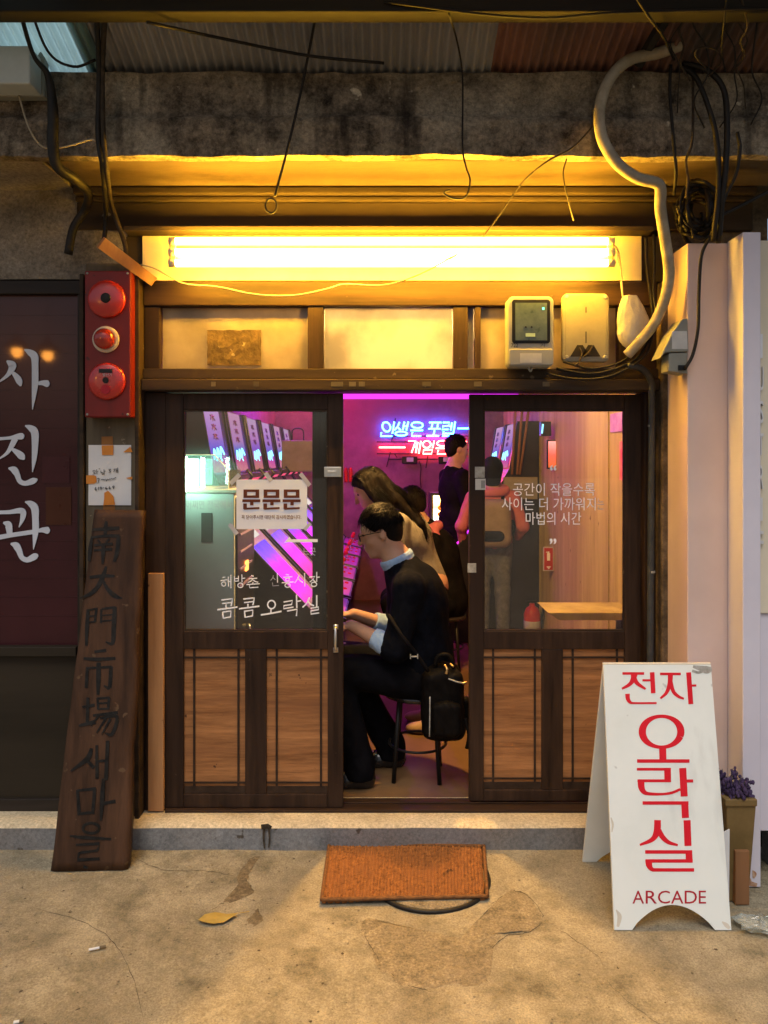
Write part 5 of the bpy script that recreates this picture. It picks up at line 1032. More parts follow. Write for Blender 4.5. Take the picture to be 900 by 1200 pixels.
# purple and red ceiling tubes, out of view, added to tint room and back wall
for k, (y0, y1, lab) in enumerate(((2.8, 3.8, 'unseen purple ceiling tube added to tint the room, nearer the door'), (3.95, 4.75, 'unseen red ceiling tube added to redden the back wall, nearer that wall'))):
    tl2 = thing('added_ceiling_tube', lab, 'tube light', (-0.72, (y0 + y1) / 2, ZC - .05), 'added coloured ceiling tubes')
    MB().tube([(-0.72, y0, ZC - .055), (-0.72, y1, ZC - .055)], 0.014, 10, 1).build('tube', M['tint_purple' if k == 0 else 'tint_red'], tl2, True)
    MB().box(-0.75, -0.69, y0 - .02, y1 + .02, ZC - .035, ZC - .001).build('housing', M['black'], tl2)

# ---- arcade cabinets
CW = 0.60
prof = [(0.0, 0.0), (0.74, 0.0), (0.76, 0.56), (0.96, 0.60), (0.975, 0.655), (0.78, 0.70), (0.335, 1.175), (0.30, 1.35), (0.24, 1.46), (0.17, 1.86), (0.0, 1.86)]
def make_cabinet():
    root = thing('arcade_cabinet', 'x', 'arcade cabinet', (0, 0, 0), 'arcade cabinets')
    mb = MB(); mb.prism([(x, 0.02, z) for x, z in prof], (0, CW - 0.04, 0)); mb.build('body', M['cab_black'], root, local=True)
    def side(y): return [(x + (0.012 if x > 0 else 0), y, z + (0.01 if z > 0 else 0)) for x, z in prof]
    for y in (0.0, CW - 0.018): MB().prism(side(y), (0, 0.018, 0)).build('side_panel', M['cab_black'], root, local=True, bevel=0.003)
    def slope(a, b, y0, y1, off, m, name, parent=root, th=0.004):
        a = Vector((a[0], 0, a[1])); b = Vector((b[0], 0, b[1])); n_ = Vector((0, 1, 0)).cross(b - a).normalized()
        if n_.x < 0: n_ = -n_
        q = [a + n_ * off + Vector((0, y0, 0)), a + n_ * off + Vector((0, y1, 0)), b + n_ * off + Vector((0, y1, 0)), b + n_ * off + Vector((0, y0, 0))]
        return MB().prism(q, n_ * th).build(name, m, parent, local=True)
    L = lambda t: (0.78 + (0.335 - 0.78) * t, 0.70 + 0.475 * t)
    slope(L(0.02), L(0.98), 0.03, CW - 0.03, 0.001, M['cab_trim'], 'bezel')
    slope(L(0.05), L(0.74), 0.07, CW - 0.14, 0.006, M['screen'], 'screen')
    slope(L(0.80), L(0.96), 0.07, CW - 0.16, 0.006, M['card'], 'title_card')
    T = lambda t: (0.24 + (0.17 - 0.24) * t, 1.46 + 0.40 * t)
    mq = slope(T(0.03), T(0.99), 0.06, CW - 0.17, 0.002, M['marquee'], 'marquee')
    mb = MB()                                 # looping logo on the marquee
    def onT(t, y, off=0.0065): x, z = T(t); return (x + off, y, z)
    mb.tube([onT(.22, .10), onT(.36, .13), onT(.24, .19), onT(.38, .22), onT(.26, .28), onT(.40, .31), onT(.30, .38)], 0.008, 6, 4); mb.tube([onT(.20, .16), onT(.30, .22), onT(.2, .30)], 0.006, 6, 4)
    mb.build('logo', M['logo'], mq, True, local=True)
    mb = MB()
    for j, t in enumerate((.52, .66, .80)):
        mb.tube([onT(t + .06, .18), onT(t + .06, .28)], 0.005, 5, 1); mb.tube([onT(t, .18), onT(t + .05, .22), onT(t, .29)], 0.005, 5, 2); mb.tube([onT(t - .02, .23), onT(t + .08, .235)], 0.005, 5, 1)
    mb.build('printed_mark', M['glyph_dark'], mq, local=True)
    slope((0.965, 0.660), (0.785, 0.702), 0.03, CW - 0.03, 0.002, M['cab_panel'], 'control_panel')
    for jy in (0.15, 0.38):
        j = MB().tube([(0.87, jy, 0.683), (0.873, jy, 0.75)], 0.006, 8, 1).build('joystick', M['silver'], root, local=True)
        MB().sphere((0.874, jy, 0.763), 0.021, 12, 8).build('ball_top', M['joy_red'], j, True, local=True)
        for i in range(3):
            MB().lathe((0.93 - 0.045 * i, jy + 0.085 + 0.012 * i, 0.672 + 0.0105 * i), (0.2, 0, 1), [(0.014, -0.006), (0.014, 0.008), (0.011, 0.011)], 12).build('button', M['joy_red'], root, True, local=True)
    MB().box(0.70, 0.755, CW * .3, CW * .7, 0.25, 0.5).build('coin_door', M['cab_trim'], root, local=True).location.x = 0.012
    return root
cab = make_cabinet()
ORD = ['nearest the door', 'second from the door', 'third from the door', 'fourth from the door', 'fifth from the door', 'sixth from the door']
for k in range(6):
    c = cab if k == 0 else copy_tree(cab)
    c.location = (XL + 0.005, 0.84 + k * 0.66, 0.10)
    c['label'] = 'black arcade cabinet with glowing pink screen on the left wall, ' + ORD[k]
    c['group'] = 'arcade cabinets along the left wall'
    if k % 3:
        for ch in c.children:
            nm = ch.name.split('.')[0]
            if nm in ('screen', 'marquee'): ch.material_slots[0].link = 'OBJECT'; ch.material_slots[0].material = M[nm + str(k % 3)]
for k in range(2):
    c = copy_tree(cab); c.location = (XR + 0.32, 2.98 + 0.65 * k + CW, 0.10); c.rotation_euler = (0, 0, math.pi)
    c.location.x = XR - 0.012
    c['label'] = 'dark arcade cabinet against the plywood wall, ' + ('nearer the door' if k == 0 else 'farther from the door'); c['group'] = 'arcade cabinets along the right wall'

# ---- change machine with lit acrylic box
cm = thing('change_machine', 'tall grey-green coin machine behind the left door glass', 'coin machine', (-0.94, 0.45, 0.10))
mx0, mx1, my0, my1, mz = -1.19, PX(275, .30), 0.30, 0.78, PZ(578, .30)
MB().box(mx0, mx1, my0, my1, 0.10, mz).build('case', M['machine'], cm, bevel=0.006)
MB().box(mx0 + .0, mx1 + 0.012, my0 - .006, my1 + .006, mz + .0005, mz + .018).build('top_rim', M['cream'], cm, bevel=0.004)
MB().box(PX(236, .3), PX(249, .3), my0 - .004, my0 + .002, PZ(635, .3), PZ(601, .3)).build('recess', mat('recess_grey', (0.16, 0.18, 0.155), (0.19, 0.21, 0.18), 5, 0.6), cm, bevel=0.001)
MB().box(mx1 + .0005, mx1 + .012, my0 + .012, my1 - .012, 0.16, mz - .02).build('front_plate', M['cab_black'], cm, bevel=0.003)
mb = MB()
for k in range(4): mb.box(mx1 + .0125, mx1 + .018, my0 + .06, my1 - .10, 1.02 + k * 0.085, 1.03 + k * 0.085)
mb.build('slot_bezel', M['cab_trim'], cm)
MB().box(mx1 + .0125, mx1 + .02, my0 + .2, my0 + .26, 1.08, 1.13).build('orange_light', M['led_orange'], cm)
MB().box(mx1 + .0125, mx1 + .016, my0 + .06, my1 - .06, 1.33, 1.40).build('name_strip', mat('strip_red', (0.35, 0.05, 0.03), (0.3, 0.04, 0.03), 40, 0.5), cm)
MB().tube([(mx1 + .02, my0 + .1, 0.80), (mx1 + .05, my0 + .12, 0.72), (mx1 + .05, my0 + .22, 0.70), (mx1 + .02, my0 + .26, 0.80)], .008, 8).build('tray_loop', M['silver'], cm, True)
ax = thing('acrylic_box', 'clear acrylic box glowing greenish white on top of the coin machine', 'acrylic box', (-1.0, 0.5, mz + .02))
bx0, bx1 = -1.17, PX(268, .36); bz0, bz1 = mz + .0185, PZ(533, .36)
pr = [(bx0, .36, bz0), (bx1, .36, bz0), (bx1, .36, bz1 - .075), (bx1 - .07, .36, bz1), (bx0, .36, bz1)]
MB().prism(pr, (0, .004, 0)).build('front_pane', M['acrylic'], ax); MB().prism([(x, .66, z) for x, y, z in pr], (0, .004, 0)).build('back_pane', M['acrylic'], ax)
MB().box(bx1 - .004, bx1, .3645, .6595, bz0, bz1 - .076).build('side_pane', M['acrylic'], ax); MB().box(bx0, bx1 - .072, .3645, .6595, bz1 - .004, bz1).build('top_pane', M['acrylic'], ax)
MB().box(bx0 + .01, -.945, .50, .52, bz0 + .006, bz1 - .02).build('light_panel', M['led_green_white'], ax, bevel=.004)
mb = MB(); e = .003
for p, q in zip(pr, pr[1:] + pr[:1]): mb.tube([(p[0], .359, p[2]), (q[0], .359, q[2])], e, 6, 1)
mb.build('edge_trim', M['cream'], ax)
gt = thing('green_tube', 'small upright greenish white tube light at the left edge behind the door glass', 'tube light', (PX(216, .19), .19, 1.47))
MB().tube([(PX(216.5, .19), .19, 1.50), (PX(216.5, .19), .19, 1.66)], .011, 10, 1).build('tube', M['lamp_green'], gt, True)
MB().box(PX(216.5, .19) - .03, PX(216.5, .19) - .012, .18, .20, 1.48, 1.68).build('holder', M['black'], gt)
# rail with a rack below the marquees
rl = thing('shelf_rail', 'dark rail with red lit trim running above the cabinet screens', 'rail', (XL + .4, 2.4, 1.50))
MB().box(XL + .36, XL + .40, 0.86, 4.8, 1.535, 1.565).build('bar', M['cab_black'], rl, bevel=0.003)
MB().box(XL + .36, XL + .40, 0.86, 4.8, 1.520, 1.534).build('trim_strip', emis('trim_pink', (1.0, 0.10, 0.22), 0.7), rl)
mb = MB()
for k in range(9): mb.tube([(XL + .41, 1.0 + k * .42, 1.52), (XL + .44, 1.0 + k * .42, 1.55), (XL + .41, 1.0 + k * .42, 1.59)], .008, 6)
mb.build('hook', M['cab_black'], rl, True)
bg_ = thing('paper_bag', 'brown carrier bag standing on the cabinets near the back', 'carrier bag', (XL + .3, 3.2, 1.6))
bp0 = P(330, 553, 3.0); bp1 = P(368, 516, 3.0)
MB().box(bp0.x, bp1.x, 3.0, 3.12, bp0.z, bp1.z).build('bag', M['khaki'], bg_, bevel=0.01)
mb = MB(); xm = (bp0.x + bp1.x) / 2; mb.tube([(xm - .05, 3.0, bp1.z), (xm - .04, 3.0, bp1.z + .09), (xm + .04, 3.0, bp1.z + .09), (xm + .05, 3.0, bp1.z)], .006, 6); mb.build('handle', M['black'], bg_, True)

# ---- neon sign
ns = thing('neon_sign', 'blue and red neon lettering sign glowing on the back wall', 'neon sign', (0.5, YB - .03, 1.7))
npn = front(YB - 0.05)
def neon(items, m, name, r=0.0085):
    mb = MB()
    for it in items:
        pts = [npn.on(430 + p[0] / 6.923, 480 + p[1] / 6.923) for p in it['p']]
        mb.tube(pts, r, 8, 3 if it['s'] else 1)
    return mb.build(name, m, ns, True)
N_ = lambda *p: S(*p, s=False)
neon([ring(158, 140, 32, 38, 1, slant=-.15), N_((222, 98), (208, 195)), N_((118, 185), (110, 215), (205, 215))], M['neon_blue'], 'neon_character')
neon([N_((264, 102), (248, 140), (222, 168)), N_((248, 142), (275, 168)), N_((304, 100), (290, 168)), N_((336, 98), (320, 168)), N_((298, 134), (328, 134)), ring(278, 195, 48, 17, 1)], M['neon_blue'], 'neon_character')
neon([ring(408, 126, 46, 24, 1, slant=-.15), N_((352, 168), (455, 168)), N_((370, 182), (362, 214), (438, 214))], M['neon_blue'], 'neon_character')
neon([N_((505, 105), (604, 105)), N_((532, 105), (524, 154)), N_((578, 105), (570, 154)), N_((498, 156), (598, 156)), N_((548, 158), (542, 210)), N_((484, 213), (584, 213))], M['neon_blue'], 'neon_character')
neon([N_((616, 105), (668, 105), (662, 132), (616, 134), (610, 162), (660, 160)), N_((690, 104), (680, 168)), N_((716, 98), (704, 172)), N_((666, 134), (686, 134)), N_((622, 176), (612, 214), (694, 214), (704, 176)), N_((616, 195), (698, 195))], M['neon_blue'], 'neon_character')
neon([N_((735, 152), (860, 152))], M['neon_blue'], 'neon_dash')
neon([N_((98, 307), (312, 307))], M['neon_red'], 'neon_dash')
neon([N_((336, 255), (396, 255), (362, 350)), N_((412, 262), (396, 352)), N_((438, 254), (420, 358)), N_((384, 300), (406, 300))], M['neon_red'], 'neon_character')
neon([ring(486, 282, 32, 28, 1), N_((546, 252), (532, 312)), N_((462, 325), (532, 325), (524, 358), (454, 358), (462, 325))], M['neon_red'], 'neon_character')
neon([ring(614, 274, 46, 22, 1), N_((558, 314), (664, 314)), N_((580, 328), (570, 360), (648, 360))], M['neon_red'], 'neon_character')
neon([N_((812, 257), (722, 257), (700, 355), (790, 355))], M['neon_red'], 'neon_character')
mb = MB(); q_ = front(YB - 0.025)
w3 = lambda x, y: q_.on(430 + x / 6.923, 480 + y / 6.923)
for a, b in (((80, 262), (860, 262)), ((80, 358), (860, 358)), ((100, 215), (860, 215)), ((190, 345), (160, 465)), ((495, 375), (478, 475)), ((175, 403), (640, 403)), ((232, 70), (200, 260)), ((225, 360), (245, 390))): mb.tube([w3(*a), w3(*b)], 0.006, 6, 1)
mb.tube([w3(425, 420), w3(438, 470), w3(432, 560), w3(440, 640)], .005, 6, 4)
mb.build('mounting_rod', M['black'], ns)
for x in (345, 640):
    a = w3(x - 62, 440); b = w3(x + 62, 380); t_ = MB().box(a.x, b.x, YB - .09, YB - .03, a.z, b.z).build('transformer', M['black'], ns, bevel=0.008)
    a = w3(x - 24, 422); b = w3(x + 30, 388); MB().box(a.x, b.x, YB - .0925, YB - .0902, a.z, b.z).build('label_plate', M['label_pale'], t_)
ex_ = thing('wall_gauges', 'pair of small red canisters hanging on the back wall left of the neon', 'canister', P(410, 560, YB - .05), None)
for x in (405.5, 411): a = P(x, 565, YB - .06); MB().lathe(a, (0, 0, 1), [(.018, 0), (.02, .01), (.02, .13), (.01, .16)], 12).build('canister', M['ext_red'], ex_, True)

# ---- pinball machine with lit backglass at the back
pb = thing('lit_game_machine', 'game machine with glowing orange backglass at the back of the room', 'game machine', (0.55, 4.4, 0.10))
a = P(508, 624, 4.2); b = P(560, 581, 4.2)
MB().box(a.x - .03, b.x + .03, 4.22, 4.6, a.z - .03, b.z + .03).build('backbox', M['cab_black'], pb, bevel=0.006)
MB().box(a.x, b.x, 4.205, 4.218, a.z, b.z).build('backglass', M['backglass'], pb)
mb = MB(); rnd = random.Random(9)
for k in range(22):
    x = rnd.uniform(a.x + .02, b.x - .02); z = rnd.uniform(a.z + .12, b.z - .03); mb.sphere((x, 4.202, z), rnd.uniform(.012, .03), 8, 6, (1, .2, 1))
mb.build('printed_figure', emis('print_orange', (0.85, 0.16, 0.02), 0.8), pb)
MB().box(a.x - .02, b.x + .02, 3.95, 4.6, 0.55, a.z - .032).build('playfield_box', M['cab_black'], pb, bevel=0.01)
MB().box(a.x, b.x, 3.97, 4.2, a.z - .031, a.z - .022).build('playfield', M['backglass'], pb)
for x in (a.x, b.x):
    for y in (4.0, 4.55): MB().box(x - .02, x + .02, y - .02, y + .02, 0.101, 0.549).build('leg', M['silver'], pb)

# ---- right hand side: wall signs, shelf, extinguisher
sh = thing('wall_shelf', 'bare wooden shelf plank on the plywood wall behind the right door glass', 'shelf', (1.05, .6, .82))
a = P(642, 727, .62); b = P(742, 718, .62)
MB().prism([(a.x, .62, b.z), (XR, .62, b.z), (XR, .62, a.z), (a.x + .06, .62, a.z)], (0, .28, 0)).build('plank', M['ply'], sh, bevel=0.003)
MB().box(XR - .03, XR - .001, .66, .86, a.z - .12, a.z - .001).build('bracket', M['black'], sh)
es = thing('extinguisher_sign', 'small red fire extinguisher wall sign with white pictogram on the plywood', 'sign', (1.25, 2.5, 1.2))
a = P(636.5, 669, 2.5); b = P(649, 641, 2.5)
MB().box(a.x, b.x, 2.5, 2.51, a.z, b.z).build('plate', M['decal_thin'], es); MB().box(a.x + .008, b.x - .008, 2.4975, 2.4995, a.z + .008, b.z - .008).build('red_field', M['ext_red'], es)
mb = MB(); xm = (a.x + b.x) / 2; zt = b.z - .035
mb.box(xm - .012, xm + .012, 2.4955, 2.497, zt - .07, zt - .012); mb.box(xm - .006, xm + .006, 2.4955, 2.497, zt - .012, zt); mb.box(xm - .02, xm + .006, 2.4952, 2.4954, zt - .008, zt - .002)
mb.prism([(xm - .018, 2.4955, zt - .115), (xm + .018, 2.4955, zt - .115), (xm, 2.4955, zt - .14)], (0, .001, 0)); mb.build('pictogram', M['decal'], es)
fe = thing('fire_extinguisher', 'red fire extinguisher standing on the floor before the dark cabinet', 'fire extinguisher', (PX(625, 2.75), 2.75, .1))
c = Vector((PX(625, 2.75), 2.80, 0.10))
MB().lathe(c, (0, 0, 1), [(.062, 0), (.068, .01), (.068, .28), (.05, .33), (.022, .35), (.022, .37)], 24).build('cylinder', M['ext_red'], fe, True)
MB().lathe(c + Vector((0, 0, .12)), (0, 0, 1), [(.0685, 0), (.0687, .11), (.0685, .111)], 24).build('label_band', M['label_pale'], fe, True)
mb = MB(); mb.box(c.x - .05, c.x + .03, c.y - .01, c.y + .01, .475, .49); mb.tube([(c.x + .02, c.y, .47), (c.x + .09, c.y, .44), (c.x + .075, c.y, .30), (c.x + .07, c.y, .2)], .009, 8); mb.build('valve_hose', M['black'], fe)
rls = thing('red_wall_lamp', 'upright glowing red lamp on the plywood wall near the cabinets', 'lamp', (1.22, 2.4, 1.6))
a = P(644, 548, 2.4); b = P(651.5, 517, 2.4)
MB().box(a.x, b.x, 2.4, 2.44, a.z, b.z).build('lens', emis('lamp_red', (1, .12, .06), 1.1, [(0, (.5, .1, .02)), (.5, (1, .10, .06)), (1, (1, .30, .26))]), rls); MB().box(a.x - .008, b.x + .008, 2.441, 2.47, a.z - .01, b.z + .01).build('housing', M['black'], rls)
nb_ = thing('blue_sign_box', 'small black box with blue lit mark hung high by the cabinets', 'box', (1.15, 2.4, 1.8))
a = P(634, 511, 2.4); b = P(646, 494, 2.4)
MB().box(a.x, b.x, 2.4, 2.46, a.z, b.z).build('case', M['cab_black'], nb_, bevel=.004); MB().tube([(a.x + .006, 2.396, a.z + .02), (a.x + .014, 2.396, b.z - .02)], .006, 6, 1).build('lit_mark', M['logo'], nb_)
hl = thing('hanging_strips', 'brown strips hanging from the ceiling by the right side cabinets', 'strips', (P(610, 500, 2.94).x, 2.94, ZC))
for k, (x0, x1) in enumerate(((606, 600), (614, 606), (622, 609))): MB().tube([(P(x0 + 2, 480, 2.94).x, 2.94, ZC), P(x0 - 2, 480 - 3 * k, 2.94), P(x1, 556, 2.94)], .011, 8, 3).build('strip', M['wood_block'], hl, True)
ps = thing('wall_poster', 'purple lit poster high on the plywood wall behind the right glass', 'poster', (XR - .01, .75, 1.85))
def wallposter(px0, px1, py0, py1):           # on the plywood wall x = XR: depth follows from the column
    x = XR - .0125; d0 = x * FPX / (px0 - CX); d1 = x * FPX / (px1 - CX); dm = (d0 + d1) / 2
    return x, d1 + CAM_Y, d0 + CAM_Y, CAM_Z - (py1 - CY) * dm / FPX, CAM_Z - (py0 - CY) * dm / FPX
x, y0, y1, z0, z1 = wallposter(715, 729, 484, 506)
MB().box(x, x + .003, y0, y1, z0, z1).build('sheet', mat('poster_purple', (.35, .12, .55), (.5, .25, .7), 14, .5), ps)
ps2 = thing('wall_poster', 'red poster on the plywood wall behind the right glass', 'poster', (XR - .01, .5, 1.7))
x, y0, y1, z0, z1 = wallposter(726, 736, 517, 563)
MB().box(x, x + .003, y0, y1, z0, z1).build('sheet', mat('poster_red', (.55, .05, .10), (.7, .2, .25), 18, .5), ps2)
wb = thing('pale_card', 'pale blank card fixed to the near side of the right hand cabinet', 'card', P(605, 585, 2.95))
a = P(590, 585, 2.955); b = P(630, 559, 2.955); MB().box(a.x, b.x, 2.955, 2.967, a.z, b.z).build('panel', M['meter_old'], wb, bevel=.002)

# ================================================================== PEOPLE (smooth implicit bodies)
def smin(a, b, k):
    h = np.clip(0.5 + 0.5 * (b - a) / k, 0, 1); return b + (a - b) * h - k * h * (1 - h)
class SDF:
    def __init__(s, lo, hi, vox):
        s.vox = vox; s.lo = np.array(lo, float); n = np.ceil((np.array(hi) - s.lo) / vox).astype(int) + 1; s.n = n
        s.ax = [s.lo[i] + vox * np.arange(n[i]) for i in range(3)]; s.v = np.full(n, 1.0, np.float32)
    def _sl(s, lo, hi, m):
        sl = []
        for i in range(3):
            a = int(max(0, math.floor((lo[i] - m - s.lo[i]) / s.vox))); b = int(min(s.n[i], math.ceil((hi[i] + m - s.lo[i]) / s.vox) + 1)); sl.append(slice(a, max(a, b)))
        return tuple(sl)
    def _pts(s, sl): return np.meshgrid(*[s.ax[i][sl[i]] for i in range(3)], indexing='ij')
    def cap(s, a, b, ra, rb=None, k=0.03):
        rb = ra if rb is None else rb; a = np.array(a, float); b = np.array(b, float); m = max(ra, rb) + k + 2 * s.vox
        sl = s._sl(np.minimum(a, b), np.maximum(a, b), m); X_, Y_, Z_ = s._pts(sl)
        if X_.size == 0: return s
        d = b - a; L = d.dot(d) + 1e-9; t = np.clip(((X_ - a[0]) * d[0] + (Y_ - a[1]) * d[1] + (Z_ - a[2]) * d[2]) / L, 0, 1)
        q = np.sqrt((X_ - a[0] - d[0] * t) ** 2 + (Y_ - a[1] - d[1] * t) ** 2 + (Z_ - a[2] - d[2] * t) ** 2) - (ra + (rb - ra) * t)
        s.v[sl] = smin(s.v[sl], q.astype(np.float32), k); return s
    def chain(s, pts, k=0.03):
        for p, q in zip(pts[:-1], pts[1:]): s.cap(p[:3], q[:3], p[3], q[3], k)
        return s
    def ell(s, c, r, axes=None, k=0.03, sub=False):
        c = np.array(c, float); m = max(r) + k + 2 * s.vox; sl = s._sl(c, c, m); X_, Y_, Z_ = s._pts(sl)
        if X_.size == 0: return s
        A = np.eye(3) if axes is None else np.array([list(x) for x in axes], float); D = (X_ - c[0], Y_ - c[1], Z_ - c[2])
        u = [sum(A[i][j] * D[j] for j in range(3)) / r[i] for i in range(3)]
        k0 = np.sqrt(u[0] ** 2 + u[1] ** 2 + u[2] ** 2) + 1e-6; k1 = np.sqrt(sum((u[i] / r[i]) ** 2 for i in range(3))) + 1e-6
        q = (k0 * (k0 - 1) / k1).astype(np.float32)
        s.v[sl] = -smin(-s.v[sl], q, k) if sub else smin(s.v[sl], q, k); return s
    def cut(s, p, n):                          # keep the side that n points away from
        X_, Y_, Z_ = np.meshgrid(*s.ax, indexing='ij'); n = np.array(n, float); n /= np.linalg.norm(n)
        s.v = np.maximum(s.v, ((X_ - p[0]) * n[0] + (Y_ - p[1]) * n[1] + (Z_ - p[2]) * n[2]).astype(np.float32)); return s
    def rough(s, amp, f):
        X_, Y_, Z_ = np.meshgrid(*s.ax, indexing='ij')
        s.v += (amp * (np.sin(X_ * f + 2 * np.sin(Z_ * f * .31)) * np.sin(Y_ * f * 1.13 + 1.3) + .6 * np.sin(X_ * f * 2.1 + Z_ * f * .9) * np.sin(Y_ * f * 1.9 - Z_ * f * .5))).astype(np.float32); return s
    def mesh(s):
        v = s.v; ins = v < 0; n = s.n; c = ins[:-1, :-1, :-1]
        cnt = np.zeros(c.shape, np.int8); 
        for i in (0, 1):
            for j in (0, 1):
                for k in (0, 1): cnt += ins[i:n[0] - 1 + i, j:n[1] - 1 + j, k:n[2] - 1 + k]
        act = (cnt > 0) & (cnt < 8); idx = np.full(act.shape, -1, np.int64); I, J, K = np.nonzero(act); idx[I, J, K] = np.arange(len(I))
        acc = np.zeros((len(I), 3)); w_ = np.zeros(len(I)); cor = [(i, j, k) for i in (0, 1) for j in (0, 1) for k in (0, 1)]
        for a in range(8):
            for b in range(a + 1, 8):
                A, B = cor[a], cor[b]
                if sum(abs(A[i] - B[i]) for i in range(3)) != 1: continue
                va = v[I + A[0], J + A[1], K + A[2]]; vb = v[I + B[0], J + B[1], K + B[2]]; x = (va < 0) != (vb < 0); t = va / (va - vb + 1e-12)
                p = np.stack([A[i] + (B[i] - A[i]) * t for i in range(3)], 1); acc[x] += p[x]; w_[x] += 1
        V = (acc / w_[:, None] + np.stack([I, J, K], 1)) * s.vox + s.lo; F = []
        for axd in range(3):
            o1, o2 = [(1, 2), (2, 0), (0, 1)][axd]
            a_ = [slice(None)] * 3; b_ = [slice(None)] * 3; a_[axd] = slice(0, n[axd] - 1); b_[axd] = slice(1, n[axd])
            x = ins[tuple(a_)] != ins[tuple(b_)]; q = np.array(np.nonzero(x)).T
            ok = (q[:, o1] >= 1) & (q[:, o2] >= 1) & (q[:, o1] < n[o1] - 1) & (q[:, o2] < n[o2] - 1); q = q[ok]
            def at(d1, d2): r = q.copy(); r[:, o1] += d1; r[:, o2] += d2; return idx[r[:, 0], r[:, 1], r[:, 2]]
            f = np.stack([at(-1, -1), at(0, -1), at(0, 0), at(-1, 0)], 1); fl = ~ins[q[:, 0], q[:, 1], q[:, 2]]; f[fl] = f[fl][:, ::-1]; F.append(f)
        return V, np.concatenate(F)
    def build(s, name, m, parent, smooth_iter=2):
        V, F = s.mesh(); b = np.array(world_loc(parent)); o = add_mesh(name, (V - b).tolist(), F.tolist(), m, parent, True, local=True)
        if smooth_iter: md = o.modifiers.new('smooth', 'SMOOTH'); md.iterations = smooth_iter; md.factor = 0.5
        return o
def v3(*a): return np.array(a, float)
def unit(a): a = np.array(a, float); return a / np.linalg.norm(a)
def frame(f, u): f = unit(f); s_ = unit(np.cross(f, u)); return f, np.cross(s_, f), s_
def head(sd, c, f, u, sz=1.0):
    f, u, s_ = frame(f, u); A = (f, s_, u); q = lambda a, b, d: c + (f * a + s_ * b + u * d) * sz
    sd.ell(q(-.012, 0, .030), (.095 * sz, .074 * sz, .088 * sz), A, .02); sd.ell(q(.026, 0, -.035), (.066 * sz, .058 * sz, .082 * sz), A, .03)
    sd.cap(q(.064, -.014, -.098), q(.064, .014, -.098), .019 * sz, .019 * sz, .025)
    sd.cap(q(.088, 0, .012), q(.110, 0, -.030), .009 * sz, .0125 * sz, .014); sd.cap(q(.070, -.03, .030), q(.070, .03, .030), .016 * sz, .016 * sz, .02)
    sd.cap(q(.086, -.016, -.058), q(.086, .016, -.058), .0085 * sz, .0085 * sz, .01); sd.cap(q(.083, -.013, -.071), q(.083, .013, -.071), .009 * sz, .009 * sz, .01)
    for e in (-1, 1):
        sd.ell(q(.050, e * .036, -.028), (.022 * sz, .02 * sz, .022 * sz), A, .02); sd.ell(q(-.012, e * .074, -.012), (.019 * sz, .008 * sz, .031 * sz), A, .008)
        sd.ell(q(.094, e * .030, .008), (.014 * sz, .015 * sz, .010 * sz), A, .012, True)
    return q
def eyes(parent, q, sz=1.0):
    mb = MB()
    for e in (-1, 1): mb.sphere(q(.076, e * .030, .007), .011 * sz, 10, 6, (1, 1, .55))
    mb.build('eyes', M['black'], parent, True)
def hand(sd, w, d, side, dn, sz=1.0, curl=.5):
    d = unit(d); dn = unit(dn - d * np.dot(dn, d)); sx = np.cross(d, dn) * side
    sd.ell(w + d * .045 * sz, (.048 * sz, .040 * sz, .016 * sz), (d, sx, dn), .012)
    for i, (o, L) in enumerate(((-.028, .068), (-.010, .078), (.009, .073), (.027, .058))):
        a = w + d * .082 * sz + sx * o * sz; b = a + (d * (1 - curl * .4) + dn * curl * .5) * L * .5 * sz; c = b + (d * (1 - curl) + dn * curl) * L * .5 * sz
        sd.cap(a, b, .0095 * sz, .0088 * sz, .006); sd.cap(b, c, .0088 * sz, .0075 * sz, .005)
    a = w + d * .03 * sz - sx * .034 * sz; b = a + (d * .6 - sx * .6 + dn * .4) * .04 * sz; sd.cap(a, b, .012 * sz, .0105 * sz, .01); sd.cap(b, b + (d * .8 + dn * .5) * .032 * sz, .0105 * sz, .008 * sz, .006)

def stool(label, c, h=0.44, r=0.165):
    t = thing('stool', label, 'stool', c, 'black metal stools'); c = Vector(c)
    MB().lathe(c + Vector((0, 0, h - .035)), (0, 0, 1), [(r - .02, 0), (r, .008), (r, .028), (r - .015, .035)], 32).build('seat', M['leather'], t, True)
    for a in (40, 130, 220, 310):
        ca, sa_ = math.cos(R(a)), math.sin(R(a))
        MB().tube([c + Vector((ca * .12, sa_ * .12, h - .036)), c + Vector((ca * .155, sa_ * .155, .001))], .011, 8, 1).build('leg', M['black'], t, True)
    MB().tube([c + Vector((.14 * math.cos(x), .14 * math.sin(x), .16)) for x in np.linspace(0, 2 * math.pi, 24)], .007, 6, 1).build('foot_ring', M['black'], t, True)
    return t

FZ = 0.10                                     # inner floor level
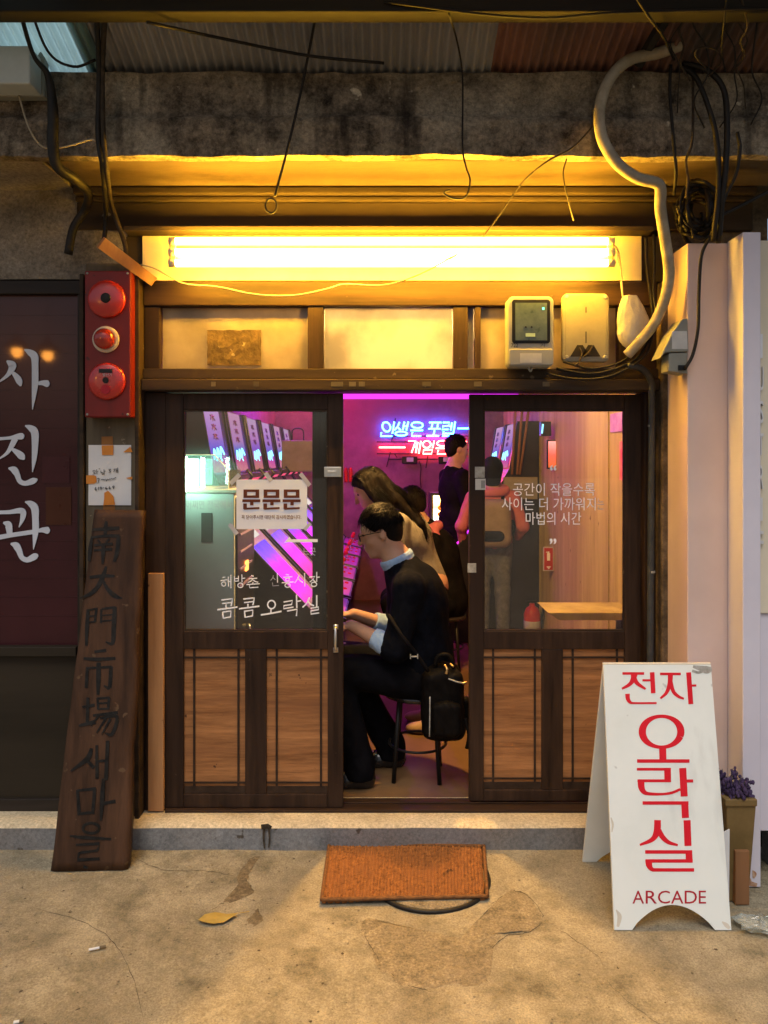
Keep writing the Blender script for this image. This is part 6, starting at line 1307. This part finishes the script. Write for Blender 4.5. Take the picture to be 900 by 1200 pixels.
# ---------------- seated man in the doorway
Yc = 0.36
m1 = thing('person', 'man in dark sweater, glasses and pale blue collar seated playing in the doorway', 'person', (0.12, Yc, FZ))
hip = v3(.19, Yc, .62); chest = v3(.165, Yc, .93); nb = v3(.075, Yc, 1.135); hc = v3(-.022, Yc, 1.295)
f_, u_ = unit(v3(-1, 0, -.30)), unit(v3(-.32, 0, 1))
sd = SDF((-.45, Yc - .32, FZ - .01), (.42, Yc + .32, 1.50), .0075)
q1 = head(sd, hc, f_, u_, 1.0)
sd.cap(q1(-.03, 0, -.06), nb, .055, .06, .03)
sd.ell(chest, (.12, .17, .21), None, .06); sd.ell(v3(.19, Yc, .72), (.12, .155, .14), None, .06); sd.ell(hip, (.13, .165, .10), None, .05); sd.cap(nb, chest, .07, .11, .06)
JT = {}
for e, (kx, kz, axx, az) in ((-1, (-.24, .655, -.115, .17)), (1, (-.22, .66, .035, .17))):
    sh_ = v3(.115, Yc + e * .175, 1.05); el = v3(.055, Yc + e * .215, .775); wr = v3(-.155, Yc + e * .13, .865); hp = v3(.17, Yc + e * .09, .60); kn = v3(kx, Yc + e * .12, kz); an = v3(axx, Yc + e * .12, az)
    JT[e] = (sh_, el, wr, hp, kn, an)
    sd.cap(sh_, el, .052, .042, .03); sd.cap(el, wr, .043, .028, .02); hand(sd, wr, v3(-1, 0, -.05), e, v3(0, 0, -1), .95, .55)
    sd.cap(hp, kn, .082, .058, .03); sd.cap(kn, an, .056, .036, .03); sd.cap(an, an + v3(-.13, 0, -.035), .035, .026, .02)
sd.build('body', M['skin'], m1)
eyes(m1, q1)
sw = SDF((-.2, Yc - .36, .5), (.45, Yc + .36, 1.30), .008)
sw.ell(chest, (.145, .19, .215), None, .07); sw.ell(v3(.19, Yc, .72), (.15, .18, .17), None, .07); sw.ell(v3(.2, Yc, .62), (.15, .18, .09), None, .05); sw.cap(nb + v3(.012, 0, -.015), chest, .078, .13, .06)
for e in (-1, 1):
    sh_, el, wr = JT[e][:3]; sw.cap(nb + v3(.02, 0, -.05), sh_, .07, .068, .05); sw.cap(sh_, el, .070, .060, .04); sw.cap(el, el + (wr - el) * .12, .060, .058, .03)
sw.rough(.0022, 46); sw.cut(nb + v3(.0, 0, .035), v3(-.45, 0, 1)); sw.build('sweater', M['navy'], m1)
for e in (-1, 1):
    sh_, el, wr = JT[e][:3]; cu = SDF(np.minimum(el, wr) - .1, np.maximum(el, wr) + .1, .006); d = wr - el
    cu.cap(el + d * .10, el + d * .48, .060, .046, .01); cu.rough(.0022, 95); cu.cut(el + d * .50, d); cu.cut(el + d * .06, -d); cu.build('rolled_cuff', M['shirt'], m1)
co = SDF((-.1, Yc - .15, 1.02), (.2, Yc + .15, 1.26), .005); cn = unit(q1(-.03, 0, -.06) - nb); rg_ = []
cs, cu_ = v3(0, 1, 0), np.cross(v3(0, 1, 0), cn)
for t in np.linspace(0, 2 * math.pi, 26): rg_.append(nb + cn * .028 + (cs * math.cos(t) * .073 + cu_ * math.sin(t) * .078))
for a, b in zip(rg_[:-1], rg_[1:]): co.cap(a - cn * .018, b - cn * .018, .007, .007, .006); co.cap(a + cn * .014, b + cn * .014, .0055, .0055, .006); co.cap(a, b, .0065, .0065, .012)
co.build('collar', M['shirt'], m1, 1)
tr = SDF((-.45, Yc - .36, FZ), (.45, Yc + .36, .82), .008)
tr.ell(hip + v3(.0, 0, -.02), (.145, .185, .10), None, .05)
for e in (-1, 1):
    hp, kn, an = JT[e][3:]; tr.cap(hp, kn, .100, .078, .04); tr.cap(kn, an + v3(0, 0, .03), .080, .070, .03); tr.cap(an + v3(0, 0, .05), an + v3(0, 0, -.015), .068, .070, .02)
tr.rough(.003, 38); tr.cut((0, 0, .145), (0, 0, -1)); tr.cut((0, 0, .72), (0, 0, 1)); tr.build('trousers', M['trouser'], m1)
for e in (-1, 1):
    an = JT[e][5]; so_ = SDF((an[0] - .30, an[1] - .1, FZ - .006), (an[0] + .12, an[1] + .1, .25), .006)
    so_.cap(an + v3(.03, 0, -.02), an + v3(-.06, 0, -.03), .045, .044, .03); so_.ell(an + v3(-.13, 0, -.045), (.105, .046, .035), None, .03); so_.cap(an + v3(.035, 0, -.045), an + v3(.0, 0, -.05), .035, .035, .02)
    so_.cut((0, 0, FZ + .002), (0, 0, -1)); so_.build('shoe', M['leather'], m1)
def strand_mesh(name, paths, r, m, parent):
    vs = []; fs = []
    for p in paths:
        n = len(p); b = len(vs)
        for i in range(n):
            t = unit(p[min(i + 1, n - 1)] - p[max(i - 1, 0)] + 1e-6); a = unit(np.cross(t, (.3, .5, .8))); c = np.cross(t, a); ri = r * (1 - .75 * (i / (n - 1)) ** 2)
            for k in range(3): g = 2.094 * k; vs.append(p[i] + (a * math.cos(g) + c * math.sin(g)) * ri)
        for i in range(n - 1):
            for k in range(3): k2 = (k + 1) % 3; fs.append((b + i * 3 + k, b + i * 3 + k2, b + i * 3 + 3 + k2, b + i * 3 + 3 + k))
    return tag(add_mesh(name, vs, fs, m, parent, True), kind='stuff')
def hair_short(parent, q, hc, f_, u_, m, seed, ns=1500, L0=.045):
    f, u, s_ = frame(f_, u_); rnd = random.Random(seed); A = (f, s_, u)
    hs = SDF(hc - .20, hc + .20, .0055); c0 = q(-.020, 0, .038); rad = (.100, .080, .090)
    hs.ell(c0, rad, A, .02); hs.ell(q(-.055, 0, -.010), (.058, .066, .075), A, .03)
    hs.cut(q(.066, 0, .056), f * .80 - u * .60)
    hs.ell(q(.085, 0, -.02), (.09, .065, .075), A, .01, True)
    for e in (-1, 1): hs.ell(q(-.005, e * .085, -.03), (.034, .03, .045), A, .01, True)
    cap_ = hs.build('hair', m, parent, 1); paths = []
    while len(paths) < ns:
        d = unit([rnd.gauss(0, 1), rnd.gauss(0, 1), rnd.gauss(0, 1)]); df, ds, du = np.dot(d, f), np.dot(d, s_), np.dot(d, u)
        if df * .8 - du * .6 > .22 or du < -.75 or (du < .05 and df > -.05): continue
        lift = rnd.uniform(.02, .20) * (1 if du > .2 else .4); L = L0 * rnd.uniform(.6, 1.25) * (1.0 if du > .2 else .6); p = np.array([df, ds, du]); path = []
        top = min(1, max(0, du * 1.4)); dr = np.array([.75 * top + rnd.gauss(0, .3), rnd.gauss(0, .35) * top + np.sign(ds) * .12, -(1 - top) - .1]); swirl = rnd.gauss(0, .5)
        for k in range(6):
            e_ = p * (1 + lift * (k / 5) ** 1.2); path.append(c0 + f * e_[0] * rad[0] + s_ * e_[1] * rad[1] + u * e_[2] * rad[2])
            t = dr - p * np.dot(dr, p); t = t / (np.linalg.norm(t) + 1e-6); p = unit(p + t * L / 5 / .09 + np.cross(p, t) * swirl * L / 5 / .09)
        paths.append(path)
    strand_mesh('hair_strands', paths, .0019, M['strand'], parent)
    return cap_
hair_short(m1, q1, hc, f_, u_, M['hair'], 2, 2200, .050)
mb = MB(); 
for e in (-1, 1):
    mb.tube([q1(.102, e * .012, .012), q1(.104, e * .034, .018), q1(.098, e * .054, .008), q1(.100, e * .036, -.016), q1(.104, e * .014, -.010), q1(.102, e * .012, .012)], .0022, 6, 3); mb.tube([q1(.098, e * .054, .010), q1(.05, e * .076, .010), q1(-.010, e * .080, .004)], .0022, 6, 3)
mb.tube([q1(.102, -.012, .006), q1(.108, 0, .010), q1(.102, .012, .006)], .002, 6, 2); mb.build('glasses', M['black'], m1, True)
stool('black stool under the man seated in the doorway', (.165, Yc + .02, FZ), .425)

# his backpack, hung from the stool behind him
bk = thing('backpack', 'black backpack with straps and zips hanging behind the seated man', 'backpack', (.30, Yc - .16, .34))
Yk = Yc - .20
bs = SDF((.10, Yk - .16, .28), (.46, Yk + .22, .80), .007)
for xx, yy in ((.225, Yk - .02), (.325, Yk - .02), (.225, Yk + .09), (.325, Yk + .09)): bs.cap((xx, yy, .41), (xx - .008, yy, .64), .05, .046, .055)
bs.cap((.275, Yk + .03, .42), (.265, Yk + .03, .64), .07, .06, .05); bs.rough(.0025, 70); bs.build('bag_body', M['nylon'], bk)
bs = SDF((.20, Yk - .15, .34), (.44, Yk + .08, .64), .006); bs.cap((.245, Yk - .065, .42), (.242, Yk - .065, .52), .028, .026, .04); bs.cap((.325, Yk - .065, .42), (.322, Yk - .065, .52), .028, .026, .04); bs.cap((.285, Yk - .065, .42), (.285, Yk - .065, .525), .03, .028, .04); bs.cap((.385, Yk + .02, .42), (.38, Yk + .02, .52), .03, .026, .03); bs.rough(.002, 80); bs.build('front_pocket', M['nylon'], bk)
mb = MB(); mb.tube([(.235, Yk - .02, .70), (.25, Yk - .02, .745), (.30, Yk - .02, .745), (.32, Yk - .02, .69)], .010, 8); mb.build('grab_handle', M['nylon'], bk, True)
MB().tube([(.20, Yk - .07, .69), (.14, Yk - .10, .78), (.08, Yk - .115, .86), (.02, Yk - .05, .94)], .009, 6).build('strap', M['black_cloth'], bk, True); mb = MB(); mb.tube([(.37, Yk - .05, .47), (.385, Yk - .07, .40), (.375, Yk - .07, .34)], .009, 6); mb.build('strap', M['nylon'], bk, True)
mb = MB(); mb.tube([(.29, Yk - .085, .66), (.33, Yk - .083, .645), (.37, Yk - .06, .63)], .0035, 6); mb.tube([(.205, Yk - .088, .40), (.207, Yk - .09, .58)], .003, 6); mb.build('zip', M['scuff'], bk, True)
mb = MB(); mb.tube([(.275, Yk - .06, .715), (.285, Yk - .075, .70), (.28, Yk - .08, .68)], .006, 6); mb.tube([(.30, Yk - .055, .72), (.315, Yk - .07, .71)], .005, 6); mb.tube([(.355, Yk - .075, .635), (.375, Yk - .07, .64)], .005, 6); mb.build('zip_pull', M['brass'], bk, True)
mb = MB(); mb.box(.118, .150, Yk - .125, Yk - .118, .768, .772); mb.box(.116, .120, Yk - .125, Yk - .118, .76, .78); mb.box(.148, .152, Yk - .125, Yk - .118, .76, .78); mb.build('strap_buckle', M['scuff'], bk)

# ---------------- woman leaning beside him
Yw = 1.02
m2 = thing('person', 'woman with long dark hair and grey cardigan leaning over behind the seated man', 'person', (.28, Yw, FZ))
hc2 = v3(-.085, Yw, 1.475); f2, u2 = unit(v3(-1, -.18, -.62)), unit(v3(-.6, 0, 1)); hip2 = v3(.24, Yw, .92); ch2 = v3(.125, Yw, 1.19); nb2 = v3(.03, Yw, 1.355)
sd = SDF((-.42, Yw - .30, FZ - .01), (.52, Yw + .30, 1.66), .0085)
q2 = head(sd, hc2, f2, u2, .95); sd.cap(q2(-.03, 0, -.05), nb2, .045, .052, .03); sd.cap(nb2, ch2, .06, .10, .06); sd.ell(ch2, (.105, .15, .16), None, .06); sd.cap(ch2, hip2, .10, .12, .06); sd.ell(hip2, (.12, .16, .11), None, .05)
J2 = {}
for e in (-1, 1):
    s2 = v3(.085, Yw + e * .145, 1.29); e2 = v3(.08, Yw + e * .17, 1.03); w2 = v3(.10, Yw + e * .10, .84); J2[e] = (s2, e2, w2)
    sd.cap(s2, e2, .042, .036, .03); sd.cap(e2, w2, .035, .024, .02); hand(sd, w2, v3(-.3, 0, -1), e, v3(-1, 0, 0), .85, .5)
    sd.cap(hip2 + v3(0, e * .085, -.02), v3(.27, Yw + e * .085, .52), .078, .052, .03); sd.cap(v3(.27, Yw + e * .085, .52), v3(.34, Yw + e * .085, .18), .05, .034, .03); sd.cap(v3(.34, Yw + e * .085, .15), v3(.22, Yw + e * .09, .125), .034, .026, .02)
sd.build('body', M['skin'], m2); eyes(m2, q2, .95)
cg_ = SDF((-.2, Yw - .34, .75), (.55, Yw + .34, 1.46), .009)
cg_.cap(nb2 + v3(.02, 0, -.02), ch2, .07, .125, .05); cg_.ell(ch2 + v3(.015, 0, 0), (.118, .155, .165), None, .06); cg_.cap(ch2 + v3(.015, 0, 0), hip2, .118, .132, .06)
for e in (-1, 1): s2, e2, w2 = J2[e]; cg_.cap(s2, e2, .062, .054, .04); cg_.cap(e2, e2 + (w2 - e2) * .8, .053, .042, .02)
cg_.rough(.003, 40); cg_.cut((0, 0, .82), (0, 0, -1)); cg_.build('cardigan', M['cardigan'], m2)
tk = SDF((.1, Yw - .25, FZ + .03), (.5, Yw + .25, 1.0), .010); tk.ell(hip2 - v3(0, 0, .02), (.13, .17, .11), None, .05)
for e in (-1, 1): tk.cap(hip2 + v3(0, e * .085, -.02), v3(.27, Yw + e * .085, .52), .09, .065, .03); tk.cap(v3(.27, Yw + e * .085, .52), v3(.34, Yw + e * .085, .24), .063, .052, .03)
tk.build('trousers', M['trouser'], m2)
for e in (-1, 1):
    so_ = SDF((.08, Yw + e * .09 - .08, FZ - .005), (.46, Yw + e * .09 + .08, .26), .008); so_.cap((.35, Yw + e * .088, .15), (.24, Yw + e * .09, .14), .042, .036, .02); so_.ell((.2, Yw + e * .09, .13), (.08, .042, .032), None, .02); so_.cut((0, 0, FZ + .002), (0, 0, -1)); so_.build('shoe', M['shoe_tan'], m2)
f, u, s_ = frame(f2, u2); A = (f, s_, u); hs = SDF((-.30, Yw - .2, 1.12), (.24, Yw + .2, 1.68), .0065)
hs.ell(q2(-.02, 0, .036), (.105, .088, .095), A, .02); hs.cut(q2(.072, 0, .06), f * .78 - u * .62)
for e in (-1, 1):
    for k in range(7):
        b_ = q2(.02 - .018 * k, e * (.076 - .004 * k), .03); c_ = v3(-.02 + .025 * k, Yw + e * (.095 - .006 * k), 1.38 + .008 * k); d_ = v3(.03 + .035 * k, Yw + e * (.125 - .006 * k), 1.17 + .012 * k)
        hs.chain([(*b_, .022), (*c_, .020), (*d_, .006)], .012)
for k in range(5): hs.chain([(*q2(-.09, (k - 2) * .03, .02), .034), (.075, Yw + (k - 2) * .038, 1.42, .034), (.20, Yw + (k - 2) * .045, 1.28, .030), (.25, Yw + (k - 2) * .05, 1.18, .010)], .02)
hs.ell(q2(.085, 0, -.03), (.085, .062, .085), A, .012, True); hs.rough(.0018, 110); hs.build('hair', M['hair_brown'], m2, 1)
rnd = random.Random(21); paths = []
for _ in range(1500):
    e = rnd.choice((-1, 1)); k = rnd.uniform(0, 6); j = lambda a=.008: v3(rnd.gauss(0, a), rnd.gauss(0, a), rnd.gauss(0, a)); rr_ = rnd.uniform(1.0, 1.07)
    top = q2(.055 - .022 * k, e * .006, .128 - .004 * abs(k - 2)); mid = q2(.035 - .020 * k, e * .060 * rr_, .100 * rr_); b_ = q2(.02 - .018 * k, e * (.090 - .004 * k) * rr_, .03)
    c_ = v3(-.02 + .025 * k, Yw + e * (.108 - .004 * k), 1.38 + .008 * k) + j(); d_ = v3(.03 + .035 * k, Yw + e * (.14 - .006 * k), 1.17 + .012 * k) + j(.014)
    if k > 3.2: c_ = v3(.06 + .012 * k, Yw + e * rnd.uniform(.0, .10), 1.44) + j(); d_ = v3(.17 + .016 * k, Yw + e * rnd.uniform(0, .12), 1.20) + j(.016)
    paths.append(crom([top, mid, b_, c_, d_], 4))
strand_mesh('hair_strands', paths, .0014, M['strand'], m2)

# ---------------- person seated farther in
Y3 = 2.25
m3 = thing('person', 'person with short black hair in dark jacket and pink scarf seated farther in', 'person', (.40, Y3, FZ))
hc3 = v3(.20, Y3, 1.315); f3, u3 = unit(v3(-1, .25, -.25)), unit(v3(-.25, 0, 1)); hip3 = v3(.46, Y3, .60); ch3 = v3(.40, Y3, .93)
sd = SDF((-.3, Y3 - .3, FZ - .01), (.7, Y3 + .3, 1.5), .011); q3 = head(sd, hc3, f3, u3); sd.cap(q3(-.03, 0, -.06), (.30, Y3, 1.14), .05, .055, .03); sd.cap((.30, Y3, 1.14), ch3, .07, .1, .05); sd.ell(ch3, (.12, .17, .2), None, .06); sd.cap(ch3, hip3, .11, .13, .06)
for e in (-1, 1):
    sd.cap((.35, Y3 + e * .17, 1.05), (.28, Y3 + e * .2, .78), .05, .042, .03); sd.cap((.28, Y3 + e * .2, .78), (.17, Y3 + e * .13, .86), .04, .028, .02); hand(sd, v3(.17, Y3 + e * .13, .86), v3(-1, 0, 0), e, v3(0, 0, -1), .95)
    sd.cap((.44, Y3 + e * .09, .58), (.05, Y3 + e * .11, .60), .08, .058, .03); sd.cap((.05, Y3 + e * .11, .6), (.10, Y3 + e * .11, .16), .055, .036, .03); sd.cap((.10, Y3 + e * .11, .14), (-.04, Y3 + e * .11, .125), .036, .025, .02)
sd.build('body', M['skin'], m3); eyes(m3, q3)
jk = SDF((-.1, Y3 - .36, .45), (.75, Y3 + .36, 1.25), .011); jk.ell(ch3, (.15, .2, .21), None, .07); jk.cap(ch3, hip3, .15, .17, .06); jk.cap((.32, Y3, 1.12), ch3, .09, .12, .05)
for e in (-1, 1): jk.cap((.35, Y3 + e * .17, 1.05), (.28, Y3 + e * .2, .78), .068, .058, .04); jk.cap((.28, Y3 + e * .2, .78), (.19, Y3 + e * .14, .85), .056, .044, .03)
jk.rough(.003, 36); jk.build('jacket', M['black_cloth'], m3)
tk = SDF((-.1, Y3 - .3, FZ + .03), (.7, Y3 + .3, .78), .012); tk.ell(hip3, (.14, .18, .1), None, .05)
for e in (-1, 1): tk.cap((.44, Y3 + e * .09, .58), (.05, Y3 + e * .11, .60), .095, .072, .03); tk.cap((.05, Y3 + e * .11, .6), (.10, Y3 + e * .11, .19), .07, .055, .03)
tk.build('trousers', M['trouser'], m3)
sf_ = SDF((.15, Y3 - .2, 1.0), (.55, Y3 + .2, 1.3), .008)
for t in np.linspace(0, 2 * math.pi, 20): a = v3(.315 + .085 * math.cos(t), Y3 + .10 * math.sin(t), 1.125 + .03 * math.cos(t)); b = v3(.315 + .085 * math.cos(t + .33), Y3 + .10 * math.sin(t + .33), 1.125 + .03 * math.cos(t + .33)); sf_.cap(a, b, .034, .034, .02)
sf_.cap((.36, Y3 - .11, 1.10), (.46, Y3 - .14, .98), .04, .035, .03); sf_.build('scarf', M['pink_cloth'], m3)
for e in (-1, 1):
    so_ = SDF((-.15, Y3 + e * .11 - .08, FZ - .005), (.25, Y3 + e * .11 + .08, .26), .010); so_.cap((.11, Y3 + e * .11, .15), (-.02, Y3 + e * .11, .135), .045, .036, .02); so_.cut((0, 0, FZ + .002), (0, 0, -1)); so_.build('shoe', M['leather'], m3)
hair_short(m3, q3, hc3, f3, u3, M['hair'], 4, 700, .035)
stool('black stool under the person with the pink scarf', (.45, Y3, FZ), .40)

# ---------------- standing people, built on one pattern
def standing(label, x, y, face, H, top, legs, hairm, hold, stance=.085, shoe='shoe_tan', vox=.011, skirt=False):
    f = unit(v3(math.sin(R(face)), math.cos(R(face)), 0)); s_ = np.cross(f, v3(0, 0, 1)); k = H / 1.75
    t = thing('person', label, 'person', (x, y, FZ)); o = v3(x, y, FZ); q = lambda a, b, z: o + (f * a + s_ * b) * k + v3(0, 0, z * k)
    lo = o - v3(.45, .45, .01); hi = o + v3(.45, .45, H + .05); sd = SDF(lo, hi, vox)
    hc = q(.02, 0, 1.63); qh = head(sd, hc, unit(f - v3(0, 0, .15)), v3(0, 0, 1), k)
    sd.cap(q(-.005, 0, 1.56), q(-.02, 0, 1.44), .052 * k, .06 * k, .03); sd.cap(q(-.02, 0, 1.42), q(0, 0, 1.25), .08 * k, .12 * k, .06); sd.ell(q(0, 0, 1.27), (.115 * k, .165 * k, .19 * k), (f, s_, v3(0, 0, 1)), .06); sd.ell(q(0, 0, .98), (.115 * k, .16 * k, .17 * k), (f, s_, v3(0, 0, 1)), .06)
    tp = SDF(lo, hi, vox); tp.ell(q(0, 0, 1.27), (.14 * k, .195 * k, .2 * k), (f, s_, v3(0, 0, 1)), .06); tp.ell(q(0, 0, 1.0), (.14 * k, .185 * k, .19 * k), (f, s_, v3(0, 0, 1)), .06); tp.cap(q(-.02, 0, 1.43), q(0, 0, 1.3), .085 * k, .13 * k, .05)
    lg = SDF(lo, hi, vox); lg.ell(q(0, 0, .93), (.13 * k, .175 * k, .12 * k), (f, s_, v3(0, 0, 1)), .05)
    for e, hd in ((-1, hold[0]), (1, hold[1])):
        sh_ = q(-.01, e * .185, 1.39); el = q(*hd[0]); wr = q(*hd[1]); sd.cap(sh_, el, .05 * k, .04 * k, .03); sd.cap(el, wr, .039 * k, .027 * k, .02); hand(sd, wr, wr - el, e, v3(0, 0, -1) + f * .3, .9 * k, .4)
        tp.cap(sh_, el, .068 * k, .056 * k, .04); tp.cap(el, el + (wr - el) * .88, .055 * k, .042 * k, .03)
        hp = q(0, e * .09, .92); kn = q(.015, e * stance, .50); an = q(-.01, e * stance, .09); sd.cap(hp, kn, .085 * k, .056 * k, .03); sd.cap(kn, an, .055 * k, .036 * k, .03); sd.cap(an + v3(0, 0, -.03), q(.13, e * (stance + .02), .045), .036 * k, .026 * k, .02)
        lg.cap(hp, kn, .098 * k, .072 * k, .04); lg.cap(kn, an + v3(0, 0, .03), .072 * k, .062 * k, .03)
        so_ = SDF(an - v3(.25, .25, .12), an + v3(.25, .25, .16), .010); so_.cap(an + v3(0, 0, -.03), q(.06, e * stance, .05), .045 * k, .042 * k, .03); so_.cap(q(.05, e * stance, .04), q(.14, e * (stance + .02), .035), .042 * k, .038 * k, .03); so_.cut((0, 0, FZ + .002), (0, 0, -1)); so_.build('shoe', M[shoe], t)
    sd.build('body', M['skin'], t); eyes(t, qh, k); tp.rough(.003, 34); tp.cut(q(0, 0, .84), (0, 0, -1)); tp.build('top', M[top], t); lg.rough(.0025, 36); lg.cut(q(0, 0, .09), (0, 0, -1)); lg.build('trousers', M[legs], t)
    return t, qh, hc, unit(f - v3(0, 0, .15)), q
t4, qh, hc4, f4, q4 = standing('man in black top and black trousers standing at the back near the neon sign', .635, 3.34, 72, 1.76, 'black_cloth', 'black_cloth', 'hair', (((.02, -.24, 1.12), (.20, -.16, 1.05)), ((.02, .24, 1.12), (.20, .16, 1.05))))
hair_short(t4, qh, hc4, f4, v3(0, 0, 1), M['hair'], 6, 500, .03)
t5, qh, hc5, f5, q5 = standing('person seen from behind in pink hooded top with backpack behind the right glass', .905, 2.92, 8, 1.55, 'pink_cloth', 'denim', 'hair', (((-.02, -.29, 1.12), (.10, -.28, .95)), ((-.02, .28, 1.12), (.12, .24, 1.0))), .095)
hs = SDF(hc5 - .22, hc5 + .2, .008); k = 1.55 / 1.75; ff, uu, ss = frame(f5, v3(0, 0, 1)); A = (ff, ss, uu)
hs.ell(qh(-.024, 0, .034), (.108, .09, .098), A, .02); hs.ell(qh(-.05, 0, -.06), (.06, .075, .09), A, .03); hs.ell(qh(.09, 0, -.03), (.08, .065, .09), A, .01, True); hs.build('hair', M['hair_brown'], t5, 1)
hd_ = SDF(q5(-.1, 0, 1.42) - .22, q5(-.1, 0, 1.42) + .22, .009); 
for t in np.linspace(0, 2 * math.pi, 18): hd_.cap(q5(-.03 + .09 * math.cos(t), .12 * math.sin(t), 1.46 + .02 * math.cos(t)), q5(-.03 + .09 * math.cos(t + .36), .12 * math.sin(t + .36), 1.46 + .02 * math.cos(t + .36)), .03, .03, .03)
hd_.build('hood', M['pink_cloth'], t5)
bk2 = thing('backpack', 'khaki backpack worn by the person in the pink top', 'backpack', tuple(q5(-.2, 0, 1.0)))
bs = SDF(q5(-.22, 0, 1.15) - .28, q5(-.22, 0, 1.15) + .28, .009)
for b_ in (-.09, 0, .09): bs.cap(q5(-.19, b_, 1.02), q5(-.18, b_, 1.30), .085 * k, .08 * k, .05)
bs.build('bag_body', M['khaki'], bk2)
bs = SDF(q5(-.27, 0, 1.06) - .2, q5(-.27, 0, 1.06) + .2, .009); bs.cap(q5(-.265, -.06, 1.05), q5(-.265, .06, 1.05), .05 * k, .05 * k, .03); bs.build('front_pocket', M['nylon'], bk2)
mb = MB()
for e in (-1, 1): MB().tube([q5(-.14, e * .09, 1.34), q5(-.03, e * .105, 1.47), q5(.11, e * .11, 1.40), q5(.16, e * .12, 1.22), q5(.06, e * .19, 1.08), q5(-.14, e * .14, 1.02)], .014, 6).build('strap', M['nylon'], bk2, True)

for o in list(bpy.data.objects):              # parts in place; drop meshes nobody uses
    pass
